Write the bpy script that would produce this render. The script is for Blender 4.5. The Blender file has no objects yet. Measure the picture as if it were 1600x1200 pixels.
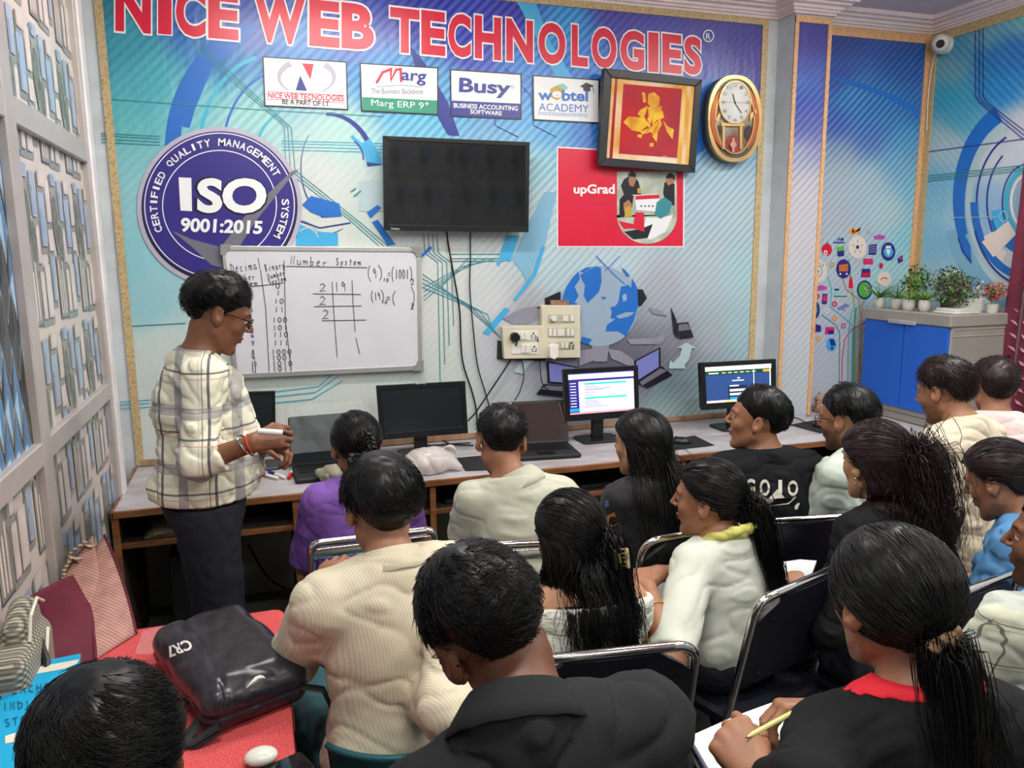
import bpy, math, random
import numpy as np
from mathutils import Vector, Matrix

random.seed(7)
rng = np.random.default_rng(11)
SC = bpy.context.scene
COL = SC.collection

# ------------------------------------------------------------------ camera
CF, YAW, PIT, ROL, CH = 1217.0, math.radians(18.03), math.radians(9.67), math.radians(0.5), 1.80
_f = np.array([math.sin(YAW)*math.cos(PIT), math.cos(YAW)*math.cos(PIT), -math.sin(PIT)])
_r = np.array([math.cos(YAW), -math.sin(YAW), 0.0])
_d = np.cross(_f, _r)
CR = math.cos(ROL)*_r + math.sin(ROL)*_d
CD = -math.sin(ROL)*_r + math.cos(ROL)*_d
CO = np.array([0.0, 0.0, CH])
camd = bpy.data.cameras.new('camera'); cam = bpy.data.objects.new('camera', camd); COL.objects.link(cam)
camd.sensor_width = 36.0; camd.lens = CF/1600*36.0; camd.clip_start = 0.05; camd.clip_end = 60
cam.matrix_world = Matrix(((CR[0], -CD[0], -_f[0], 0), (CR[1], -CD[1], -_f[1], 0), (CR[2], -CD[2], -_f[2], CH), (0, 0, 0, 1)))
SC.camera = cam

# ------------------------------------------------------------------ world, light, exposure
SC.view_settings.view_transform = 'Standard'; SC.view_settings.look = 'None'
SC.view_settings.gamma = 1.0; SC.view_settings.use_curve_mapping = False
SC.view_settings.exposure = 0.12
W = bpy.data.worlds.new('world'); SC.world = W; W.use_nodes = True
W.node_tree.nodes['Background'].inputs[0].default_value = (0.75, 0.85, 1.0, 1)
W.node_tree.nodes['Background'].inputs[1].default_value = 0.25
LAMPS = [(0.25, 0.9, 1), (0.45, 3.05, 0), (2.05, 1.9, 0), (3.0, 0.4, 0), (1.2, -0.9, 0), (3.3, 2.5, 0)]   # ceiling tube lights: x, y
TUBE_W = 25.0
def light(name, loc, size, power, color=(1, 0.97, 0.92), rot=(0, 0, 0)):
    l = bpy.data.lights.new(name, 'AREA'); l.shape = 'RECTANGLE'; l.size, l.size_y = size; l.energy = power; l.color = color
    o = bpy.data.objects.new(name, l); o.location = loc; o.rotation_euler = rot; COL.objects.link(o); return o
for i, (x, y, k) in enumerate(LAMPS):
    light('tube_glow', (x, y, 3.13), (1.15, 0.16), TUBE_W)

# ------------------------------------------------------------------ projection helpers (photo pixel -> point on a real plane)
def ray(x, y): return ((x-800)/CF)*CR + ((y-600)/CF)*CD + _f
def atY(x, y, Y): v = ray(x, y); return CO + v*(Y/v[1])
def atX(x, y, X): v = ray(x, y); return CO + v*(X/v[0])
def atZ(x, y, Z): v = ray(x, y); return CO + v*((Z-CH)/v[2])
def atD(x, y, D): return CO + ray(x, y)*D
class Plane:
    def __init__(s, p, n): s.p = np.array(p, float); s.n = np.array(n, float)/np.linalg.norm(n)
    def __call__(s, x, y, lift=0.0):
        v = ray(x, y); t = np.dot(s.p + s.n*lift - CO, s.n)/np.dot(v, s.n); return CO + v*t

# ------------------------------------------------------------------ materials
def lin(c):
    c = np.asarray(c, float)/255.0
    return np.where(c <= 0.04045, c/12.92, ((c+0.055)/1.055)**2.4)
def rgba(c): return (*[float(v) for v in lin(c)], 1.0)
MATS = {}
def mat(name, color=(200, 200, 200), rough=0.5, metal=0.0, spec=0.5, var=0.08, vscale=8.0, bump=0.0, bscale=40.0, stretch=(1, 1, 1),
        color2=None, emit=0.0, coat=0.0, trans=0.0, alpha=1.0, sheen=0.0, sss=0.0, wave=None, attr=None, ior=1.45, rvar=0.0):
    if name in MATS: return MATS[name]
    m = bpy.data.materials.new(name); m.use_nodes = True; MATS[name] = m
    nt = m.node_tree; N = nt.nodes; L = nt.links; B = N['Principled BSDF']
    tc = N.new('ShaderNodeTexCoord'); mp = N.new('ShaderNodeMapping'); mp.inputs['Scale'].default_value = stretch
    L.new(tc.outputs['Object'], mp.inputs['Vector'])
    nz = N.new('ShaderNodeTexNoise'); nz.inputs['Scale'].default_value = vscale; nz.inputs['Detail'].default_value = 4
    L.new(mp.outputs[0], nz.inputs['Vector'])
    mx = N.new('ShaderNodeMix'); mx.data_type = 'RGBA'
    c1 = np.array(rgba(color)); c2 = np.array(rgba(color2)) if color2 is not None else c1*np.array([1-2*var]*3+[1])
    mx.inputs[6].default_value = c1; mx.inputs[7].default_value = c2
    rp = N.new('ShaderNodeValToRGB'); rp.color_ramp.elements[0].position = 0.35; rp.color_ramp.elements[1].position = 0.65
    L.new(nz.outputs[0], rp.inputs[0]); L.new(rp.outputs[0], mx.inputs[0])
    out = mx.outputs[2]
    if attr:
        at = N.new('ShaderNodeAttribute'); at.attribute_name = attr
        m2 = N.new('ShaderNodeMix'); m2.data_type = 'RGBA'; m2.blend_type = 'MULTIPLY'; m2.inputs[0].default_value = 1
        L.new(out, m2.inputs[6]); L.new(at.outputs['Color'], m2.inputs[7]); out = m2.outputs[2]
    if wave:   # (direction vector, scale, colour, amount)
        d, s, wc, am = wave
        dt = N.new('ShaderNodeVectorMath'); dt.operation = 'DOT_PRODUCT'; dt.inputs[1].default_value = d
        L.new(tc.outputs['Object'], dt.inputs[0])
        mu = N.new('ShaderNodeMath'); mu.operation = 'MULTIPLY'; mu.inputs[1].default_value = s*2*math.pi; L.new(dt.outputs['Value'], mu.inputs[0])
        sn = N.new('ShaderNodeMath'); sn.operation = 'SINE'; L.new(mu.outputs[0], sn.inputs[0])
        r2 = N.new('ShaderNodeMapRange'); r2.inputs[1].default_value = -0.25; r2.inputs[2].default_value = 0.25; r2.inputs[4].default_value = am
        L.new(sn.outputs[0], r2.inputs[0])
        m3 = N.new('ShaderNodeMix'); m3.data_type = 'RGBA'; m3.inputs[7].default_value = rgba(wc)
        L.new(r2.outputs[0], m3.inputs[0]); L.new(out, m3.inputs[6]); out = m3.outputs[2]
    L.new(out, B.inputs['Base Color'])
    B.inputs['Roughness'].default_value = rough; B.inputs['Metallic'].default_value = metal; B.inputs['Specular IOR Level'].default_value = spec
    B.inputs['IOR'].default_value = ior
    if rvar:
        mr = N.new('ShaderNodeMapRange'); mr.inputs[3].default_value = max(0, rough-rvar); mr.inputs[4].default_value = rough+rvar
        L.new(nz.outputs[0], mr.inputs[0]); L.new(mr.outputs[0], B.inputs['Roughness'])
    if coat: B.inputs['Coat Weight'].default_value = coat; B.inputs['Coat Roughness'].default_value = 0.12
    if trans: B.inputs['Transmission Weight'].default_value = trans
    if alpha < 1: B.inputs['Alpha'].default_value = alpha
    if sheen: B.inputs['Sheen Weight'].default_value = sheen
    if sss:
        B.inputs['Subsurface Weight'].default_value = sss; B.inputs['Subsurface Radius'].default_value = (1, 0.35, 0.2); B.inputs['Subsurface Scale'].default_value = 0.006
    if emit: L.new(out, B.inputs['Emission Color']); B.inputs['Emission Strength'].default_value = emit
    if bump:
        n2 = N.new('ShaderNodeTexNoise'); n2.inputs['Scale'].default_value = bscale; n2.inputs['Detail'].default_value = 3
        L.new(mp.outputs[0], n2.inputs['Vector'])
        bp = N.new('ShaderNodeBump'); bp.inputs['Strength'].default_value = bump; bp.inputs['Distance'].default_value = 0.01
        L.new(n2.outputs[0], bp.inputs['Height']); L.new(bp.outputs[0], B.inputs['Normal'])
    return m

# ------------------------------------------------------------------ objects
def link(o, parent=None):
    COL.objects.link(o)
    if parent is not None: o.parent = parent
    return o
def tag(o, label=None, cat=None, group=None, kind=None):
    if label: o['label'] = label
    if cat: o['category'] = cat
    if group: o['group'] = group
    if kind: o['kind'] = kind
    return o
def thing(name, label, cat, loc=(0, 0, 0), group=None, rz=0.0):
    o = bpy.data.objects.new(name, None); o.empty_display_size = 0.05; o.location = [float(v) for v in loc]; o.rotation_euler = (0, 0, rz)
    COL.objects.link(o); return tag(o, label, cat, group)
def copy_tree(o, parent=None):
    c = o.copy(); COL.objects.link(c)
    if parent is not None: c.parent = parent
    for ch in list(o.children): copy_tree(ch, c)
    return c
def rotm(rx=0, ry=0, rz=0):
    return np.array((Matrix.Rotation(rz, 3, 'Z') @ Matrix.Rotation(ry, 3, 'Y') @ Matrix.Rotation(rx, 3, 'X')))

class MB:
    def __init__(s): s.v = []; s.f = []; s.m = []; s.n = 0; s.R = np.eye(3); s.T = np.zeros(3); s.k = 0
    def at(s, T=(0, 0, 0), R=None): s.T = np.array(T, float); s.R = np.eye(3) if R is None else np.asarray(R); return s
    def add(s, V, F, k=None):
        V = np.asarray(V, float) @ s.R.T + s.T; s.v.append(V)
        kk = s.k if k is None else k
        for f in F: s.f.append([int(i)+s.n for i in f]); s.m.append(kk)
        s.n += len(V); return s
    def box(s, lo, hi, k=None):
        (a, b, c), (d, e, f) = lo, hi
        V = [(a, b, c), (d, b, c), (d, e, c), (a, e, c), (a, b, f), (d, b, f), (d, e, f), (a, e, f)]
        return s.add(V, [(0, 3, 2, 1), (4, 5, 6, 7), (0, 1, 5, 4), (1, 2, 6, 5), (2, 3, 7, 6), (3, 0, 4, 7)], k)
    def rbox(s, lo, hi, r=0.01, n=4, axis=2, k=None, r2=None):
        """box with rounded outline in the plane across `axis`, small chamfer along it"""
        lo = np.array(lo, float); hi = np.array(hi, float); ax = [(1, 2, 0), (2, 0, 1), (0, 1, 2)][axis]
        u, v, w = ax; c = []
        for (cu, cv, a0) in ((hi[u]-r, hi[v]-r, 0), (lo[u]+r, hi[v]-r, 90), (lo[u]+r, lo[v]+r, 180), (hi[u]-r, lo[v]+r, 270)):
            for i in range(n+1):
                a = math.radians(a0+90*i/n); c.append((cu, cv, math.cos(a), math.sin(a)))
        e = min(r*0.5, (hi[w]-lo[w])*0.3) if r2 is None else r2
        rings = []
        for (ww, ins) in ((lo[w], e), (lo[w]+e, 0), (hi[w]-e, 0), (hi[w], e)):
            for (cu, cv, x, y) in c:
                p = [0, 0, 0]; p[u] = cu+(r-ins)*x; p[v] = cv+(r-ins)*y; p[w] = ww; rings.append(p)
        m = len(c); F = []
        for q in range(3):
            for i in range(m): j = (i+1) % m; F.append((q*m+i, q*m+j, (q+1)*m+j, (q+1)*m+i))
        F.append(list(range(m))[::-1]); F.append([3*m+i for i in range(m)])
        return s.add(rings, F, k)
    def tube(s, P, r, n=8, k=None, caps=True, flat=1.0):
        P = np.array(P, float); m = len(P); rr = np.broadcast_to(np.array(r, float), (m,)) if np.ndim(r) < 1 or len(np.atleast_1d(r)) == 1 else np.array(r, float)
        t = np.gradient(P, axis=0); t /= np.linalg.norm(t, axis=1)[:, None]+1e-12
        a = np.array([0, 0, 1.0]) if abs(t[0][2]) < 0.9 else np.array([1.0, 0, 0])
        V = []; u = np.cross(t[0], a); u /= np.linalg.norm(u)
        for i in range(m):
            u = u-t[i]*np.dot(u, t[i]); u /= np.linalg.norm(u)+1e-12; w = np.cross(t[i], u)
            for j in range(n):
                q = 2*math.pi*j/n; V.append(P[i]+rr[i]*(math.cos(q)*u+flat*math.sin(q)*w))
        F = [(i*n+j, i*n+(j+1) % n, (i+1)*n+(j+1) % n, (i+1)*n+j) for i in range(m-1) for j in range(n)]
        if caps: F += [list(range(n))[::-1], [(m-1)*n+j for j in range(n)]]
        return s.add(V, F, k)
    def lathe(s, prof, n=24, k=None, sy=1.0):
        V = [(r*math.cos(2*math.pi*j/n), sy*r*math.sin(2*math.pi*j/n), z) for r, z in prof for j in range(n)]
        m = len(prof); F = [(i*n+j, i*n+(j+1) % n, (i+1)*n+(j+1) % n, (i+1)*n+j) for i in range(m-1) for j in range(n)]
        if prof[0][0] > 1e-5: F.append(list(range(n))[::-1])
        if prof[-1][0] > 1e-5: F.append([(m-1)*n+j for j in range(n)])
        return s.add(V, F, k)
    def prism(s, pts, lo, hi, k=None, axis=2):
        """closed outline (2D) extruded between lo and hi along axis"""
        m = len(pts); ax = [(1, 2, 0), (0, 2, 1), (0, 1, 2)][axis]; V = []
        for w in (lo, hi):
            for a, b in pts: p = [0, 0, 0]; p[ax[0]] = a; p[ax[1]] = b; p[ax[2]] = w; V.append(p)
        F = [(i, (i+1) % m, m+(i+1) % m, m+i) for i in range(m)] + [list(range(m))[::-1], [m+i for i in range(m)]]
        return s.add(V, F, k)
    def obj(s, name, mats, parent=None, smooth=True, bevel=0.0, angle=40):
        me = bpy.data.meshes.new(name); V = np.concatenate(s.v) if s.v else np.zeros((0, 3))
        me.from_pydata(V.tolist(), [], s.f)
        if not isinstance(mats, (list, tuple)): mats = [mats]
        for q in mats: me.materials.append(q)
        me.polygons.foreach_set('material_index', np.array(s.m, np.int32))
        me.polygons.foreach_set('use_smooth', np.full(len(s.f), bool(smooth)))
        me.validate(); me.update()
        if smooth and angle:
            try: me.set_sharp_from_angle(angle=math.radians(angle))
            except Exception: pass
        o = bpy.data.objects.new(name, me); link(o, parent)
        if bevel:
            b = o.modifiers.new('bevel', 'BEVEL'); b.width = bevel; b.segments = 2; b.limit_method = 'ANGLE'; b.angle_limit = math.radians(50)
        return o

# flat art printed on a plane: polygons, strokes and lettering given in photo pixels and laid on the plane itself
_txt = {}
def glyphs(s, bold=0.0, res=4):
    key = (s, bold)
    if key not in _txt:
        c = bpy.data.curves.new('lettering', 'FONT'); c.body = s; c.offset = bold; c.resolution_u = res; c.align_x = 'LEFT'
        o = bpy.data.objects.new('lettering', c); me = bpy.data.meshes.new_from_object(o)
        V = np.array([v.co[:2] for v in me.vertices]) if len(me.vertices) else np.zeros((0, 2)); F = [tuple(p.vertices) for p in me.polygons]
        bpy.data.objects.remove(o); bpy.data.curves.remove(c); bpy.data.meshes.remove(me); _txt[key] = (V, F)
    return _txt[key]
class Art(MB):
    def __init__(s, plane, step=0.0005): super().__init__(); s.pl = plane; s.step = step
    def P(s, pts, L):
        s.c = getattr(s, 'c', 0)+1; L = L+.012*s.c if s.step < .001 else L
        return [s.pl(x, y, L*s.step) for x, y in pts]
    def poly(s, pts, k, L): s.add(s.P(pts, L), [list(range(len(pts)))], k); return s
    def ell(s, cx, cy, rx, ry, k, L, n=40, rot=0.0):
        c, q = math.cos(rot), math.sin(rot)
        return s.poly([(cx+rx*math.cos(a)*c-ry*math.sin(a)*q, cy+rx*math.cos(a)*q+ry*math.sin(a)*c) for a in np.linspace(0, 2*math.pi, n, endpoint=False)], k, L)
    def arc(s, cx, cy, rx, ry, a0, a1, w, k, L, n=24, w1=None):
        A = np.radians(np.linspace(a0, a1, n)); w1 = w if w1 is None else w1; Wd = np.linspace(w, w1, n)/2
        V = []
        for a, ww in zip(A, Wd): V += s.P([(cx+(rx+ww)*math.cos(a), cy+(ry+ww)*math.sin(a)), (cx+(rx-ww)*math.cos(a), cy+(ry-ww)*math.sin(a))], L)
        return s.add(V, [(2*i, 2*i+1, 2*i+3, 2*i+2) for i in range(n-1)], k)
    def line(s, pts, w, k, L):
        P = np.array(pts, float); m = len(P)
        T = np.zeros_like(P)
        for i in range(m):
            a = P[i]-P[i-1] if i else P[1]-P[0]; b = P[i+1]-P[i] if i < m-1 else a
            a = a/(np.hypot(*a)+1e-9); b = b/(np.hypot(*b)+1e-9); t = a+b; t /= np.hypot(*t)+1e-9
            sc = 1/max(0.5, abs(np.dot(t, a))); T[i] = np.array([-t[1], t[0]])*sc
        V = []
        for i in range(m): V += s.P([P[i]+T[i]*w/2, P[i]-T[i]*w/2], L)
        return s.add(V, [(2*i, 2*i+1, 2*i+3, 2*i+2) for i in range(m-1)], k)
    def text(s, t, quad, k, L, bold=0.0, ref=None):
        """lettering fitted into the quad (top-left, top-right, bottom-right, bottom-left)"""
        V, F = glyphs(t, bold)
        if not len(V): return s
        R = glyphs(t, 0.0)[0] if ref is None else glyphs(ref, 0.0)[0]; lo, hi = R.min(0), R.max(0); U = (V-lo)/(hi-lo)
        a, b, c, d = [np.array(q, float) for q in quad]
        pts = [(a*(1-u)+b*u)*v+(d*(1-u)+c*u)*(1-v) for u, v in U]
        return s.add(s.P(pts, L), F, k)
    def row(s, t, x0, y0, x1, y1, h, k, L, bold=0.0):
        """one line of text; (x0,y0)-(x1,y1) is its foot line, h its height in pixels"""
        return s.text(t, ((x0, y0-h), (x1, y1-h), (x1, y1), (x0, y0)), k, L, bold)
    def flat(s, name, mats, parent=None): return s.obj(name, mats, parent, smooth=False)
def plaid(name, base, bands):
    m = mat(name, base, .8, var=.03, sheen=.1, bump=.06, bscale=160); nt = m.node_tree; N = nt.nodes; L = nt.links; B = N['Principled BSDF']; out = B.inputs['Base Color'].links[0].from_socket; tc = [n_ for n_ in N if n_.type == 'TEX_COORD'][0]
    for d, per, ph, wd, col, am in bands:
        dt = N.new('ShaderNodeVectorMath'); dt.operation = 'DOT_PRODUCT'; dt.inputs[1].default_value = d; L.new(tc.outputs['Object'], dt.inputs[0])
        a = N.new('ShaderNodeMath'); a.operation = 'MULTIPLY_ADD'; a.inputs[1].default_value = 1/per; a.inputs[2].default_value = ph; L.new(dt.outputs['Value'], a.inputs[0])
        f = N.new('ShaderNodeMath'); f.operation = 'FRACT'; L.new(a.outputs[0], f.inputs[0]); c = N.new('ShaderNodeMath'); c.operation = 'LESS_THAN'; c.inputs[1].default_value = wd; L.new(f.outputs[0], c.inputs[0])
        k = N.new('ShaderNodeMath'); k.operation = 'MULTIPLY'; k.inputs[1].default_value = am; L.new(c.outputs[0], k.inputs[0]); x = N.new('ShaderNodeMix'); x.data_type = 'RGBA'; x.inputs[7].default_value = rgba(col); L.new(k.outputs[0], x.inputs[0]); L.new(out, x.inputs[6]); out = x.outputs[2]
    L.new(out, B.inputs['Base Color']); return m
# ================================================================== THE ROOM
XL, XR, YB, YF, ZC = -0.64, 4.20, 4.18, -2.0, 3.22
def struct(mb, name, mats, **k): return tag(mb.obj(name, mats, **k), kind='structure')
m_wall = mat('wall_paint', (205, 212, 216), .6, bump=.1, bscale=20)
m_wallw = mat('pillar_paint', (196, 206, 214), .45, bump=.15, bscale=12, var=.05)
m_wallb = mat('lower_wall_paint', (198, 200, 178), .7, var=.2, vscale=3)
m_ceil = mat('ceiling_paint', (226, 208, 214), .7, var=.03)
m_corn = mat('cornice_plaster', (236, 218, 218), .55, var=.04)
m_floor = mat('floor_tile', (120, 118, 112), .35, var=.15, vscale=5, bump=.05)
struct(MB().box((XL-.1, YF-.1, -.1), (XR+.1, YB+.1, 0)), 'floor', m_floor, smooth=False)
struct(MB().box((XL-.1, YF-.1, ZC), (XR+.1, YB+.1, ZC+.1)), 'ceiling', m_ceil, smooth=False)
struct(MB().box((XL-.1, YB, 0), (XR+.1, YB+.1, ZC), k=0).box((XL, YB-.003, 0), (XR, YB, .75), k=1), 'wall_back', [m_wall, m_wallb], smooth=False)
struct(MB().box((XR, YF, 0), (XR+.1, YB, ZC)), 'wall_right', m_wall, smooth=False)
struct(MB().box((XL-.1, YF-.1, 0), (XR+.1, YF, ZC)), 'wall_front', m_wall, smooth=False)
struct(MB().box((XL-.1, YF, 0), (XL-.03, YB, ZC)), 'wall_left', m_wall, smooth=False)
# pillar on the back wall
PX0, PX1, PY = 3.045, 3.30, 4.03
struct(MB().box((PX0, PY, 0), (PX1, YB, ZC)), 'wall_pillar', m_wallw, smooth=False)

# plaster cornice
def cornice_profile():
    z = 3.135
    return [(0, z), (.018, z), (.02, z+.012), (.032, z+.014), (.034, z+.026), (.046, z+.028), (.05, z+.042), (.075, z+.048), (.08, z+.058), (.105, z+.062), (.11, z+.085), (0, z+.085)]
pr = cornice_profile(); c = MB()
def corn_run(path, inward):
    """path: wall points; inward: unit offset directions (mitred)"""
    V = []; m = len(pr)
    for (x, y), (dx, dy) in zip(path, inward):
        for o, z in pr: V.append((x+dx*o, y+dy*o, z))
    F = [(i*m+j, i*m+(j+1) % m, (i+1)*m+(j+1) % m, (i+1)*m+j) for i in range(len(path)-1) for j in range(m)]
    c.add(V, F)
corn_run([(XL-.02, YB), (PX0, YB), (PX0, PY), (PX1, PY), (PX1, YB), (XR, YB), (XR, YF)],
         [(0, -1), (-1, -1), (-1, -1), (1, -1), (1, -1), (-1, -1), (-1, 0)])
struct(c, 'trim_cornice', m_corn, smooth=False)

# ------------------------------------------------------------------ glazed partition along the left wall
m_alu = mat('powder_coated_aluminium', (184, 176, 172), .35, metal=.15, var=.04)
m_alud = mat('aluminium_glazing_bead', (170, 163, 158), .4, metal=.2)
m_white = mat('white_corner_post', (238, 232, 232), .35)
fr = MB()
Ys = [(-1.95, -1.87), (-.62, -.52), (.93, 1.03), (2.53, 2.63), (3.655, 3.70)]
Zr = [(0, .10), (1.19, 1.26), (2.17, 2.25), (3.10, 3.20)]
for a, b in Ys: fr.rbox((XL-.02, a, 0), (XL+.022, b, 3.2), r=.004, n=1, axis=2)
for a, b in Zr: fr.rbox((XL-.018, -1.95, a), (XL+.020, 3.69, b), r=.004, n=1, axis=1)
struct(fr, 'trim_partition_frame', m_alu, smooth=False)
struct(MB().rbox((XL-.02, 3.70, 0), (XL+.03, 3.79, 3.2), r=.006, n=2, axis=2), 'trim_corner_post', m_white, smooth=False)
m_beam = mat('worn_wood_batten', (176, 140, 112), .6, var=.2, vscale=20, stretch=(1, 1, .15), bump=.2)
struct(MB().box((XL-.03, 3.80, 0), (XL+.012, 3.87, 3.2)), 'trim_batten', m_beam, smooth=False)
m_lp = mat('partition_print_base', (212, 202, 194), .3, var=.05)
m_ls = mat('partition_print_grey', (150, 152, 144), .3, var=.12)
m_lb = mat('partition_print_blue', (150, 170, 198), .28, var=.1, color2=(166, 186, 210))
m_ll = mat('partition_print_light', (222, 212, 206), .3)
m_ld = mat('partition_print_edge', (84, 90, 120), .3)
m_lt = mat('partition_print_foliage', (124, 130, 118), .35, var=.25, vscale=60)
m_lc = mat('partition_print_cream', (226, 222, 190), .3)
PM = [m_lp, m_ls, m_lb, m_ll, m_ld, m_lt, m_lc]
def tiles(y0, y1, z0, z1, x, mb, seed):
    """printed relief pattern: windows, outlined blocks and pointed trees; y runs along the wall"""
    R = random.Random(seed)
    mb.add([(x, y0, z0), (x, y1, z0), (x, y1, z1), (x, y0, z1)], [(0, 1, 2, 3)], 0)
    def quad(a, b, w, h, k, l, ch=0.0):
        pts = [(a, b), (a+w-ch, b), (a+w, b+ch), (a+w, b+h), (a+ch, b+h), (a, b+h-ch)]
        pts = [(min(max(p, y0), y1), min(max(q, z0), z1)) for p, q in pts]
        if max(p[0] for p in pts)-min(p[0] for p in pts) < .004 or max(p[1] for p in pts)-min(p[1] for p in pts) < .004: return
        mb.add([(x+l*.0006, p, q) for p, q in pts], [list(range(6))], k)
    def block(a, b, w, h, k=0, l=3, edge=True):
        quad(a-.016, b-.026, w+.022, h+.020, 1, l, .012)
        if edge: quad(a-.004, b-.006, w*.8, h*.5, 4, l+.1, .004)
        quad(a, b, w, h, k, l+2, .008)
        if k == 2: quad(a+.01, b, w-.014, h*.55, 3, l+3, .004); quad(a+.014, b+.004, w-.02, h*.66, 2, l+4)
        elif k == 0: quad(a+.008, b+.008, w-.014, h-.014, 3, l+3, .006)
    def leaf(a, b, w, h, l=2):
        pts = [(a+w*.5+w*.5*math.sin(t)*(1-.35*math.cos(t)), b+h*.5-h*.5*math.cos(t)) for t in np.linspace(0, 2*math.pi, 18, endpoint=False)]
        for q, k in ((1.12, 1), (1.0, 0), (.8, 5)):
            P = [(min(max(a+w/2+(p-a-w/2)*q+(0.006 if q > 1 else 0), y0), y1), min(max(b+h/2+(r-b-h/2)*q-(0.012 if q > 1 else 0), z0), z1)) for p, r in pts]
            if max(p[1] for p in P)-min(p[1] for p in P) > .01 and max(p[0] for p in P)-min(p[0] for p in P) > .01:
                mb.add([(x+(l+k*.2)*.0006, p, r) for p, r in P], [list(range(len(P)))], k)
        for i in range(5):
            quad(a+w*(.28+.08*i), b+h*.2, .003, h*(.35+.06*(i % 3)), 3, l+2)
    cw, chh = .36, .52
    ny = int((y1-y0)/cw)+2; nz = int((z1-z0)/chh)+2
    for i in range(ny):
        for j in range(nz):
            a = y0+i*cw-.18+(.05 if j % 2 else 0); b = z0+j*chh-.22
            for q, (u, v, w, h, k) in enumerate(((.02, .27, .075, .17, 2), (.115, .35, .065, .14, 0), (.295, .36, .06, .14, 2), (.01, .04, .07, .17, 0), (.10, .09, .05, .15, 2), (.305, .04, .05, .15, 0), (.105, .255, .06, .07, 3), (.035, .46, .08, .05, 0), (.30, .215, .05, .11, 0), (.20, .475, .07, .04, 2))): block(a+u, b+v, w, h, k, 2+q*.25)
            leaf(a+.185, b+.25, .085, .21, 5); leaf(a+.245, b+.20, .065, .16, 6)
            quad(a+.178, b+.025, .105, .215, 1, 5, .01); quad(a+.176, b+.022, .11, .006, 4, 6)
            for q in range(3): quad(a+.19+.028*q, b+.04, .016, .18-.03*(q == 1), 3, 6.5)
def gems(y0, y1, z0, z1, x, mb):
    mb.add([(x, y0, z0), (x, y1, z0), (x, y1, z1), (x, y0, z1)], [(0, 1, 2, 3)], 0)
    w, h = .085, .26; r = 0; z = z0
    while z < z1+h:
        y = y0-(w/2 if r % 2 else 0)
        while y < y1+w:
            k = 1 if (int(y*100)+r) % 3 != 0 else 4
            kite = [(y, z-h/2), (y+w*.5, z-h*.12), (y, z+h*.5), (y-w*.5, z-h*.12)]
            ins = [(y+(p-y)*.9, z+(q-z)*.9) for p, q in kite]
            for P, kk, l in ((kite, 3, 1), (ins, k, 2), ([ins[0], (y, z+h*.05), ins[3]], 2 if k == 1 else 4, 3), ([(y, z+h*.05), ins[2], ins[3]], 1 if k == 1 else 0, 3)):
                P = [(min(max(p, y0), y1), min(max(q, z0), z1)) for p, q in P]
                A = abs(sum(P[i][0]*P[(i+1) % len(P)][1]-P[(i+1) % len(P)][0]*P[i][1] for i in range(len(P))))
                if A > 1e-5: mb.add([(x+l*.0006, p, q) for p, q in P], [list(range(len(P)))], kk)
            y += w
        z += h*.62; r += 1
m_g0 = mat('gem_print_dark', (44, 42, 44), .3, var=.3); m_g1 = mat('gem_print_blue', (84, 136, 186), .25, var=.15); m_g2 = mat('gem_print_pale', (170, 205, 230), .25)
m_g3 = mat('gem_print_line', (176, 176, 172), .3); m_g4 = mat('gem_print_slate', (62, 78, 84), .3, var=.2)
bay = [(Ys[i][1], Ys[i+1][0]) for i in range(4)]
n = 0
for i, (a, b) in enumerate(bay):
    for j in range(3):
        z0, z1 = Zr[j][1], Zr[j+1][0]; mb = MB(); n += 1
        if i in (0, 2) and j == 1: gems(a, b, z0, z1, XL-.004, mb); tag(mb.obj('window_%d' % n, [m_g0, m_g1, m_g2, m_g3, m_g4], smooth=False), kind='structure')
        else: tiles(a, b, z0, z1, XL-.004, mb, n); tag(mb.obj('window_%d' % n, PM, smooth=False), kind='structure')
# the same patterned screen closes the room behind the viewer (it shows in the dark television)
fb = MB()
for a in (-.64, .9, 2.5, 4.12): fb.box((a, YF, 0), (a+.08, YF+.05, 3.2))
for a, b in Zr: fb.box((XL, YF, a), (XR, YF+.045, b))
struct(fb, 'trim_rear_frame', m_alu, smooth=False)
for q, (a, b) in enumerate(((-.56, .9), (.98, 2.5), (2.58, 4.12))):
    for j in range(3):
        t = MB(); tiles(a, b, Zr[j][1], Zr[j+1][0], 0, t, 40+q); n += 1
        for i, V in enumerate(t.v): t.v[i] = np.stack([V[:, 1], YF+.01+V[:, 0], V[:, 2]], 1)
        tag(t.obj('window_%d' % n, PM, smooth=False), kind='structure')

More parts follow.
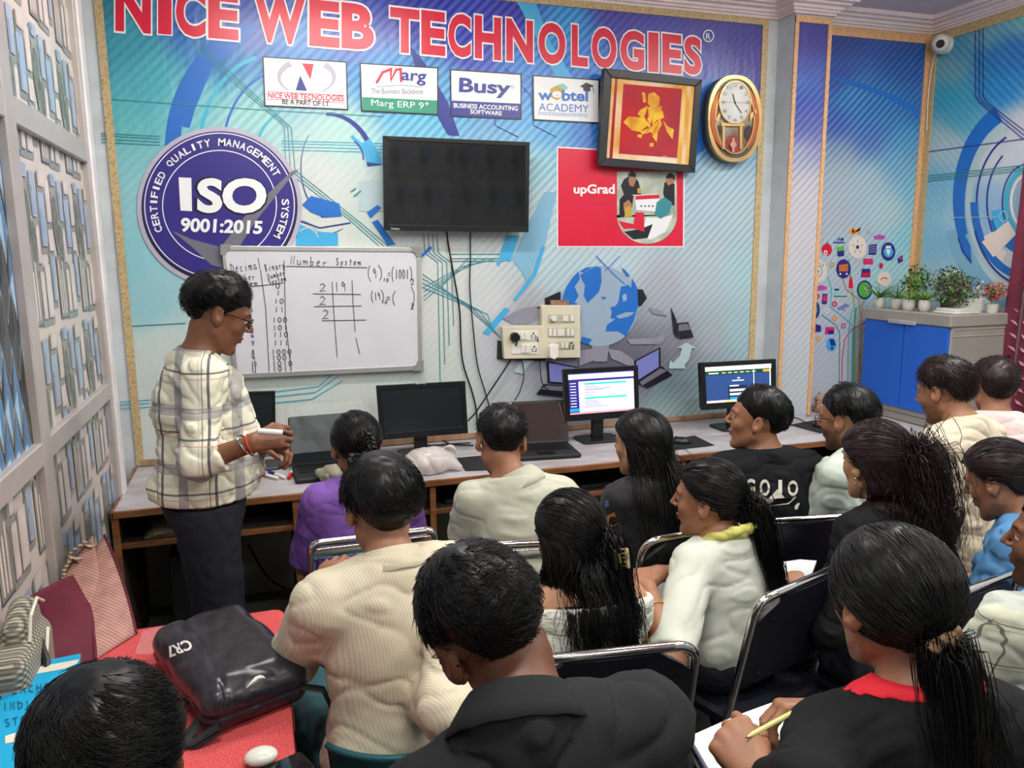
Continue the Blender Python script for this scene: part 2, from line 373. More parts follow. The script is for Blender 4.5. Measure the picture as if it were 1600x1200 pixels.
# ------------------------------------------------------------------ printed banners
def project(P):
    q = np.asarray(P)-CO; z = q@_f; return 800+CF*(q@CR)/z, 600+CF*(q@CD)/z
def banner_mat(name, period=.036, rough=.28):
    m = bpy.data.materials.new(name); m.use_nodes = True; nt = m.node_tree; N = nt.nodes; L = nt.links; B = N['Principled BSDF']
    a = N.new('ShaderNodeAttribute'); a.attribute_name = 'print'; s = N.new('ShaderNodeAttribute'); s.attribute_name = 'stripe'
    tc = N.new('ShaderNodeTexCoord'); d = N.new('ShaderNodeVectorMath'); d.operation = 'DOT_PRODUCT'; d.inputs[1].default_value = (.707, .707 if name.endswith('right') else 0, -.707)
    L.new(tc.outputs['Object'], d.inputs[0])
    mu = N.new('ShaderNodeMath'); mu.operation = 'MULTIPLY'; mu.inputs[1].default_value = 2*math.pi/period; L.new(d.outputs['Value'], mu.inputs[0])
    sn = N.new('ShaderNodeMath'); sn.operation = 'SINE'; L.new(mu.outputs[0], sn.inputs[0])
    mr = N.new('ShaderNodeMapRange'); mr.inputs[1].default_value = -.2; mr.inputs[2].default_value = .3; L.new(sn.outputs[0], mr.inputs[0])
    mm = N.new('ShaderNodeMath'); mm.operation = 'MULTIPLY'; L.new(mr.outputs[0], mm.inputs[0]); L.new(s.outputs['Fac'], mm.inputs[1])
    hs = N.new('ShaderNodeHueSaturation'); hs.inputs['Value'].default_value = .62; hs.inputs['Saturation'].default_value = 1.15; L.new(a.outputs['Color'], hs.inputs['Color'])
    mx = N.new('ShaderNodeMix'); mx.data_type = 'RGBA'; L.new(mm.outputs[0], mx.inputs[0]); L.new(a.outputs['Color'], mx.inputs[6]); L.new(hs.outputs[0], mx.inputs[7])
    L.new(mx.outputs[2], B.inputs['Base Color']); B.inputs['Roughness'].default_value = rough; B.inputs['Specular IOR Level'].default_value = .45
    n1 = N.new('ShaderNodeTexNoise'); n1.inputs['Scale'].default_value = 5; mp = N.new('ShaderNodeMapping'); mp.inputs['Scale'].default_value = (3, 3, .6)
    L.new(tc.outputs['Object'], mp.inputs[0]); L.new(mp.outputs[0], n1.inputs['Vector'])
    bp = N.new('ShaderNodeBump'); bp.inputs['Strength'].default_value = .25; bp.inputs['Distance'].default_value = .02; L.new(n1.outputs[0], bp.inputs['Height']); L.new(bp.outputs[0], B.inputs['Normal'])
    return m
def smooth01(t): t = np.clip(t, 0, 1); return t*t*(3-2*t)
def banner_grid(art, fn, us, vs, ctrl, sctrl):
    """lays a fine grid (material 0) whose printed ink colours are blended from a table of spots"""
    P = np.array([fn(u, v) for v in vs for u in us]); nu = len(us)
    F = [(i*nu+j, i*nu+j+1, (i+1)*nu+j+1, (i+1)*nu+j) for i in range(len(vs)-1) for j in range(nu-1)]
    art.add(P, F, 0)
    x, y = project(P)
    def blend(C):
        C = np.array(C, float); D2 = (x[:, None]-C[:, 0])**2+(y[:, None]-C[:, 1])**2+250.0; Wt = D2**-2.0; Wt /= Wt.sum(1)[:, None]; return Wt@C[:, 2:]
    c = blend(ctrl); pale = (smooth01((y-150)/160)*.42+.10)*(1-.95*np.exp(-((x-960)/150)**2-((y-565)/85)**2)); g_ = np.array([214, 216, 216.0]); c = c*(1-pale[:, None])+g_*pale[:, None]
    return lin(np.clip(c*1.02, 0, 244)), blend(sctrl)
def banner_done(art, name, mats, cols, label, cat='banner'):
    o = art.obj(name, mats, smooth=False); me = o.data; nv = len(me.vertices); k = len(cols[0])
    ca = me.color_attributes.new('print', 'FLOAT_COLOR', 'POINT'); A = np.ones((nv, 4)); A[:k, :3] = cols[0]; ca.data.foreach_set('color', A.ravel())
    cb = me.color_attributes.new('stripe', 'FLOAT_COLOR', 'POINT'); A = np.zeros((nv, 4)); A[:, 3] = 1; A[:k, :3] = cols[1]; cb.data.foreach_set('color', A.ravel())
    return tag(o, label, cat)
def ink(name, c, rough=.3): return mat('ink_'+name, c, rough, var=.02)
I = dict(red=ink('red', (214, 26, 60)), white=ink('white', (236, 238, 240)), blue=ink('blue', (34, 108, 196)), sky=ink('sky', (70, 170, 222)), teal=ink('teal', (56, 140, 150)),
         navy=ink('navy', (40, 52, 140)), purple=ink('purple', (52, 44, 128)), grey=ink('grey', (142, 142, 158)), dark=ink('dark', (30, 30, 40)), green=ink('green', (52, 150, 122)),
         pale=ink('pale', (176, 200, 205)), steel=ink('steel', (150, 172, 194)), black=ink('black', (24, 26, 36)), orange=ink('orange', (240, 160, 60)), silver=ink('silver', (182, 176, 194)), lblue=ink('light_blue', (128, 178, 206)),
         midgrey=ink('mid_grey', (112, 112, 126)), lilac=ink('lilac', (120, 128, 196)), cyan=ink('cyan', (66, 176, 204)), mint=ink('mint', (140, 205, 196)), lime=ink('lime', (88, 180, 62)),
         pink=ink('pink', (214, 40, 110)), brown=ink('brown', (200, 110, 60)), cream=ink('cream', (226, 212, 204)), gold=ink('gold', (196, 160, 70)), skin=ink('skin', (176, 124, 92)), magenta=ink('magenta', (190, 80, 170)))
IK = list(I.keys())
def IM(first): return [first]+[I[k] for k in IK]
K = {k: i+1 for i, k in enumerate(IK)}

XB0, XB1 = -0.60, 2.965
back = Plane((0, YB-.004, 0), (0, -1, 0)); A = Art(back)
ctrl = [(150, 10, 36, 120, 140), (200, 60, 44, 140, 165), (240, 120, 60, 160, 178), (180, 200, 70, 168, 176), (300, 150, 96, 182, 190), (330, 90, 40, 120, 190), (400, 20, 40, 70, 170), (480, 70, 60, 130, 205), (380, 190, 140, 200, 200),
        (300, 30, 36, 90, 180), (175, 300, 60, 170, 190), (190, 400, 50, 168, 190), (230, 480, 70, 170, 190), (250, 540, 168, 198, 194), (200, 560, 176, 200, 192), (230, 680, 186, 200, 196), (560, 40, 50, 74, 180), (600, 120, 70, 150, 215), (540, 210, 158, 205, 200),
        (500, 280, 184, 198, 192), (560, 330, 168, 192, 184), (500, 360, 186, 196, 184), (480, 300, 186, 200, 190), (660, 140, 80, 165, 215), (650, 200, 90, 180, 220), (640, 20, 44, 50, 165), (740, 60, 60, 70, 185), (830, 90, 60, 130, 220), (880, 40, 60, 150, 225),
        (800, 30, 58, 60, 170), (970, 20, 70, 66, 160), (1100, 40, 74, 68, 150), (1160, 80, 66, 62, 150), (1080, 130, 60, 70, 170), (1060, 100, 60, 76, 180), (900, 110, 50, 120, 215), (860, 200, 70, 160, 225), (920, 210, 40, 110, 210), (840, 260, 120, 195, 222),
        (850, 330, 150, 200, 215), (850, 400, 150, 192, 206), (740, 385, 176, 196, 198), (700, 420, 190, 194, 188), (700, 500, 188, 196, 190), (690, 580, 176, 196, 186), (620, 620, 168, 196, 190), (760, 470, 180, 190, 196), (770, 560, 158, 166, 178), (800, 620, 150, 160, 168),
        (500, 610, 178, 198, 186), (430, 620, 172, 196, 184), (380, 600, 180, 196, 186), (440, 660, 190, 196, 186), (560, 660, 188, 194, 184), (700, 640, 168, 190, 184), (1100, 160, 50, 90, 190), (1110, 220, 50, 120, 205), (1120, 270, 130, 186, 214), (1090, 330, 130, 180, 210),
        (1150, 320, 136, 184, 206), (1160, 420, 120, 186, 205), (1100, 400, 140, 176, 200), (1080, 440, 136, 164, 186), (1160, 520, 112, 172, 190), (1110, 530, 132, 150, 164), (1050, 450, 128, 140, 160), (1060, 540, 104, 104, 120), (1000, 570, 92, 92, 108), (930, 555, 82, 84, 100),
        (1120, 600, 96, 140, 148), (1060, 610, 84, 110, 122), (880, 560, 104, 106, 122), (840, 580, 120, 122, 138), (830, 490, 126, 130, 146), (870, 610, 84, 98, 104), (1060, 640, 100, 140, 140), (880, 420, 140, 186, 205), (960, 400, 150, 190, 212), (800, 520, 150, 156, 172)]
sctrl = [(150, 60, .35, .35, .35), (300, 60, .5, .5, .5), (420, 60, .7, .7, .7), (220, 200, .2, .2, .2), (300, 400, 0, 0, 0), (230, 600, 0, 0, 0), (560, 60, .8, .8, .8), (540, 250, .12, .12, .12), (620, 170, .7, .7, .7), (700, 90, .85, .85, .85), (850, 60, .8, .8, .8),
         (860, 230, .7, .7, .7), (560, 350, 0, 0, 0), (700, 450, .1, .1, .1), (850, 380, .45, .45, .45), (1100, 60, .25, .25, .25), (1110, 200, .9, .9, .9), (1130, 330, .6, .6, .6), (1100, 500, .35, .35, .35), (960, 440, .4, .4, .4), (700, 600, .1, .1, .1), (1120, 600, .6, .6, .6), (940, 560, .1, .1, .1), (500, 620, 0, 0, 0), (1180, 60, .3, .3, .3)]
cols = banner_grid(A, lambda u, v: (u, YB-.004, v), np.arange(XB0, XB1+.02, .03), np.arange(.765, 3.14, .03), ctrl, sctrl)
# translucent-looking broad shapes of the print
A.poly([(290, 120), (330, 60), (400, 48), (330, 110), (305, 170), (296, 200), (285, 198)], K['blue'], 1)
A.arc(420, 230, 150, 190, 175, 262, 26, K['blue'], 2, w1=14); A.arc(430, 235, 118, 150, 185, 255, 6, K['cyan'], 3); A.arc(440, 240, 92, 128, 190, 262, 4, K['blue'], 3)
A.arc(460, 250, 62, 80, 170, 250, 7, K['cyan'], 3, w1=2); A.arc(512, 270, 74, 92, 268, 345, 5, K['navy'], 3, w1=9); A.arc(540, 262, 70, 90, 120, 215, 2.5, K['navy'], 3, w1=1)
A.arc(470, 350, 70, 20, 100, 20, 3, K['navy'], 3, w1=1)
for q, off in enumerate((0, 7, 14)):   # circuit lines running down from the title
    A.line([(300+off, 66), (345+off, 112), (440+off*.6, 193), (444+off*.8, 200), (447+off, 266), (548+off*1.2, 345+off*.3), (592+off, 384)], 1.3, K['teal'], 3)
A.line([(156, 154), (414, 172), (600, 182)], 1.3, K['teal'], 3)
for y in (208, 212, 217, 222): A.line([(158, y), (250, y+5)], 1.6, K['teal'], 3); A.line([(440, y+12), (598, y+16)], 1.2, K['cyan'], 3)
A.line([(198, 510), (290, 505)], 1.6, K['teal'], 3)
for y in (629, 634, 640): A.line([(176, y), (235, y-4)], 1.5, K['cyan'], 3); A.line([(430, y-17+(y-629)*.6), (498-(y-629), y-25+(y-629)*.8), (520+(y-629)*1.4, y-45)], 1.6, K['cyan'], 3)
# blue blocks right of the round emblem
A.poly([(472, 320), (486, 306), (530, 318), (534, 338), (508, 340), (486, 332)], K['blue'], 3)
A.poly([(466, 350), (500, 362), (528, 364), (528, 384), (462, 384)], K['sky'], 3); A.arc(470, 384, 30, 40, 235, 330, 2, K['pale'], 4); A.arc(480, 386, 20, 30, 235, 330, 2, K['pale'], 4)
A.line([(468, 345), (500, 356), (548, 348)], 2, K['navy'], 4)
A.poly([(548, 214), (551, 211), (566, 224), (578, 216), (592, 238), (597, 256), (574, 260), (568, 236)], K['sky'], 3); A.poly([(573, 253), (597, 257), (574, 260)], K['navy'], 4)
A.arc(540, 250, 28, 34, 300, 360, 2, K['navy'], 4); A.line([(548, 300), (556, 294)], 2, K['teal'], 4); A.line([(553, 307), (564, 298)], 2.5, K['teal'], 4)
A.poly([(573, 332), (590, 320), (596, 325), (579, 341)], K['blue'], 3); A.poly([(581, 347), (590, 343), (618, 382), (606, 384)], K['blue'], 3)
A.poly([(560, 284), (598, 279), (598, 330), (560, 330)], K['pale'], 2)
# circuit lines under the television
for q in range(4):
    d = q*7
    A.line([(662+d, 366), (664+d, 395), (684+d, 410), (688+d, 600-q*30)], 1.3, K['teal'], 3)
    A.line([(660, 428+d), (720+d*2, 470+d), (790-d, 535-d)], 1.2, K['teal'], 3); A.line([(662, 470-d), (700+d, 438-d), (730+d*2, 405)], 1.2, K['teal'], 3)
for d in (0, 7, 11): A.line([(704, 397+d), (788, 397+d), (800, 388+d)], 1.2, K['teal'], 3)
A.poly([(658, 398), (672, 384), (675, 388), (660, 402)], K['blue'], 4)
A.poly([(776, 412), (792, 368), (812, 368), (797, 409), (786, 404), (779, 416)], K['sky'], 3)
A.poly([(800, 405), (812, 380), (850, 300), (870, 300), (852, 380), (822, 440), (815, 425)], K['lblue'], 2); A.poly([(846, 385), (852, 385), (838, 430), (806, 470), (802, 468), (832, 428)], K['sky'], 3)
A.poly([(754, 520), (789, 480), (797, 484), (764, 524)], K['sky'], 2)
# blue sweep across the middle of the title
A.poly([(640, 70), (665, 100), (700, 160), (718, 212), (700, 211), (676, 168), (655, 130)], K['navy'], 2)
A.poly([(806, 0), (836, 0), (858, 62), (900, 130), (890, 170), (868, 120), (838, 60)], K['sky'], 2)
A.poly([(1062, 210), (1092, 130), (1116, 118), (1108, 160), (1100, 235), (1066, 250)], K['blue'], 2)
A.arc(822, 122, 7, 7, 0, 360, 1.6, K['sky'], 4)
for x0 in (700, 760): A.line([(x0+30, 106), (x0+70, 150), (x0+74, 196), (x0+110, 214)], 1.1, K['navy'], 3)
# title lettering
Lt = [('N', 180, 236), ('I', 247, 268), ('C', 274, 322), ('E', 326, 372), ('W', 398, 476), ('E', 484, 530), ('B', 534, 584), ('T', 609, 656), ('E', 658, 696), ('C', 699, 737), ('H', 741, 784), ('N', 790, 834), ('O', 840, 885),
      ('L', 892, 920), ('O', 923, 965), ('G', 968, 1008), ('I', 1013, 1029), ('E', 1034, 1066), ('S', 1068, 1097)]
top = lambda x: 11+.096*(x-607); bot = lambda x: 47.5+.0772*(x-180)
for ch, a, b in Lt:
    Q = ((a, top(a)), (b, top(b)), (b, bot(b)), (a, bot(a)))
    if ch == 'I':
        for e, k, l in ((2, 'white', 5), (0, 'red', 6)): A.poly([(a-e, top(a)-e), (b+e, top(b)-e), (b+e, bot(b)+e), (a-e, bot(a)+e)], K[k], l)
    else:
        Q = ((a+3.5, top(a)+3.5), (b-3.5, top(b)+3.5), (b-3.5, bot(b)-3.5), (a+3.5, bot(a)-3.5))
        A.text(ch, Q, K['white'], 5, .074); A.text(ch, Q, K['red'], 6, .042)
A.arc(1107, 56, 8, 9, 0, 360, 1.6, K['white'], 5); A.row('R', 1103, 61, 1110, 61, 9, K['white'], 5, .01)
# four logo plates
def plate(a, b, c, d, face='white'):
    e = 2
    A.poly([(a[0]-e, a[1]-e), (b[0]+e, b[1]-e), (c[0]+e, c[1]+e), (d[0]-e, d[1]+e)], K['dark'], 5); A.poly([a, b, c, d], K[face], 6)
plate((412, 90), (540, 98), (542, 170), (415, 164))
A.arc(478, 121, 42, 26, 130, 235, 2, K['silver'], 7, w1=10); A.arc(480, 121, 42, 26, -50, 55, 10, K['silver'], 7, w1=2)
A.poly([(472, 99), (490, 100), (485, 124)], K['red'], 8); A.poly([(469, 118), (480, 142), (462, 141)], K['navy'], 8)
A.row('NICE WEB TECNOLOGIES', 419, 153, 537, 158, 8.5, K['red'], 8, .02); A.line([(417, 143), (538, 149)], .8, K['red'], 8); A.line([(417, 155), (539, 160.5)], .8, K['red'], 8)
A.row('BE A PART OF I.T.', 441, 162.5, 516, 166.5, 8, K['dark'], 8, .02)
plate((564, 100), (683, 107), (683, 178), (566, 172))
A.poly([(566, 151.5), (683, 157), (683, 178), (566, 172)], K['green'], 7)
A.line([(588, 130), (598, 113), (611, 108), (611, 125), (619, 109), (626, 108), (627, 128)], 4, K['red'], 8); A.text('arg', ((628, 113), (666, 116), (664, 134), (627, 130)), K['navy'], 8, .02)
A.line([(588, 136), (625, 133), (660, 136)], .8, K['teal'], 8); A.row('The Business Backbone', 580, 146, 661, 147, 8, K['midgrey'], 8)
A.row('Marg ERP 9', 580, 168, 662, 173, 13, K['white'], 8); A.row('+', 664, 165, 670, 165, 6, K['white'], 8, .01)
plate((705, 110), (813, 117), (813, 185), (706, 180))
A.poly([(705, 157), (813, 162), (813, 185), (706, 180)], K['navy'], 7); A.text('Busy', ((719, 122), (797, 128), (795, 153), (718, 150)), K['navy'], 8, .03)
A.arc(801, 136, 2, 2, 0, 360, .6, K['navy'], 8); A.row('BUSINESS ACCOUNTING', 709, 168, 809, 173, 7, K['white'], 8, .02); A.row('SOFTWARE', 735, 177.5, 784, 180.5, 6.5, K['white'], 8, .02)
plate((834, 119), (935, 126), (935, 191), (835, 186))
hexa = lambda x, y, r: [(x+r*math.cos(t), y+r*math.sin(t)) for t in np.radians([30, 90, 150, 210, 270, 330])]
A.poly(hexa(870, 145, 12), K['gold'], 7); A.poly([(868, 134), (880, 130), (888, 137), (884, 141), (876, 137)], K['mint'], 7)
A.row('w  btel', 842, 156, 918, 158, 16, K['blue'], 8, .03); A.row('e', 864, 152, 876, 152, 9, K['white'], 9, .04)
A.row('ACADEMY', 842, 173, 920, 176, 12, K['blue'], 8); A.line([(841, 175.5), (918, 179)], .7, K['blue'], 8); A.row('A Unit of Webtel Electrosoft (P) Ltd.', 841, 180.5, 918, 184, 4, K['blue'], 8)
A.poly([(906, 135), (916, 129), (928, 134), (917, 140)], K['dark'], 8); A.poly([(911, 138), (923, 138), (922, 143), (912, 142)], K['dark'], 8); A.line([(926, 135), (928, 145)], 1, K['dark'], 8)
# round quality emblem
ex, ey = 343, 321
A.ell(ex, ey+2, 129, 125, K['silver'], 5, 72); A.ell(ex, ey+2, 122, 118, K['dark'], 6, 72); A.ell(ex, ey, 120, 116, K['purple'], 7, 72); A.arc(ex, ey, 117, 113, 0, 360, 1.5, K['white'], 8, 72); A.arc(ex, ey, 89, 86, 0, 360, 1.5, K['white'], 8, 72)
A.poly([(268, 360), (300, 374), (345, 386), (385, 335), (455, 268), (467, 264), (452, 280), (400, 345), (352, 420), (330, 414), (300, 386)], K['midgrey'], 8)
def ring(t, a0, a1, rx, ry, h, wd):
    for i, ch in enumerate(t):
        if ch == ' ': continue
        a = math.radians(a0+(a1-a0)*i/(len(t)-1)); cx, cy = ex+rx*math.cos(a), ey+ry*math.sin(a); u = np.array([-math.sin(a), math.cos(a)]); w = np.array([math.cos(a), math.sin(a)])
        c = np.array([cx, cy]); k = .45 if ch == 'I' else (1.25 if ch in 'MW' else 1.0); hw = wd*k/2
        A.text(ch, [c-u*hw+w*h/2, c+u*hw+w*h/2, c+u*hw-w*h/2, c-u*hw-w*h/2], K['white'], 10, .02 if ch != 'I' else 0)
ring('CERTIFIED QUALITY MANAGEMENT', 158, 329, 103, 99, 11, 8.6); ring('SYSTEM', 357, 387, 103, 99, 11, 8.6)
A.text('SO', ((309, 280), (415, 281), (413, 333), (308, 331)), K['black'], 9, .055); A.text('SO', ((312, 281), (414, 281), (412, 331), (311, 330)), K['white'], 10, .04)
A.poly([(279, 277), (299, 278), (300, 330), (282, 329)], K['white'], 10); A.text('9001:2015', ((284, 341), (410, 346), (408, 365), (283, 361)), K['white'], 10, .035)
# globe with laptops and arrows
A.ell(826, 546, 46, 20, K['midgrey'], 3); A.arc(870, 590, 60, 40, 190, 250, 16, K['pale'], 4, w1=8)
A.ell(937, 478, 60, 63, K['steel'], 5, 56)
for P in ([(878, 470), (884, 450), (896, 432), (904, 424), (906, 436), (898, 448), (904, 462), (896, 476), (888, 470)], [(906, 430), (930, 416), (939, 418), (940, 440), (936, 456), (926, 466), (918, 474), (912, 462), (914, 446)], [(938, 464), (947, 464), (944, 469)],
          [(966, 472), (970, 448), (982, 445), (986, 450), (988, 435), (996, 450), (997, 478), (990, 502), (978, 526), (966, 518), (946, 518), (948, 508), (962, 498), (954, 498), (956, 486)], [(953, 481), (960, 478), (963, 484), (956, 486)], [(882, 456), (890, 470), (902, 474), (908, 500), (898, 520), (884, 504), (878, 486)], [(909, 526), (925, 530), (920, 538), (908, 536)],
          [(905, 424), (916, 418), (926, 417), (912, 426)], [(970, 417), (978, 423), (985, 432), (980, 432)]): A.poly(P, K['blue'], 6)
A.poly([(962, 494), (978, 488), (992, 488), (984, 494), (968, 498)], K['steel'], 7); A.poly([(972, 462), (978, 458), (980, 468), (974, 472)], K['steel'], 7)
def laptop(scr, base, face='lilac'):
    A.poly(scr, K['dark'], 6); c = np.mean(scr, 0); A.poly([tuple(c+(np.array(p)-c)*.86) for p in scr], K[face], 7); A.poly(base, K['dark'], 6)
    b = np.array(base, float); A.poly([tuple(b[0]*.9+b[2]*.1), tuple(b[1]*.9+b[3]*.1), tuple(b[1]*.5+b[2]*.5), tuple(b[0]*.5+b[3]*.5)], K['midgrey'], 7)
laptop([(991, 564), (1032, 542), (1032, 574), (994, 598)], [(994, 598), (1034, 572), (1051, 586), (1012, 607)])
laptop([(1048, 479), (1057, 500), (1060, 530), (1053, 522)], [(1058, 505), (1075, 503), (1084, 527), (1062, 530)], 'dark')
laptop([(854, 564), (905, 574), (903, 602), (856, 598)], [(850, 600), (900, 604), (896, 622), (838, 616)])
A.poly([(851, 466), (876, 455), (876, 478), (852, 478)], K['dark'], 4); A.poly([(838, 480), (852, 476), (856, 480), (846, 486)], K['dark'], 4); A.poly([(996, 452), (1004, 452), (1011, 466), (1002, 478), (996, 478)], K['dark'], 4)
A.poly([(1058, 544), (1072, 535), (1089, 544), (1081, 544), (1076, 562), (1070, 570), (1071, 576), (1045, 576), (1047, 563), (1052, 567), (1062, 556), (1066, 544)], K['pale'], 6)
for P in ([(1014, 480), (1022, 482), (1034, 486), (1044, 494), (1030, 492), (1020, 490)], [(980, 530), (1025, 528), (1025, 538), (985, 538)], [(1025, 528), (1040, 520), (1036, 534), (1026, 540)], [(905, 548), (925, 545), (930, 562), (905, 572)], [(950, 545), (970, 548), (990, 562), (992, 576), (955, 560)], [(924, 540), (952, 540), (948, 565), (928, 565)]): A.poly(P, K['grey'], 4)
A.poly([(785, 497), (815, 482), (838, 478), (846, 490), (830, 505), (800, 506)], K['grey'], 3); A.line([(932, 400), (958, 428), (976, 444)], 1.5, K['blue'], 7); A.line([(945, 424), (968, 400)], 1.2, K['blue'], 7)
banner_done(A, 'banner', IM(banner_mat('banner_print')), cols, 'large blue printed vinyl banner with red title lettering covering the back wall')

# gold patterned lace tape round the banners
m_tape = mat('gold_lace_tape', (206, 176, 132), .5, var=.0, color2=(120, 84, 48), vscale=70, bump=.1)
def tape_mat(name, c1, c2):
    m = bpy.data.materials.new(name); m.use_nodes = True; nt = m.node_tree; N = nt.nodes; L = nt.links; B = N['Principled BSDF']
    tc = N.new('ShaderNodeTexCoord'); v = N.new('ShaderNodeTexVoronoi'); v.inputs['Scale'].default_value = 78; L.new(tc.outputs['Object'], v.inputs['Vector'])
    cr = N.new('ShaderNodeValToRGB'); cr.color_ramp.interpolation = 'CONSTANT'
    e = cr.color_ramp.elements; e[0].color = rgba(c1); e[0].position = 0; e[1].color = rgba(c2); e[1].position = .30; e2 = e.new(.40); e2.color = rgba(c1)
    L.new(v.outputs['Distance'], cr.inputs[0]); L.new(cr.outputs[0], B.inputs['Base Color']); B.inputs['Roughness'].default_value = .45; return m
m_t1 = tape_mat('gold_tape_pale', (196, 172, 128), (136, 108, 70)); m_t2 = tape_mat('gold_tape_orange', (222, 176, 130), (168, 118, 80))
tn = 0
def tape(lo, hi, m):
    global tn
    tn += 1; return struct(MB().box(lo, hi), 'trim_%d' % tn, m, smooth=False)
yb = YB-.004
tape((XB0-.02, yb-.008, .76), (XB0+.015, yb, 3.135), m_t1); tape((XB1-.035, yb-.008, .76), (XB1+.005, yb, 3.135), m_t1)
tape((XB0, yb-.009, 3.10), (XB1, yb-.001, 3.135), m_t1); tape((XB0, yb-.009, .755), (XB1, yb-.001, .785), m_beam)

# pillar banner, recess banner, right wall banner
A = Art(Plane((0, PY-.003, 0), (0, -1, 0)))
pc = [(1240, 60, 66, 58, 140), (1270, 60, 62, 58, 140), (1250, 110, 68, 74, 160), (1250, 125, 66, 110, 190), (1240, 160, 70, 84, 180), (1250, 200, 76, 84, 170), (1245, 218, 80, 84, 168), (1245, 228, 158, 166, 196), (1260, 300, 176, 176, 196), (1220, 290, 176, 160, 170), (1230, 400, 176, 176, 192), (1240, 500, 164, 176, 190), (1240, 600, 156, 174, 184)]
cols = banner_grid(A, lambda u, v: (u, PY-.003, v), np.arange(PX0, PX1+.01, .02), np.arange(.765, 3.14, .02), pc, [(1240, 60, .2, .2, .2), (1240, 200, .8, .8, .8), (1240, 400, .35, .35, .35), (1240, 600, .3, .3, .3)])
o = banner_done(A, 'pillar_banner', [banner_mat('pillar_print')], cols, 'narrow striped blue vinyl strip covering the front of the pillar')
tape((PX0, PY-.011, .76), (PX0+.025, PY-.003, 3.12), m_t2); tape((PX1-.025, PY-.011, .76), (PX1, PY-.003, 3.12), m_t2); tape((PX0, PY-.012, 3.09), (PX1, PY-.003, 3.125), m_t2)

A = Art(Plane((0, YB-.004, 0), (0, -1, 0))); X0r, X1r = PX1, XR-.01
pc = [(1310, 60, 44, 66, 140), (1400, 70, 44, 78, 156), (1430, 100, 44, 90, 170), (1310, 120, 48, 76, 160), (1330, 150, 66, 130, 196), (1380, 170, 60, 120, 190), (1430, 170, 50, 110, 190), (1300, 200, 60, 90, 180), (1360, 220, 60, 104, 190), (1420, 220, 54, 140, 205), (1430, 300, 54, 168, 216), (1300, 240, 110, 140, 180),
      (1310, 260, 130, 160, 184), (1360, 280, 130, 176, 200), (1400, 260, 64, 150, 206), (1390, 330, 140, 190, 204), (1430, 370, 70, 190, 216), (1290, 340, 140, 160, 186), (1320, 400, 140, 170, 196), (1290, 500, 140, 160, 184), (1320, 600, 140, 156, 176), (1400, 430, 110, 190, 210)]
cols = banner_grid(A, lambda u, v: (u, YB-.004, v), np.arange(X0r, X1r+.01, .03), np.arange(.765, 3.14, .03), pc, [(1300, 60, .4, .4, .4), (1350, 200, .95, .95, .95), (1430, 200, .8, .8, .8), (1320, 320, .5, .5, .5), (1300, 500, .3, .3, .3), (1320, 600, .15, .15, .15)])
A.poly([(1290, 118), (1330, 134), (1380, 150), (1425, 176), (1436, 188), (1436, 170), (1400, 150), (1340, 128)], K['blue'], 1)
for pts, k in (([(1326, 404), (1335, 480), (1336, 560), (1336, 625)], 'lime'), ([(1316, 434), (1322, 452), (1342, 468), (1346, 500), (1343, 560), (1341, 625)], 'brown'), ([(1293, 432), (1299, 450), (1298, 480), (1316, 494), (1332, 508), (1331, 625)], 'cyan'), ([(1284, 492), (1306, 508), (1312, 520), (1311, 625)], 'teal'),
               ([(1372, 494), (1330, 515), (1320, 530), (1316, 560), (1315, 625)], 'pink'), ([(1352, 470), (1330, 488), (1326, 520), (1324, 625)], 'cyan'), ([(1348, 470), (1344, 540), (1347, 625)], 'gold'), ([(1338, 480), (1334, 520), (1333, 600), (1328, 625)], 'green')): A.line(pts, 1.4, K[k], 3)
def disc(x, y, rx, ry, k, l=4): A.ell(x, y, rx, ry, K[k], l, 28)
disc(1340, 386, 14, 18, 'cream'); disc(1340, 386, 2.5, 3, 'purple', 5)
for a in range(0, 360, 72): A.line([(1340+5*math.cos(math.radians(a-90)), 386+6*math.sin(math.radians(a-90))), (1340+9*math.cos(math.radians(a-90)), 386+11*math.sin(math.radians(a-90)))], 1.2, K['lime'], 5)
disc(1279, 423, 13, 18, 'cream'); disc(1278, 424, 7, 8.5, 'teal', 5); disc(1278, 424, 5.5, 7, 'white', 6); disc(1278, 424, 2.4, 3, 'purple', 7)
for q in range(6): A.line([(1270+q*3, 415-abs(2.5-q)*-1.0), (1268+q*3.8, 409+abs(2.5-q)*1.2)], 1, K['teal'], 6)
disc(1318, 420, 11.5, 15, 'purple'); A.poly([(1311, 414), (1325, 412), (1325, 424), (1311, 424)], K['brown'], 5); disc(1313, 428, 1.5, 1.5, 'white', 5); disc(1323, 428, 1.5, 1.5, 'white', 5)
disc(1388, 393, 11, 14.5, 'purple'); disc(1388, 394, 7.5, 8, 'sky', 5); A.poly([(1384, 390), (1392, 390), (1388, 400)], K['white'], 6); A.poly([(1384, 384), (1392, 384), (1392, 388), (1384, 388)], K['white'], 6)
disc(1351, 453, 12, 15, 'navy'); disc(1351, 453, 9.5, 12, 'lime', 5); A.poly([(1349, 448), (1356, 449), (1355, 459)], K['silver'], 6)
disc(1272, 484, 9, 15, 'purple'); A.poly([(1264, 481), (1277, 480), (1278, 488), (1264, 489)], K['green'], 5)
disc(1382, 436, 11, 12, 'cream'); A.arc(1382, 440, 6, 6, 200, 320, 1.5, K['red'], 5)
disc(1292, 390, 8, 9.5, 'red'); disc(1290, 395, 3, 4, 'white', 5); disc(1290, 395, 1.4, 2.4, 'red', 6); A.line([(1292, 382), (1294, 378)], 1.4, K['purple'], 5)
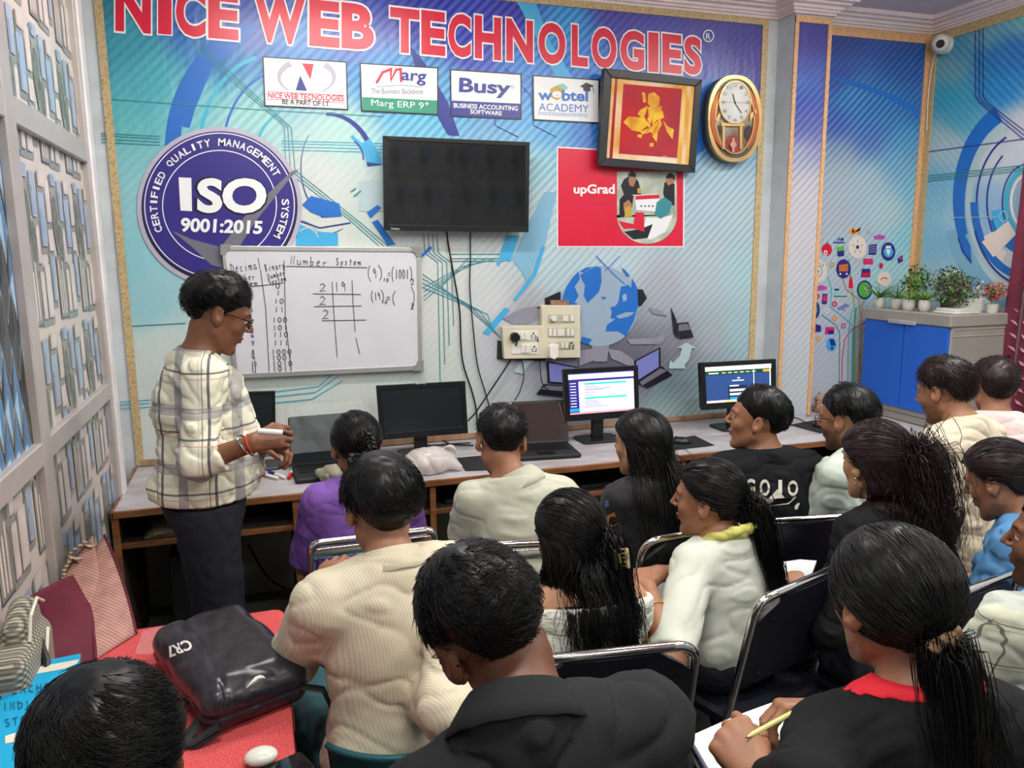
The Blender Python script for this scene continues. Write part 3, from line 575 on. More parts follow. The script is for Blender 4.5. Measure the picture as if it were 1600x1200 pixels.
disc(1299, 538, 8, 10.5, 'sky'); A.poly([(1296, 530), (1303, 530), (1306, 540), (1298, 540)], K['navy'], 5); A.poly([(1297, 542), (1303, 542), (1300, 548)], K['navy'], 5)
A.poly([(1325, 362), (1332, 356), (1340, 358), (1344, 360), (1345, 355), (1343, 364), (1336, 365), (1330, 366)], K['orange'], 4); disc(1333, 361, 1.5, 3, 'black', 5)
A.poly([(1302, 378), (1320, 378), (1320, 380), (1302, 380)], K['navy'], 4); A.poly([(1306, 376), (1312, 370), (1314, 376)], K['teal'], 4); disc(1316, 374, 2.5, 2.5, 'navy')
A.poly([(1308, 389), (1319, 387), (1319, 400), (1309, 401)], K['purple'], 4); A.poly([(1308, 386), (1319, 384), (1319, 391), (1308, 393)], K['lime'], 5)
A.poly([(1358, 383), (1370, 381), (1369, 398), (1357, 398)], K['purple'], 4)
for q in range(3): A.line([(1359, 386+q*4), (1368, 385+q*4)], 1, K['silver'], 5)
A.poly([(1365, 369), (1374, 366), (1384, 369), (1381, 374), (1367, 374)], K['magenta'], 4)
A.poly([(1349, 404), (1364, 404), (1364, 413), (1349, 413)], K['pink'], 4); A.poly([(1347, 420), (1360, 420), (1360, 433), (1345, 433)], K['purple'], 4); A.poly([(1348, 426), (1359, 426), (1359, 432), (1347, 432)], K['red'], 5)
A.poly([(1327, 436), (1332, 436), (1333, 450), (1326, 450)], K['red'], 4); disc(1329.5, 434, 1.8, 2, 'red')
A.poly([(1274, 448), (1283, 445), (1293, 449), (1292, 452), (1275, 455)], K['magenta'], 4); A.poly([(1285, 459), (1293, 459), (1292, 475), (1284, 475)], K['purple'], 4); A.poly([(1286, 461), (1292, 461), (1291, 471), (1286, 471)], K['pink'], 5)
A.poly([(1303, 454), (1312, 454), (1312, 463), (1303, 463)], K['mint'], 4); A.poly([(1304, 451), (1311, 451), (1311, 454), (1304, 454)], K['navy'], 4); A.line([(1303, 463), (1324, 463)], 1.2, K['navy'], 4)
A.poly([(1308, 481), (1322, 474), (1328, 478), (1318, 482), (1324, 488), (1318, 484), (1310, 484)], K['lilac'], 4); A.poly([(1290, 511), (1304, 511), (1303, 522), (1289, 522)], K['pink'], 4); A.poly([(1294, 516), (1303, 516), (1303, 522), (1294, 522)], K['purple'], 5)
A.poly([(1264, 510), (1272, 505), (1283, 509), (1283, 518), (1270, 519)], K['purple'], 4); disc(1272, 514, 3, 4, 'red', 5)
for x, y, k in ((1300, 414, 'gold'), (1357, 362, 'silver'), (1304, 475, 'red'), (1318, 509, 'magenta'), (1279, 529, 'orange'), (1304, 497, 'orange'), (1292, 486, 'cream'), (1277, 463, 'red')): A.arc(x, y, 3, 3.4, 0, 360, 2, K[k], 4, 10)
disc(1377, 415, 3, 4.5, 'red'); A.poly([(1373, 414), (1377, 419), (1375, 419)], K['navy'], 5); A.poly([(1402, 404), (1410, 398), (1411, 408), (1404, 412)], K['purple'], 4); A.poly([(1403, 403), (1409, 401), (1408, 406)], K['pink'], 5)
o = banner_done(A, 'icon_tree_banner', IM(banner_mat('recess_print')), cols, 'striped blue banner with a tree of small round icons, right of the pillar')
tape((PX1, YB-.013, 3.08), (XR, YB-.003, 3.135), m_t2); tape((XR-.045, YB-.014, .76), (XR-.002, YB-.004, 3.11), m_t2)

A = Art(Plane((XR-.004, 0, 0), (-1, 0, 0)))
pc = [(1480, 60, 60, 140, 180), (1540, 50, 100, 170, 190), (1590, 30, 110, 180, 190), (1480, 110, 110, 170, 185), (1560, 90, 40, 120, 190), (1590, 80, 40, 110, 190), (1480, 150, 50, 160, 190), (1500, 190, 60, 160, 190), (1560, 140, 40, 130, 200), (1590, 200, 186, 190, 200), (1480, 220, 160, 190, 196), (1540, 240, 180, 190, 200),
      (1470, 300, 40, 150, 205), (1480, 380, 40, 150, 210), (1500, 420, 80, 160, 200), (1540, 430, 150, 190, 210), (1560, 460, 170, 180, 190), (1480, 450, 110, 160, 190), (1590, 430, 180, 190, 205), (1570, 540, 170, 176, 180), (1500, 340, 90, 175, 215), (1540, 330, 60, 130, 200)]
cols = banner_grid(A, lambda u, v: (XR-.004, u, v), np.arange(2.6, YB-.01, .03), np.arange(.765, 3.14, .03), pc, [(1500, 60, .5, .5, .5), (1480, 200, .3, .3, .3), (1550, 100, .5, .5, .5), (1500, 400, .1, .1, .1), (1580, 500, 0, 0, 0), (1580, 250, 0, 0, 0)])
cx, cy = 1606, 316
A.arc(cx, cy, 108, 152, 160, 245, 16, K['blue'], 3, w1=26); A.arc(cx, cy, 116, 160, 95, 165, 22, K['lblue'], 2, w1=34)
A.arc(cx, cy, 92, 128, 90, 250, 10, K['pale'], 3); A.arc(cx, cy, 84, 116, 105, 180, 12, K['blue'], 4); A.arc(cx, cy, 80, 112, 180, 245, 3, K['navy'], 4); A.arc(cx, cy, 64, 92, 150, 232, 2.5, K['navy'], 4)
A.arc(cx, cy, 50, 70, 95, 160, 26, K['blue'], 4); A.arc(cx, cy, 72, 100, 120, 150, 16, K['cream'], 5); A.arc(cx, cy, 46, 66, 140, 170, 24, K['sky'], 5); A.arc(cx, cy, 34, 52, 90, 260, 7, K['cyan'], 6); A.arc(cx, cy, 26, 42, 90, 260, 4, K['white'], 6); A.arc(cx, cy, 40, 60, 90, 260, 2, K['navy'], 6)
A.poly([(1534, 378), (1575, 345), (1588, 366), (1552, 402)], K['cream'], 6); A.arc(cx, cy, 88, 130, 92, 160, 3, K['navy'], 5)
A.poly([(1500, 352), (1516, 384), (1518, 410), (1502, 392), (1497, 370)], K['blue'], 5); A.line([(1497, 372), (1506, 395), (1518, 411)], 2, K['navy'], 6)
for d in (0, 6, 12): A.line([(1524+d, 34), (1524+d, 150), (1530+d, 160), (1600, 218-d*1.2)], 1.4, K['navy'], 6)
A.line([(1450, 237), (1600, 217)], 1.3, K['navy'], 6)
for y in (275, 279, 283): A.line([(1450, y), (1600, y-17)], 1.3, K['teal'], 6)
A.line([(1485, 340), (1560, 339)], 1, K['pale'], 7); A.arc(1568, 338, 6, 8, 0, 360, 1.5, K['pale'], 7); A.line([(1560, 517), (1585, 519)], 1.5, K['teal'], 6)
banner_done(A, 'side_wall_banner', IM(banner_mat('side_print_right')), cols, 'printed blue banner with large technical circles on the right-hand wall')
tape((XR-.012, 2.6, 3.08), (XR-.003, YB-.01, 3.135), m_t1); tape((XR-.013, YB-.06, .76), (XR-.004, YB-.014, 3.10), m_t1)
# ================================================================== implicit-surface mesher (surface nets), used for soft and organic shapes
def surfnet(fn, lo, hi, h, block=8):
    lo = np.array(lo, float); hi = np.array(hi, float); n = np.ceil((hi-lo)/h).astype(int)+2
    n = ((n+block-1)//block)*block+1
    nb = (n-1)//block; V = np.full(n, 1.0, np.float32)
    bx = [np.arange(k) for k in nb]; G = np.stack(np.meshgrid(*bx, indexing='ij'), -1).reshape(-1, 3)
    C = lo+(G+.5)*block*h; dc = fn(C); V0 = np.abs(dc) < block*h*.87*1.6+h
    sg = dc < 0
    for g, s in zip(G[sg & ~V0], dc[sg & ~V0]): a = g*block; V[a[0]:a[0]+block+1, a[1]:a[1]+block+1, a[2]:a[2]+block+1] = -1
    act = G[V0]
    if len(act) == 0: return np.zeros((0, 3)), np.zeros((0, 4), int)
    loc = np.stack(np.meshgrid(*[np.arange(block+1)]*3, indexing='ij'), -1).reshape(-1, 3)
    for i in range(0, len(act), 400):
        a = act[i:i+400]; Id = a[:, None, :]*block+loc[None]; P = (lo+Id*h).reshape(-1, 3); d = fn(P).astype(np.float32)
        Id = Id.reshape(-1, 3); V[Id[:, 0], Id[:, 1], Id[:, 2]] = d
    S = V < 0
    c = np.zeros(tuple(k-1 for k in V.shape), np.int8)
    for dx in (0, 1):
        for dy in (0, 1):
            for dz in (0, 1): c += S[dx:S.shape[0]-1+dx, dy:S.shape[1]-1+dy, dz:S.shape[2]-1+dz]
    cells = np.argwhere((c > 0) & (c < 8)); idx = np.full(c.shape, -1, np.int64); idx[tuple(cells.T)] = np.arange(len(cells))
    acc = np.zeros((len(cells), 3)); cnt = np.zeros(len(cells))
    cor = [(i, j, k) for i in (0, 1) for j in (0, 1) for k in (0, 1)]
    for a in cor:
        for ax in range(3):
            if a[ax]: continue
            b = list(a); b[ax] = 1
            va = V[cells[:, 0]+a[0], cells[:, 1]+a[1], cells[:, 2]+a[2]]; vb = V[cells[:, 0]+b[0], cells[:, 1]+b[1], cells[:, 2]+b[2]]
            m = (va < 0) != (vb < 0); t = np.clip(va/(va-vb+1e-12), 0, 1); p = np.array(a, float)[None].repeat(len(cells), 0); p[:, ax] += t
            acc[m] += p[m]; cnt[m] += 1
    Vt = lo+(cells+acc/np.maximum(cnt, 1)[:, None])*h; F = []
    for ax in range(3):
        u, v = (ax+1) % 3, (ax+2) % 3
        sl0 = [slice(None)]*3; sl1 = [slice(None)]*3; sl0[ax] = slice(0, -1); sl1[ax] = slice(1, None)
        A_ = S[tuple(sl0)]; B_ = S[tuple(sl1)]; E = np.argwhere(A_ != B_)
        E = E[(E[:, u] > 0) & (E[:, v] > 0) & (E[:, u] < c.shape[u]) & (E[:, v] < c.shape[v])]
        ins = A_[tuple(E.T)]; q = []
        for du, dv in ((-1, -1), (0, -1), (0, 0), (-1, 0)): e = E.copy(); e[:, u] += du; e[:, v] += dv; q.append(idx[tuple(e.T)])
        q = np.stack(q, 1); q[~ins] = q[~ins][:, ::-1]; F.append(q[(q >= 0).all(1)])
    return Vt, np.concatenate(F)
def mesh_from(V, F, name, mats, parent=None, smooth=True, mi=None):
    me = bpy.data.meshes.new(name); me.vertices.add(len(V)); me.vertices.foreach_set('co', np.asarray(V, np.float32).ravel())
    F = np.asarray(F); k = F.shape[1]; me.loops.add(F.size); me.loops.foreach_set('vertex_index', F.astype(np.int32).ravel())
    me.polygons.add(len(F)); me.polygons.foreach_set('loop_start', np.arange(0, F.size, k, dtype=np.int32)); me.polygons.foreach_set('loop_total', np.full(len(F), k, np.int32))
    me.update(calc_edges=True); me.polygons.foreach_set('use_smooth', np.full(len(F), smooth))
    if not isinstance(mats, (list, tuple)): mats = [mats]
    for q in mats: me.materials.append(q)
    if mi is not None: me.polygons.foreach_set('material_index', mi.astype(np.int32))
    me.validate(); return link(bpy.data.objects.new(name, me), parent)
def smin(a, b, k): h = np.maximum(k-np.abs(a-b), 0)/k; return np.minimum(a, b)-h*h*k*.25
def smax(a, b, k): return -smin(-a, -b, k)
def d_ell(P, c, r, R=None):
    q = P-np.asarray(c)
    if R is not None: q = q@R
    r = np.asarray(r, float); k0 = np.linalg.norm(q/r, axis=1); k1 = np.linalg.norm(q/(r*r), axis=1)+1e-9; return k0*(k0-1)/k1
def d_cone(P, a, b, ra, rb):
    a = np.asarray(a, float); b = np.asarray(b, float); ba = b-a; t = np.clip(((P-a)@ba)/(ba@ba+1e-12), 0, 1)
    return np.linalg.norm(P-a-t[:, None]*ba, axis=1)-(ra+(rb-ra)*t)
def d_box(P, c, hs, r, R=None):
    q = P-np.asarray(c)
    if R is not None: q = q@R
    q = np.abs(q)-(np.asarray(hs)-r); return np.linalg.norm(np.maximum(q, 0), axis=1)+np.minimum(q.max(1), 0)-r
class Noise:
    def __init__(s, seed, scale, n=10, aniso=(1, 1, 1)):
        g = np.random.default_rng(seed); s.k = g.normal(size=(n, 3))*scale*np.array(aniso); s.p = g.uniform(0, 6.28, n); s.a = g.uniform(.5, 1, n); s.a /= s.a.sum()
        s.w = g.normal(size=(3, 3))*scale*.5; s.q = g.uniform(0, 6.28, 3)
    def __call__(s, P):
        Q = P+np.sin(P@s.w.T+s.q)*(.35/np.abs(s.w).mean())*.3; return np.sin(Q@s.k.T+s.p)@s.a*2
    def fold(s, P): return 1-2*np.abs(s(P))

# ================================================================== ON THE WALLS
def slab(mb, px, Yf, Yb_, k=None):
    """outline traced on the front plane, given real thickness back to Yb_"""
    V = [atY(x, y, Yf) for x, y in px]; m = len(V); V2 = [(v[0], Yb_, v[2]) for v in V]
    return mb.add(V+V2, [list(range(m))[::-1], [m+i for i in range(m)]]+[(i, (i+1) % m, m+(i+1) % m, m+i) for i in range(m)], k)
def frame4(mb, out, inn, Yf, Yb_, k=None):
    for i in range(4): j = (i+1) % 4; slab(mb, [out[i], out[j], inn[j], inn[i]], Yf, Yb_, k)
def inset(q, e):
    c = np.mean(q, 0); return [tuple(np.array(p)+(c-np.array(p))/np.abs(c-np.array(p))*e) for p in q]
m_blk = mat('black_plastic', (22, 23, 26), .35, var=.1); m_blkm = mat('black_matte_plastic', (30, 31, 34), .6, var=.1)
m_glass = mat('dark_screen_glass', (16, 20, 24), .06, spec=.8, var=.02); m_scr = mat('grey_screen_film', (26, 34, 38), .28, spec=.6, var=.04)
m_wht = mat('white_plastic', (226, 224, 216), .35, var=.03); m_ivory = mat('ivory_plastic', (214, 208, 184), .4, var=.05); m_ivd = mat('ivory_shade', (188, 184, 164), .45)
m_chrome = mat('polished_chrome', (214, 212, 212), .12, metal=1.0, var=.03); m_al = mat('brushed_aluminium', (198, 200, 196), .3, metal=.6, var=.05)
m_gold = mat('gold_trim', (206, 168, 112), .28, metal=.7, var=.08); m_wire = mat('black_rubber_cable', (18, 18, 20), .5)
m_board = mat('whiteboard_enamel', (214, 214, 222), .22, spec=.6, var=.02, coat=.2)

# television
tv = thing('television', 'large black flat television hanging on the blue banner above the whiteboard', 'television', (1.05, 4.10, 2.14))
TQ = [(598.5, 212), (828, 222), (826, 363), (600.5, 360)]
pt = Plane(atY(712, 290, 4.075), (0, -1, -.05))
def solid(mb, plane, px, back, k=None, lift=0.0):
    V = [plane(x, y, lift) for x, y in px]; m = len(V); V2 = [v-plane.n*(back+lift) for v in V]
    return mb.add(V+V2, [list(range(m))[::-1], [m+i for i in range(m)]]+[(i, (i+1) % m, m+(i+1) % m, m+i) for i in range(m)], k)
def ringframe(mb, plane, out, inn, back, k=None, lift=0.0):
    for i in range(4): j = (i+1) % 4; solid(mb, plane, [out[i], out[j], inn[j], inn[i]], back, k, lift)
def child(mb, name, mats, par, **kw):
    o = mb.obj(name, mats, **kw); o.parent = par; o.matrix_parent_inverse = Matrix.Translation(-Vector(par.location)) if par.parent is None else Matrix.Identity(4)
    if par.parent is not None: o.matrix_parent_inverse = Matrix.Identity(4)
    return o
TI = [(607, 219), (821, 228.5), (820, 354), (608, 351)]
child(solid(MB(), pt, inset(TQ, 2), .035), 'housing', m_blk, tv, smooth=False)
b = MB(); ringframe(b, pt, TQ, TI, .02, lift=.004); child(b, 'bezel', m_blk, tv, smooth=False, bevel=.002)
a = Art(pt); a.poly(TI, 0, 2); child(a, 'screen', m_glass, tv, smooth=False)
a = Art(pt); a.step = .001; a.row('SANSUI', 611, 358.8, 624, 359.4, 3, 0, 5); child(a, 'maker_mark', m_wht, tv, smooth=False)
child(MB().box((.9, 4.10, 2.0), (1.2, 4.174, 2.25)), 'wall_bracket', m_blkm, tv)

# whiteboard with handwriting
wb = thing('whiteboard', 'white marker board with number system sums hanging behind the teacher', 'whiteboard', (.35, 4.16, 1.5))
BQ = [(346, 384), (657, 387), (660, 578), (366, 592)]; BI = [(352, 391), (651, 393.5), (654, 571), (372, 584)]
b = MB(); solid(b, Plane((0, 4.146, 0), (0, -1, 0)), inset(BQ, 2), .025); child(b, 'panel', m_board, wb, smooth=False)
pw = Plane((0, 4.146, 0), (0, -1, 0))
b = MB(); ringframe(b, pw, BQ, BI, .024, lift=.006); child(b, 'aluminium_frame', m_al, wb, smooth=False, bevel=.0015)
m_gcorner = mat('grey_corner_plastic', (138, 142, 140), .5)
for q, (cx, cy) in enumerate(BQ):
    s1 = 1 if q in (0, 3) else -1; s2 = 1 if q < 2 else -1
    P_ = [(cx-s1*2, cy-s2*2), (cx+s1*14, cy-s2*2), (cx+s1*14, cy+s2*6), (cx+s1*9, cy+s2*8), (cx+s1*7, cy+s2*14), (cx-s1*2, cy+s2*15)]
    if s1*s2 < 0: P_ = P_[::-1]
    child(solid(MB(), pw, P_, .026, lift=.009), 'corner_cap', m_gcorner, wb, smooth=False, bevel=.002)
# stroke letters on a unit square (y down)
SG = {'0': [[(.5, 0), (.15, .3), (.15, .7), (.5, 1), (.85, .7), (.85, .3), (.5, 0)]], '1': [[(.55, 0), (.5, 1)]], '2': [[(.15, .2), (.5, 0), (.85, .25), (.6, .6), (.1, 1), (.9, .95)]], '3': [[(.2, .1), (.8, .15), (.4, .45), (.8, .7), (.2, 1)]],
      '4': [[(.3, 0), (.15, .5), (.8, .45)], [(.7, .1), (.6, 1)]], '5': [[(.8, .05), (.3, .05), (.25, .45), (.75, .55), (.7, .9), (.2, 1)]], '6': [[(.7, 0), (.25, .5), (.3, .95), (.75, .85), (.7, .55), (.3, .65)]], '7': [[(.15, .1), (.8, .05), (.5, 1)], [(.25, .5), (.75, .45)]],
      '8': [[(.7, .2), (.4, 0), (.3, .3), (.75, .7), (.5, 1), (.2, .75), (.7, .2)]], '9': [[(.75, .3), (.4, 0), (.2, .3), (.5, .5), (.75, .25), (.7, 1)]], '(': [[(.8, -.3), (.3, .2), (.3, .8), (.7, 1.3)]], ')': [[(.2, -.3), (.75, .2), (.75, .8), (.2, 1.3)]],
      '=': [[(.1, .4), (.9, .38)], [(.1, .65), (.9, .62)]], 'D': [[(.2, 0), (.2, 1), (.8, .75), (.85, .3), (.1, .05)]], 'e': [[(.2, .7), (.75, .6), (.6, .4), (.25, .55), (.25, .9), (.8, .95)]], 'c': [[(.75, .5), (.3, .5), (.25, .9), (.8, .95)]],
      'i': [[(.5, .45), (.5, 1)], [(.5, .2), (.52, .25)]], 'm': [[(.05, .45), (.1, 1), (.15, .5), (.4, .5), (.45, 1), (.5, .55), (.8, .5), (.85, 1)]], 'a': [[(.75, .5), (.3, .5), (.25, .95), (.7, .9), (.75, .5), (.85, 1)]], 'l': [[(.5, -.1), (.5, 1)]],
      'N': [[(.1, 1), (.2, 0), (.7, 1), (.8, 0)]], 'u': [[(.15, .45), (.2, .95), (.7, .95), (.75, .45), (.8, 1)]], 'b': [[(.25, 0), (.25, 1), (.75, .9), (.7, .55), (.25, .6)]], 'r': [[(.25, .45), (.3, 1), (.35, .6), (.85, .5)]], 'S': [[(.8, .1), (.3, .05), (.3, .4), (.75, .6), (.6, .95), (.15, .9)]],
      's': [[(.7, .45), (.3, .5), (.7, .8), (.2, 1)]], 'y': [[(.2, .45), (.45, .9)], [(.85, .4), (.2, 1.3)]], 't': [[(.5, .1), (.5, 1)], [(.2, .4), (.85, .38)]], 'B': [[(.2, 0), (.2, 1), (.75, .8), (.3, .5), (.7, .2), (.15, .05)]], 'n': [[(.15, .45), (.2, 1), (.3, .5), (.7, .5), (.75, 1)]],
      'T': [[(.05, .1), (.95, 0)], [(.5, .05), (.4, 1)]], 'E': [[(.8, 0), (.2, .05), (.15, 1), (.8, .95)], [(.2, .5), (.7, .48)]], 'A': [[(.1, 1), (.5, 0), (.85, 1)], [(.2, .6), (.8, .6)]], 'C': [[(.8, .1), (.3, .2), (.2, .8), (.8, .95)]], 'H': [[(.2, 0), (.15, 1)], [(.85, 0), (.8, 1)], [(.2, .5), (.8, .45)]],
      'I': [[(.5, 0), (.45, 1)]], '-': [[(.2, .5), (.8, .5)]]}
SG['g'] = SG['9']; SG['R'] = [[(.2, 1), (.2, 0), (.75, .2), (.25, .5), (.85, 1)]]; SG['o'] = [[(.5, .45), (.2, .7), (.5, 1), (.8, .7), (.5, .45)]]
def write(art, t, x0, y0, x1, y1, h, w, k, L):
    """handwriting: (x0,y0)-(x1,y1) runs along the tops of the letters"""
    n_ = len(t); d = np.array([x1-x0, y1-y0])/n_; up = np.array([-d[1], d[0]])/np.hypot(*d)*h
    for i, ch in enumerate(t):
        for st in SG.get(ch, []): art.line([tuple(np.array([x0, y0])+d*(i+.1+.8*a)+up*b_) for a, b_ in st], w, k, L)
a = Art(pw); a.step = .0004
for args in (('Decimal', 358, 412, 407, 404, 16), ('Number', 362, 431, 398, 426, 11), ('System', 362, 441, 402, 436, 11), ('Binary', 412, 413, 444, 407, 12), ('Number', 416, 428, 444, 421, 9), ('System', 418, 437, 446, 430, 9), ('Number', 453, 399, 513, 403, 14), ('System', 524, 403, 565, 404, 11),
             ('19', 520, 441, 542, 440, 15), ('2', 497, 443, 511, 443, 12), ('2', 497, 463, 511, 463, 13), ('2', 501, 484, 516, 484, 14), ('(9)', 572, 420, 598, 418, 16), ('10', 598, 434, 608, 435, 6), ('=(1001)', 605, 421, 645, 421, 15), ('2', 641, 436, 648, 436, 9),
             ('(19)', 578, 458, 600, 456, 12), ('10', 596, 469, 606, 470, 5), ('=(', 602, 459, 620, 459, 14), (')', 640, 454, 650, 454, 22), ('2', 641, 474, 648, 474, 9)): write(a, *args[:6], 1.1, 0, 2)
for pts in ([(407, 421), (415, 480), (421, 585)], [(444, 407), (446, 500), (455, 577)], [(360, 450), (410, 446), (443, 442)], [(446, 416), (560, 418), (574, 418)], [(519, 440), (521, 480), (527, 558)], [(550, 438), (552, 480), (555, 518)], [(556, 528), (562, 553)], [(489, 459), (564, 460)], [(491, 479), (565, 478)], [(503, 501), (572, 500)]): a.line(pts, 1.1, 0, 2)
for i, t in enumerate(('0', '1', '10', '11', '100', '101', '110', '111', '1000', '1001', '1010', '1011', '1100')):
    y = 443+[0, 11, 24, 37, 53, 65, 76, 89, 103, 112, 121, 129, 137][i]; x = 433+i*.7; n_ = len(t); write(a, t, x-n_*4, y, x+n_*4+2, y-.5, 8, 1.1, 0, 2)
    if i > 2: write(a, str(i), 386+i*.6, y+1, 395+i*.6 if i < 10 else 401, y+.5, 8, 1.0, 0, 2)
child(a, 'handwriting', mat('marker_ink', (58, 58, 66), .5), wb, smooth=False)

# framed picture of a golden figure on red (generic)
fp = thing('framed_picture', 'black framed red picture of a golden flowing figure beside the wall clock', 'picture', (2.35, 4.12, 2.5))
pf = Plane(atY(1015, 190, 4.10), (0, -1, -.06))
FO = [(944.5, 106), (1097.5, 124.5), (1086.5, 270), (935, 259)]; FI = [(956, 121), (1087, 134.5), (1077.5, 257.5), (947.5, 246.5)]
b = MB(); ringframe(b, pf, FO, FI, .03, lift=.012); child(b, 'frame', mat('black_wood_frame', (44, 46, 50), .35, bump=.1), fp, smooth=False, bevel=.004)
m_p = [mat('picture_red', (196, 30, 34), .15, coat=.6, color2=(160, 24, 50), vscale=3), mat('picture_gold', (226, 160, 40), .15, coat=.5, color2=(244, 206, 130), vscale=6), mat('picture_yellow', (244, 196, 40), .2, coat=.4, color2=(214, 140, 30), vscale=14), mat('picture_cream', (244, 226, 196), .15, coat=.5, color2=(222, 160, 60), vscale=4), mat('picture_crimson', (170, 24, 30), .15, coat=.5)]
a = Art(pf); a.poly(FI, 3, 1); a.poly([(961, 122), (965, 122.5), (957, 247), (952, 247)], 4, 2); a.poly([(1066, 133), (1073, 133.5), (1065, 256), (1058, 256)], 1, 2); a.poly([(1080, 134), (1087, 134.5), (1077, 257), (1071, 257)], 1, 2)
a.poly([(974, 131), (1066, 139), (1058, 247), (967, 240)], 0, 3)
for P_ in ([(1003, 144), (1008, 145), (1010, 160), (1005, 160)], [(1013, 147), (1022, 144), (1031, 152), (1030, 164), (1020, 170), (1012, 162)], [(1012, 167), (1035, 166), (1030, 184), (1014, 186)], [(1000, 172), (1012, 165), (1010, 174), (1005, 186), (996, 178)], [(974, 191), (982, 182), (1008, 184), (1012, 196), (1000, 206), (988, 204)],
           [(1012, 184), (1018, 184), (1016, 200), (1010, 196)], [(1018, 186), (1035, 172), (1038, 184), (1026, 188), (1020, 196)], [(1000, 206), (1014, 200), (1032, 186), (1034, 196), (1018, 206), (1004, 210)], [(1024, 196), (1034, 194), (1028, 206), (1026, 222), (1020, 214), (1018, 206)], [(1036, 188), (1044, 198), (1053, 202), (1051, 218), (1042, 206)], [(996, 210), (1004, 210), (1002, 216), (996, 214)], [(1015, 224), (1021, 223), (1021, 229), (1015, 229)]): a.poly(P_, 2, 4)
a.line([(1012, 188), (1018, 198), (1010, 206)], 1, 4, 5); a.line([(1030, 190), (1024, 202), (1020, 212)], 1, 4, 5); write(a, 'Agneesa', 1035, 243, 1056, 245, 4, .6, 3, 5)
child(a, 'print', m_p, fp, smooth=False)

# wall clock
ck = thing('wall_clock', 'oval copper and gold wall clock with pendulum by the corner pillar', 'clock', (2.82, 4.13, 2.45))
pc0 = Plane((0, 4.165, 0), (0, -1, 0)); ccx, ccy = 1148.5, 185
def oval(rx, ry, n_=48, p=2.3, cx=ccx, cy=ccy, sh=.0): return [(cx+rx*np.sign(math.cos(t))*abs(math.cos(t))**(2/p)+sh*math.sin(t)*ry, cy+ry*np.sign(math.sin(t))*abs(math.sin(t))**(2/p)) for t in np.linspace(0, 2*math.pi, n_, endpoint=False)]
pcl = Plane((0, 4.095, 0), (0, -1, 0))
def rim(mb, o1, i1, plane, back, lift, k=None):
    m_ = len(o1)
    for i in range(m_): j = (i+1) % m_; solid(mb, plane, [o1[i], o1[j], i1[j], i1[i]], back, k, lift)
child(solid(MB(), pcl, oval(42, 68), .075), 'case', mat('bronze_grey_case', (96, 90, 80), .35, metal=.4), ck, smooth=False)
b = MB(); rim(b, oval(42, 68), oval(36, 62), pcl, .02, .006); child(b, 'outer_rim', m_gold, ck, smooth=False)
m_cop = mat('copper_lacquer', (176, 92, 54), .3, metal=.3)
for s_ in (-1, 1):
    P_ = [(ccx+s_*38*math.cos(t), ccy+56*math.sin(t)) for t in np.linspace(-1.05, 1.05, 14)]+[(ccx+s_*29*math.cos(t), ccy+50*math.sin(t)) for t in np.linspace(.95, -.95, 14)]
    if s_ < 0: P_ = P_[::-1]
    child(solid(MB(), pcl, P_, .02, lift=.010), 'side_panel', m_cop, ck, smooth=False)
a = Art(pcl); a.ell(ccx, ccy, 33, 57, 0, 4); child(a, 'back_plate', mat('clock_inner_panel', (150, 150, 142), .3, color2=(120, 96, 66), vscale=5), ck, smooth=False)
b = MB(); rim(b, oval(31, 56, p=2), oval(29.5, 54, p=2), pcl, .01, .012); child(b, 'inner_ring', m_gold, ck, smooth=False)
fx, fy = 1149, 160
b = MB(); solid(b, pcl, oval(24, 33, p=2, cx=fx, cy=fy), .005, lift=.014); dl = child(b, 'dial', mat('clock_dial', (222, 222, 218), .35), ck, smooth=False)
a = Art(pcl); a.step = .001
for i in range(12):
    t = math.radians(i*30-90); x, y = fx+19*math.cos(t), fy+27*math.sin(t); a.row(str(12 if i == 0 else i), x-2.6, y+2.8, x+2.6, y+2.8, 5.2, 0, 16)
child(a, 'numerals', mat('clock_numerals', (120, 124, 120), .5), ck, smooth=False)
a = Art(pcl); a.step = .001; a.line([(fx-.5, fy+1), (fx-3.5, fy-13)], 1.6, 0, 17); a.line([(fx-.5, fy+1), (fx+10, fy+17)], 1.3, 0, 17); a.ell(fx, fy+.5, 1.6, 1.6, 0, 18, 12); a.line([(fx-18, fy-.5), (fx+18, fy+.5)], .4, 0, 17); child(a, 'hands', m_blk, ck, smooth=False)
b = MB(); rim(b, oval(25, 34, p=2, cx=fx, cy=fy), oval(23.6, 32.4, p=2, cx=fx, cy=fy), pcl, .01, .02); child(b, 'dial_ring', m_gold, ck, smooth=False)
b = MB()
for x in (1131, 1158): solid(b, pcl, [(x-2, 196), (x+2, 196), (x+2, 233), (x-2, 233)], .01, lift=.014)
solid(b, pcl, [(1117, 190), (1126, 172), (1128, 176), (1122, 190)], .006, lift=.012); solid(b, pcl, [(1172, 178), (1182, 170), (1182, 176), (1172, 190)], .006, lift=.012); solid(b, pcl, [(1127, 192), (1163, 192), (1163, 197), (1127, 197)], .012, lift=.016)
child(b, 'columns', m_gold, ck, smooth=False)
a = Art(pcl); a.poly([(1134, 237), (1134, 222), (1139, 212), (1146, 210), (1153, 214), (1157, 224), (1157, 240)], 0, 14); a.ell(1122, 205, 5, 9, 1, 12); a.ell(1170, 208, 7, 12, 1, 12); child(a, 'alcove', [mat('clock_alcove', (150, 60, 60), .3), mat('clock_recess', (60, 44, 44), .3)], ck, smooth=False)
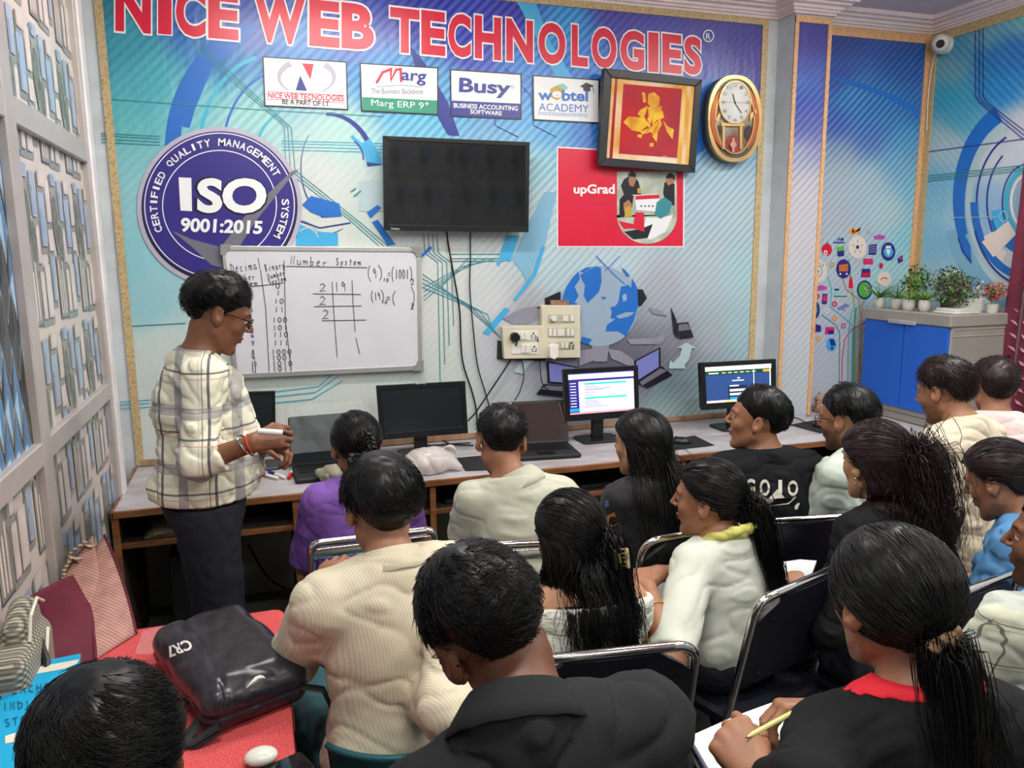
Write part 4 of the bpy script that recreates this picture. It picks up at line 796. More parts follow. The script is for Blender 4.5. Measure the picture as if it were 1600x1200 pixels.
b = MB(); solid(b, pcl, [(1144, 216), (1148, 216), (1148, 238), (1144, 238)], .004, lift=.018); solid(b, pcl, oval(5, 5, 16, 2, 1146, 226), .004, lift=.02); child(b, 'pendulum', mat('rose_gold', (226, 170, 150), .2, metal=.8), ck, smooth=False)

# red printed poster below the picture
a = Art(Plane((0, YB-.006, 0), (0, -1, 0)), .0006)
a.poly([(870, 229), (1070, 240), (1069, 386.5), (870, 386.5)], 1, 1); a.poly([(872, 231), (1068, 242), (1067, 384.5), (872, 384.5)], 0, 2)
a.text('upGrad', ((897, 289), (960, 288), (960, 307), (897, 306)), 1, 4, .03); a.row('Online Power Learning', 897, 324, 959, 325, 5.5, 2, 4); a.line([(897, 313), (960, 314)], .5, 2, 4)
U = [(964, 268), (964, 340)]+[(1011-47*math.cos(t), 336+45*math.sin(t)) for t in np.linspace(0, math.pi, 20)]+[(1058, 336), (1057, 268)]
a.poly(U, 3, 4); a.poly([(966, 345), (990, 350), (993, 332), (1006, 332), (1007, 362), (990, 357), (975, 358)], 0, 7)
for P_, k, l in (([(970, 290), (975, 280), (988, 272), (998, 284), (1002, 304), (975, 304)], 4, 5), ([(982, 282), (984, 274), (990, 272), (994, 280), (990, 292), (984, 290)], 5, 6), ([(981, 274), (986, 267), (993, 270), (994, 277), (986, 276)], 4, 7), ([(1036, 302), (1038, 286), (1046, 280), (1054, 288), (1054, 322), (1040, 316)], 4, 5), ([(1040, 283), (1042, 274), (1050, 270), (1055, 280), (1052, 286), (1044, 290)], 5, 6), ([(1040, 276), (1046, 270), (1054, 274), (1055, 282), (1050, 278), (1042, 279)], 4, 7),
                 ([(992, 305), (1030, 303), (1030, 331), (994, 328)], 1, 6), ([(993, 306), (1030, 304), (1030, 310), (993, 312)], 0, 7), ([(1023, 335), (1026, 316), (1038, 308), (1050, 316), (1046, 334), (1032, 342)], 6, 7), ([(1010, 340), (1035, 340), (1052, 335), (1040, 362), (1018, 374), (1000, 372)], 1, 6), ([(968, 312), (978, 300), (990, 306), (988, 322), (980, 338), (968, 340)], 4, 6), ([(974, 318), (982, 312), (988, 320), (982, 332), (975, 330)], 5, 7), ([(976, 324), (986, 322), (988, 338), (976, 340)], 7, 8),
                 ([(975, 362), (1000, 358), (1020, 350), (1012, 372), (990, 374)], 4, 6), ([(996, 294), (1002, 294), (1002, 302), (996, 302)], 7, 7)): a.poly(P_, k, l)
for q in range(4): a.ell(1002+q*6, 322, 1.2, 1.5, 4, 8, 8)
o = a.obj('poster', [I['red'], I['white'], I['pink'], mat('ink_photo', (196, 206, 190), .3, var=.2, vscale=12), I['dark'], I['skin'], I['teal'], I['gold']], smooth=False)
tag(o, 'red poster with white lettering and a photo of students, half under the framed picture', 'poster')

# switch boards, plug, charger, small box
def sb(name, label, px, d, rows, par=None):
    t = thing(name, label, 'switchboard', atY(px[0][0], px[0][1], 4.18-d)); pl = Plane((0, 4.18-d, 0), (0, -1, 0))
    child(solid(MB(), pl, px, d-.001), 'box', m_ivory, t, smooth=False, bevel=.004)
    return t, pl
s1, p1_ = sb('switchboard', 'small ivory switch box with a black plug, left of the tall switch panel', [(785, 511), (850, 509), (852, 560), (788, 561)], .05, 0)
s2, p2_ = sb('switchboard', 'tall ivory switch panel with three rows of switches under the printed globe', [(846, 477), (907, 477), (907, 559), (848, 560)], .045, 0)
def module(t, pl, x0, y0, x1, y1, items):
    child(solid(MB(), pl, [(x0, y0), (x1, y0), (x1, y1), (x0, y1)], .004, lift=.004), 'module_plate', m_ivd if t is s2 else m_wht, t, smooth=False, bevel=.001)
    for kind, a0, a1 in items:
        xa, xb = x0+(x1-x0)*a0, x0+(x1-x0)*a1
        if kind == 's': child(solid(MB(), pl, [(xa, y0+2), (xb, y0+2), (xb, y1-2), (xa, y1-2)], .006, lift=.010), 'switch', m_wht, t, smooth=False, bevel=.001)
        else:
            a_ = Art(pl); cx_, cy_ = (xa+xb)/2, (y0+y1)/2
            for dx, dy, r_ in ((0, -3.4, 1.3), (-3, .5, 1), (3, .5, 1), (-2.4, 4, 1), (2.4, 4, 1)): a_.ell(cx_+dx, cy_+dy, r_, r_*1.2, 0, 14, 12)
            child(a_, 'socket_holes', m_blk, t, smooth=False)
module(s1, p1_, 800, 517, 841, 532, [('s', .34, .46), ('s', .5, .6), ('h', .66, .98)]); module(s1, p1_, 800, 537, 841, 553, [('s', .36, .5), ('s', .54, .68), ('h', .72, .98)])
module(s2, p2_, 857, 491, 898, 504, [('s', .55, .75), ('s', .85, .98)]); module(s2, p2_, 857, 512, 898, 527, [('s', .02, .14), ('s', .18, .30), ('s', .35, .62), ('s', .7, .82), ('s', .86, .98)]); module(s2, p2_, 857, 533, 898, 546, [('s', .5, .6), ('s', .64, .75), ('h', .76, .99)])
child(solid(MB(), p2_, oval(4.5, 4.5, 16, 2, 866, 498), .01, lift=.022), 'regulator_knob', m_wht, s2, smooth=False, bevel=.002)
tag(solid(MB(), Plane((0, 4.13, 0), (0, -1, 0)), [(799, 530), (800, 523), (804, 519.5), (809, 520), (813, 525), (813, 531), (808, 534), (803, 534)], .03, lift=.03).obj('plug', m_blk, smooth=False, bevel=.004), 'black three pin plug pushed into the small switch box', 'plug')
tag(solid(MB(), Plane((0, 4.135, 0), (0, -1, 0)), [(859, 541), (864, 537.5), (873, 538.5), (873, 556), (867, 562), (860, 559)], .03, lift=.035).obj('phone_charger', mat('charger_white', (238, 234, 230), .3), smooth=False, bevel=.003), 'white phone charger plugged into the tall switch panel', 'charger')
tag(solid(MB(), Plane((0, 4.14, 0), (0, -1, 0)), [(861, 469.5), (889, 469), (889, 476.5), (862, 476.8)], .035).obj('small_carton', mat('brown_carton', (170, 130, 104), .6, var=.3, vscale=40), smooth=False), 'small brown carton lying on top of the tall switch panel', 'carton')
tag(solid(MB(), Plane((0, 4.165, 0), (0, -1, 0)), [(778, 532), (788, 534), (788, 558), (852, 560), (852, 564), (777, 561)], .01).obj('backing_board', m_blkm, smooth=False), 'thin black board behind the small switch box', 'board')
def cable(name, label, pts, r=.004, mt=None, n_=40):
    P_ = np.array(pts, float); t = np.linspace(0, len(P_)-1, n_); i = np.clip(t.astype(int), 0, len(P_)-2); f_ = (t-i)[:, None]
    g = lambda j: P_[np.clip(j, 0, len(P_)-1)]
    Q = .5*((2*g(i))+(-g(i-1)+g(i+1))*f_+(2*g(i-1)-5*g(i)+4*g(i+1)-g(i+2))*f_**2+(-g(i-1)+3*g(i)-3*g(i+1)+g(i+2))*f_**3)
    return tag(MB().tube(Q, r, 6).obj(name, mt or m_wire), label, 'cable')
W_ = lambda pts, Y=4.165: [atY(x, y, Y) for x, y in pts]
cable('cable', 'left of two black cables hanging from the television', W_([(698, 362), (701, 385), (709, 430), (718, 485), (720, 535), (724, 570), (737, 610), (744, 640), (746, 668)]), .0045)
cable('cable', 'right of two black cables hanging from the television', W_([(735, 362), (735, 400), (734, 450), (739, 510), (746, 570), (758, 612), (766, 640)]), .0035)
cable('cable', 'thick black lead running from the plug down to the desk', [atY(808, 532, 4.10), *W_([(804, 550), (790, 575), (768, 608), (745, 642), (731, 658)], 4.15)], .0045)
cable('cable', 'thin black lead hanging below the small switch box', W_([(809, 552), (816, 565), (818, 590), (812, 612), (804, 626)], 4.155), .003)
cable('cable', 'thin black lead hanging down from the right socket of the small box', [atY(839, 526, 4.11), *W_([(843, 545), (844, 575), (848, 600), (862, 612)], 4.15)], .003)
# surveillance camera
cc = thing('security_camera', 'white dome security camera high in the right-hand corner', 'camera', atX(1468, 68, 4.14))
c0 = atX(1470, 68, 4.13); dv = np.array([-.75, -.65, -.25]); dv /= np.linalg.norm(dv); zr = Vector(dv).to_track_quat('Z', 'Y').to_matrix(); zr = np.array(zr)
child(MB().at(c0-dv*.03, zr).lathe([(0.001, -.03), (.05, -.03), (.056, 0), (.052, .03), (.04, .05), (.032, .056), (.001, .056)], 28), 'dome', m_wht, cc)
child(MB().at(c0-dv*.03, zr).lathe([(0.001, .057), (.024, .057), (.024, .066), (.02, .07), (.001, .07)], 24), 'lens', m_glass, cc)
child(MB().at((4.16, c0[1]+.02, c0[2]+.0), rotm(0, math.pi/2, 0)).lathe([(0.001, 0), (.055, 0), (.055, .035), (.04, .04), (.001, .04)], 24), 'mount', m_wht, cc)
cable('cable', 'white camera wire running down the corner tape', [c0+np.array([-.0, .03, -.05]), np.array([4.17, 4.13, c0[2]-.12]), np.array([4.17, 4.14, c0[2]-.3]), np.array([4.18, 4.14, c0[2]-.5])], .003, m_wht)

# ceiling tube lights (above and behind the viewer)
m_tube = mat('lit_tube', (255, 250, 240), .5, emit=45.0)
for i, (x, y, k) in enumerate(LAMPS):
    t = thing('ceiling_light', 'white ceiling tube light fitting near %s' % ('the left partition', 'the whiteboard', 'the middle of the class', 'the right rear corner', 'the rear screen', 'the right-hand wall')[i], 'ceiling light', (x, y, 3.2), 'ceiling tube lights')
    o = MB().rbox((-.62, -.05, -.03), (.62, .05, .02), r=.01, axis=2).obj('housing', m_wht, t); o = MB().at((-.58, 0, -.045), rotm(0, math.pi/2, 0)).lathe([(.001, 0), (.014, 0), (.014, 1.16), (.001, 1.16)], 12).obj('tube', m_tube, t)

# ================================================================== DESK ALONG THE WALL
m_lam = mat('marbled_laminate', (186, 184, 190), .35, color2=(160, 152, 150), vscale=6, stretch=(1, 2.5, 1), var=.1)
m_edge = mat('teak_edge_strip', (150, 96, 58), .45, var=.25, vscale=30, stretch=(.2, 1, 1)); m_ply = mat('dark_board', (70, 62, 52), .6, var=.2)
dk = thing('computer_desk', 'long grey laminate computer desk with wooden edges along the back wall', 'desk', (1.5, 3.8, 0))
LEGX = [-.625, .10, .72, 1.335, 2.05, 2.75, 3.45]
child(MB().box((-.615, 3.455, .726), (3.5, 4.02, .75)).box((-.615, 4.02, .726), (PX0-.002, 4.176, .75)).box((PX1+.002, 4.02, .726), (3.5, 4.176, .75)).box((3.5, 3.32, .726), (4.19, 4.176, .75)), 'worktop', m_lam, dk, smooth=False)
child(MB().box((-.625, 3.44, .722), (3.5, 3.455, .752)).box((3.485, 3.305, .722), (4.19, 3.32, .752)).box((3.485, 3.32, .722), (3.5, 3.455, .752)).box((-.628, 3.44, .722), (-.615, 4.176, .752)), 'edge_strip', m_edge, dk, smooth=False, bevel=.003)
for x in LEGX:
    child(MB().box((x, 3.47, 0), (x+.018, 4.1, .724)), 'side_panel', m_ply, dk, smooth=False); child(MB().box((x-.004, 3.452, 0), (x+.024, 3.47, .722)), 'panel_edge', m_edge, dk, smooth=False, bevel=.003)
for a_, b_ in zip(LEGX[:-1], LEGX[1:]):
    child(MB().box((a_+.02, 3.50, .575), (b_, 3.92, .59)), 'keyboard_tray', m_ply, dk, smooth=False); child(MB().box((a_+.02, 3.482, .572), (b_, 3.50, .597)), 'tray_edge', m_edge, dk, smooth=False, bevel=.003)
def keyboard(name, label, T, L_=.42, W2=.14, rz=0, cat='keyboard', grp=None):
    t = thing(name, label, cat, T, grp, rz); MB().rbox((-L_/2, -W2/2, 0), (L_/2, W2/2, .018), r=.008, axis=2).obj('case', m_blkm, t)
    b = MB()
    for r_ in range(5):
        for c_ in range(15): b.box((-L_/2+.012+c_*(L_-.024)/15, -W2/2+.012+r_*(W2-.024)/5, .018), (-L_/2+.012+(c_+.84)*(L_-.024)/15, -W2/2+.012+(r_+.82)*(W2-.024)/5, .024))
    b.obj('keys', m_blk, t, smooth=False); return t
for x, nm in ((1.02, 'third'), (1.7, 'fourth'), (2.4, 'fifth')): keyboard('keyboard', 'black keyboard on the %s keyboard tray from the left' % nm, (x, 3.62, .591), grp='keyboards on the trays')
for q in range(3): tag(MB().at((-.36+.01*q, 3.62, .591+q*.012), rotm(0, 0, .1*q)).box((-.16, -.09, 0), (.16, .09, .011)).obj('exercise_book', mat('old_paper', (150, 140, 112), .7, var=.2), smooth=False), 'worn paper bundle on the leftmost keyboard tray, %s of the pile' % ('bottom', 'middle', 'top')[q], 'book', 'worn papers on the leftmost tray')
tag(MB().rbox((-.46, 3.74, 0), (-.26, 4.1, .42), r=.01, axis=1).obj('computer_tower', m_blkm), 'dark computer tower on the floor under the left end of the desk', 'computer')
for q, (x0_, pts) in enumerate(((0, [(.12, 4.1, .62), (.04, 4.05, .66), (-.05, 4.1, .56), (-.1, 4.12, .62)]), (1, [(.02, 4.1, .6), (.05, 4.05, .5), (.1, 4.08, .42)]), (2, [(-.12, 4.12, .30), (-.02, 4.0, .14), (.12, 3.9, .10), (.3, 3.9, .12)]))): cable('cable', 'black cable under the desk, %s' % ('looped below the left tray', 'hanging beside the desk panel', 'trailing near the floor')[q], pts, .006)

def monitor(label, q, Y, mb_lit=None, mats=None, base=(0, 0), tiltn=(0, -1, .03), logo=None):
    """q: photo pixels of the outer corners of the bezel"""
    pl = Plane(atY(np.mean([p[0] for p in q]), np.mean([p[1] for p in q]), Y), tiltn); c_ = atY(np.mean([p[0] for p in q]), q[2][1], Y)
    t = thing('monitor', label, 'monitor', (c_[0], Y+.06, .752)); e = 7 if q[1][0]-q[0][0] > 100 else 4
    inn = [(q[0][0]+e, q[0][1]+e), (q[1][0]-e, q[1][1]+e), (q[2][0]-e, q[2][1]-e*1.5), (q[3][0]+e, q[3][1]-e*1.5)]
    child(solid(MB(), pl, inset(q, 1.5), .045), 'housing', m_blk, t, smooth=False, bevel=.004); b = MB(); ringframe(b, pl, q, inn, .018, lift=.004); child(b, 'bezel', m_blk, t, smooth=False, bevel=.0015)
    a = Art(pl); a.step = .0004; a.poly(inn, 0, 1)
    if mb_lit: mb_lit(a, inn)
    child(a, 'screen', mats or m_scr, t, smooth=False)
    if logo: a = Art(pl); a.step = .001; a.row(logo, *base, 3, 0, 6); child(a, 'maker_mark', m_wht, t, smooth=False)
    z0 = c_[2]
    child(MB().rbox((c_[0]-.035, Y+.045, .76), (c_[0]+.035, Y+.075, z0+.12), r=.008, axis=2), 'neck', m_blk, t)
    child(MB().at((c_[0], Y+.05, .751)).rbox((-.12, -.09, 0), (.12, .09, .012), r=.03, axis=2), 'base', m_blk, t)
    return t, pl
monitor('black switched-off monitor half hidden behind the teacher', [(366, 613), (430, 611), (431, 690), (366, 698)], 3.92)
monitor('large black switched-off monitor in the middle-left of the desk', [(588, 603), (727, 595.5), (731.5, 677), (594.5, 688)], 3.90, logo='BENQ', base=(650, 601, 665, 600.5))
def em(n, c, e=.85): return mat('lit_'+n, c, .4, emit=e, var=0)
ES = [em('lavender', (206, 202, 250)), em('pale_bar', (222, 226, 250)), em('navy_bar', (44, 40, 120)), em('teal_bar', (40, 196, 176)), em('grey_text', (120, 120, 170)), em('sky', (20, 150, 220)), em('salmon', (200, 140, 150)), em('deep_blue', (38, 66, 118)), em('forest', (10, 60, 40)), em('cream', (230, 240, 214)), em('orange', (250, 160, 50)), em('white', (236, 240, 250), 1.0), em('yellow', (220, 220, 120)), em('darkblue', (24, 34, 70))]
def web1(a, inn):
    def q(x0, y0, x1, y1, k, l):
        A0, B0, C0, D0 = [np.array(p, float) for p in inn]; f2 = lambda u, v: tuple((A0*(1-u)+B0*u)*(1-v)+(D0*(1-u)+C0*u)*v)
        a.poly([f2(x0, y0), f2(x1, y0), f2(x1, y1), f2(x0, y1)], k, l)
    q(0, 0, 1, .03, 2, 2); q(0, .03, 1, .17, 1, 2); q(0, .15, 1, .205, 2, 3); q(0, .2, .15, 1, 2, 3); q(0, .86, .15, .93, 5, 4)
    for r_ in range(9): q(.02, .24+r_*.07, .11, .255+r_*.07, 11, 4)
    q(.24, .25, .88, .295, 3, 3); q(.24, .60, .88, .645, 3, 3)
    for r_, w2 in ((.34, .2), (.39, .42), (.42, .3), (.48, .16), (.54, .12), (.69, .2), (.73, .22), (.78, .26), (.83, .34)): q(.24, r_, .24+w2, r_+.012, 4, 3)
    q(0, .955, 1, 1, 6, 3)
def web2(a, inn):
    def q(x0, y0, x1, y1, k, l):
        A0, B0, C0, D0 = [np.array(p, float) for p in inn]; f2 = lambda u, v: tuple((A0*(1-u)+B0*u)*(1-v)+(D0*(1-u)+C0*u)*v)
        a.poly([f2(x0, y0), f2(x1, y0), f2(x1, y1), f2(x0, y1)], k, l)
    q(0, 0, 1, .12, 9, 2); q(0, .12, 1, .23, 8, 3); q(.87, .15, .98, .21, 10, 4); q(.05, .17, .2, .2, 9, 4)
    for r_ in range(6): q(.25+r_*.09, .175, .31+r_*.09, .195, 9, 4)
    q(.725, .05, .735, .8, 9, 5); q(.97, .1, .985, .8, 9, 5); q(.48, .33, .52, .36, 11, 4); q(.4, .4, .58, .425, 11, 4); q(.34, .55, .62, .95, 13, 4); q(.36, .54, .5, .57, 11, 5)
    q(.36, .65, .6, .71, 9, 5); q(.36, .76, .6, .82, 9, 5); q(.36, .87, .6, .93, 5, 5); q(0, .94, .9, 1, 9, 4); q(.28, .94, .4, 1, 12, 5)
ES1 = list(ES); monitor('lit monitor showing a lavender web page, left of the long-haired girl', [(880.5, 577), (997, 571), (999, 651), (884, 659)], 3.86, web1, ES1)
ES2 = [ES[7]]+ES[1:]; monitor('lit monitor showing a dark blue web page, behind the boy in black', [(1094.5, 567), (1212.5, 561), (1213, 634), (1097.5, 641)], 3.86, web2, ES2)
# laptops
m_lg = mat('glossy_laptop_glass', (96, 84, 82), .07, metal=.75, spec=.8, var=.05)
def laptop3(label, T, rz, L_, D_, H_, lean, film=False):
    t = thing('laptop', label, 'laptop', T, None, rz)
    MB().rbox((-L_/2, 0, 0), (L_/2, D_, .022), r=.012, axis=2).obj('base', m_blkm, t); b = MB()
    for r_ in range(5):
        for c_ in range(14): b.box((-L_*.42+c_*L_*.84/14, D_*.42+r_*D_*.5/5, .022), (-L_*.42+(c_+.84)*L_*.84/14, D_*.42+(r_+.82)*D_*.5/5, .0245))
    b.obj('keys', m_blk, t, smooth=False); MB().box((-L_*.13, D_*.08, .0225), (L_*.13, D_*.34, .0232)).obj('touchpad', m_glass, t, smooth=False)
    R_ = rotm(-lean, 0, 0)
    MB().at((0, D_, .02), R_).rbox((-L_/2, -.006, 0), (L_/2, .008, H_), r=.012, axis=1).obj('lid', m_blkm, t); MB().at((0, D_, .02), R_).box((-L_/2+.012, -.0075, .02), (L_/2-.012, -.006, H_-.014)).obj('screen', m_lg if not film else m_scr, t, smooth=False)
    if not film: MB().at((0, D_, .02), R_).box((-L_/2+.02, -.0085, H_-.012), (-L_/2+.06, -.0075, H_-.006)).obj('maker_mark', m_wht, t, smooth=False)
    return t
laptop3('open black laptop with plastic film over its screen near the teacher', (.29, 3.60, .752), 0.04, .34, .235, .245, .12, True)
lt2 = laptop3('open black laptop with a reflecting screen beside the boy in the pale polo', (1.36, 3.60, .752), -.12, .36, .25, .24, .42)
g = Noise(3, 24); xs, zs = np.meshgrid(np.linspace(.115, .475, 44), np.linspace(.84, 1.075, 30)); Pq = np.stack([xs.ravel(), 3.815-.0*xs.ravel(), zs.ravel()], 1); Pq[:, 1] += g.fold(Pq)*.006+(Pq[:, 2]-.8)*.12
Fq = np.array([(i*44+j, i*44+j+1, (i+1)*44+j+1, (i+1)*44+j) for i in range(29) for j in range(43)])
m_film = mat('clear_plastic_film', (225, 235, 235), .08, spec=.8, alpha=.16, var=0); m_film.node_tree.nodes['Principled BSDF'].inputs['Coat Weight'].default_value = 1
tag(mesh_from(Pq, Fq, 'plastic_film', m_film), 'crumpled clear plastic film draped over the laptop screen', 'plastic film')
# small things on the desk
def on_desk(poly_px, z0, z1, name, m_, label, cat, group=None, z=.752):
    P_ = [atZ(x, y, z)[:2] for x, y in poly_px]; b = MB().prism([tuple(p) for p in P_], z0, z1); return tag(b.obj(name, m_, smooth=False, bevel=.001), label, cat, group)
m_pad = mat('black_cloth_pad', (26, 27, 31), .8)
on_desk([(714, 716), (758, 712), (800, 733), (727, 736)], .752, .755, 'mouse_pad', m_pad, 'black mouse pad beside the boy in the pale polo', 'mouse pad')
on_desk([(1036, 690), (1085, 681), (1116, 696), (1040, 705)], .752, .755, 'mouse_pad', m_pad, 'black mouse pad under a mouse, right of the long-haired girl', 'mouse pad')
on_desk([(1234, 664), (1290, 654), (1312, 668), (1282, 677)], .752, .755, 'mouse_pad', m_pad, 'black mouse pad in front of the boy with glasses', 'mouse pad')
def mouse(T, rz, label):
    t = thing('mouse', label, 'mouse', T, None, rz); V, F = surfnet(lambda P: smax(d_ell(P, (0, 0, .004), (.031, .055, .032)), -P[:, 2], .004), (-.05, -.07, -.01), (.05, .07, .05), .004)
    mesh_from(V, F, 'shell', m_blk, t); MB().rbox((-.004, .018, .028), (.004, .034, .037), r=.002, axis=0).obj('scroll_wheel', m_blkm, t); return t
P_ = atZ(1064, 691, .76); mouse((P_[0], P_[1], .7555), 1.0, 'black mouse on the pad right of the long-haired girl'); P_ = atZ(1283, 666, .76); mouse((P_[0], P_[1], .7555), .4, 'dark mouse on the pad in front of the boy with glasses')
cable('cable', 'thin grey mouse lead behind the long-haired girl', [atZ(x, y, .757) for x, y in ((1060, 686), (1048, 681), (1036, 680))], .002)
cable('cable', 'black lead lying behind the rightmost mouse pad', [atZ(x, y, .757) for x, y in ((1228, 650), (1245, 653), (1262, 661), (1275, 660))], .003)
for q, pts in enumerate(([(640, 690), (668, 696), (700, 694), (735, 692)], [(690, 686), (705, 694), (740, 696)], [(400, 720), (418, 727), (440, 730), (458, 726), (470, 716)], [(385, 716), (420, 708), (455, 706)])): cable('cable', 'black cable lying on the desk, %s' % ('behind the plastic bag', 'right of the middle monitor', 'below the teacher\'s hands', 'left of the laptop in film')[q], [atZ(x, y, .757) for x, y in pts], .004)
P_ = atZ(872, 672, .77); cable('power_adapter', 'coiled black power lead between laptop and lavender screen', [(P_[0]+.05*math.cos(t)*(1+.1*math.sin(3*t)), P_[1]+.04*math.sin(t), .765+.004*t) for t in np.linspace(0, 12, 60)], .005, None, 90)
def marker(x0, y0, x1, y1, capc, label, z=.762, r=.0085):
    a_, b_ = atZ(x0, y0, z), atZ(x1, y1, z); d_ = (b_-a_); L_ = np.linalg.norm(d_); t = thing('marker_pen', label, 'marker', a_, 'markers on the desk')
    R_ = np.array(Vector(d_).to_track_quat('Z', 'Y').to_matrix()); MB().at((0, 0, 0), R_).lathe([(.001, 0), (r, .002), (r, L_*.42), (.001, L_*.42)], 14).obj('cap', mat('cap_'+capc[0], capc[1], .3), t)
    MB().at((0, 0, 0), R_).lathe([(.001, L_*.4), (r*.9, L_*.4), (r*.9, L_*.97), (r*.5, L_), (.001, L_)], 14).obj('barrel', m_wht, t); return t
RC, BC = ('red', (206, 28, 40)), ('blue', (34, 40, 160))
marker(404, 739, 434, 747, RC, 'red-capped marker, leftmost of three on the desk'); marker(420, 737, 445, 746, BC, 'blue-capped marker lying on the desk beside the red ones'); marker(451, 747, 459, 732, RC, 'red-capped marker on the desk next to the laptop in film')
# crumpled cloth and polythene bag
def crumple(fn, lo, hi, h, name, m_, label, cat):
    V, F = surfnet(fn, lo, hi, h); return tag(mesh_from(V, F, name, m_), label, cat)
n1, n2 = Noise(5, 55), Noise(9, 26)
c_ = atZ(516, 742, .79); crumple(lambda P: smax(d_ell(P, c_, (.062, .055, .05))+.007*n1.fold(P)+.006*n2.fold(P), .753-P[:, 2], .004), c_-.09, c_+.09, .0035, 'cloth_bundle', mat('grey_green_cloth', (150, 148, 128), .7, var=.2, vscale=20, bump=.2), 'crumpled grey cloth duster on the desk behind the braided girl', 'cloth')
c2 = atZ(668, 722, .80); n3 = Noise(12, 34)
def bagf(P):
    d = d_ell(P, c2, (.13, .085, .075)); d = smin(d, d_cone(P, c2+(.06, .02, .02), c2+(.15, -.03, -.03), .04, .02), .03)
    ring = np.sqrt((np.hypot(P[:, 0]-c2[0]-.10, (P[:, 2]-c2[2]-.035)*1.1)-.035)**2+(P[:, 1]-c2[1])**2)-.008; d = smin(d, ring, .012); return smax(d+.006*n3.fold(P), .753-P[:, 2], .004)
m_poly = mat('white_polythene', (226, 218, 214), .25, var=.12, vscale=14, alpha=.72, spec=.7); crumple(bagf, c2-.22, c2+.22, .005, 'plastic_bag', m_poly, 'crumpled translucent white polythene bag in front of the middle monitor', 'plastic bag')
# figurines, papers
m_terr = mat('terracotta_figurine', (122, 76, 58), .6, color2=(190, 160, 130), vscale=60)
for q, (x, y, h_) in enumerate(((1266, 640, .13), (1286, 636, .12))):
    P_ = atZ(x, y, .752); P_[1] = min(P_[1], 4.10); tag(MB().at((P_[0], P_[1], .752)).lathe([(.001, 0), (.03, 0), (.036, .02), (.034, .05), (.028, .08), (.034, .085), (.036, .09), (.02, .105), (.004, h_), (.001, h_)], 12).obj('figurine', m_terr, smooth=False), 'small brown pot-shaped figurine on the desk, %s' % ('next to the pillar tape', 'nearer the boy with glasses')[q], 'figurine', 'figurines on the desk')
pcol = [('red_folder', (206, 26, 44)), ('pink_paper', (224, 120, 150)), ('yellow_paper', (232, 226, 30)), ('white_paper', (230, 226, 220))]
for q, (nm, px, lab) in enumerate((('folder', [(1340, 648), (1340, 632), (1395, 628), (1416, 636), (1380, 644)], 'red folder at the bottom of the paper pile by the blue cupboard'), ('paper', [(1352, 642), (1350, 628), (1385, 628), (1406, 637)], 'white sheets in the pile by the blue cupboard'), ('paper', [(1354, 640), (1352, 630), (1370, 630), (1378, 638)], 'pink sheet in the pile by the blue cupboard'), ('paper', [(1368, 638), (1360, 629), (1384, 626), (1394, 636)], 'bright yellow sheet on top of the pile by the blue cupboard'))):
    on_desk(px, .752+q*.012, .763+q*.012, nm, mat(*pcol[[0, 3, 1, 2][q]], .5), lab, 'folder' if q == 0 else 'paper')

# cupboard with plants on top
cb = thing('cupboard', 'blue and grey plastic cupboard standing on the desk in the right corner', 'cupboard', (3.95, 3.75, .752))
m_cg = mat('grey_plastic_body', (158, 154, 148), .35, var=.08, vscale=3); m_cb = mat('blue_plastic_door', (30, 98, 206), .4, var=.05, vscale=2, bump=.03, bscale=120)
CX, CY0, CY1, CZ = 3.70, 3.39, 4.05, 1.425
child(MB().rbox((CX+.012, CY0, .80), (4.18, CY1, CZ-.03), r=.01, axis=2).rbox((CX+.02, CY0+.01, .752), (4.17, CY1-.01, .80), r=.01, axis=2), 'body', m_cg, cb, smooth=False)
child(MB().rbox((CX-.01, CY0-.008, CZ-.07), (4.19, CY1+.008, CZ), r=.012, axis=2), 'top', m_cg, cb, smooth=False)
for y0_, y1_ in ((CY0+.01, (CY0+CY1)/2-.003), ((CY0+CY1)/2+.003, CY1-.01)):
    d_ = child(MB().rbox((CX-.002, y0_, .835), (CX+.014, y1_, CZ-.072), r=.006, axis=0), 'door', m_cb, cb, smooth=False)
child(MB().rbox((CX-.022, 3.62, CZ-.078), (CX-.008, 3.83, CZ-.055), r=.006, axis=0), 'handle', mat('silver_handle', (186, 186, 190), .3, metal=.3), cb)
for z in (1.34, 1.30): child(MB().box((CX+.03, CY0-.003, z), (4.15, CY0, z+.004)), 'groove_line', m_ivd, cb, smooth=False)
m_l1 = mat('leaf_green', (66, 122, 50), .5, color2=(118, 160, 70), vscale=12); m_l2 = mat('leaf_yellow_green', (130, 164, 50), .5, color2=(80, 130, 44), vscale=12); m_l3 = mat('leaf_dark', (52, 74, 52), .55, color2=(90, 70, 66), vscale=14)
m_l4 = mat('leaf_red', (170, 84, 70), .5, color2=(90, 110, 60), vscale=16); m_pot = mat('white_ceramic', (214, 214, 206), .3); m_fl = mat('petal_white', (236, 230, 222), .5); m_pk = mat('petal_pink', (226, 90, 100), .5)
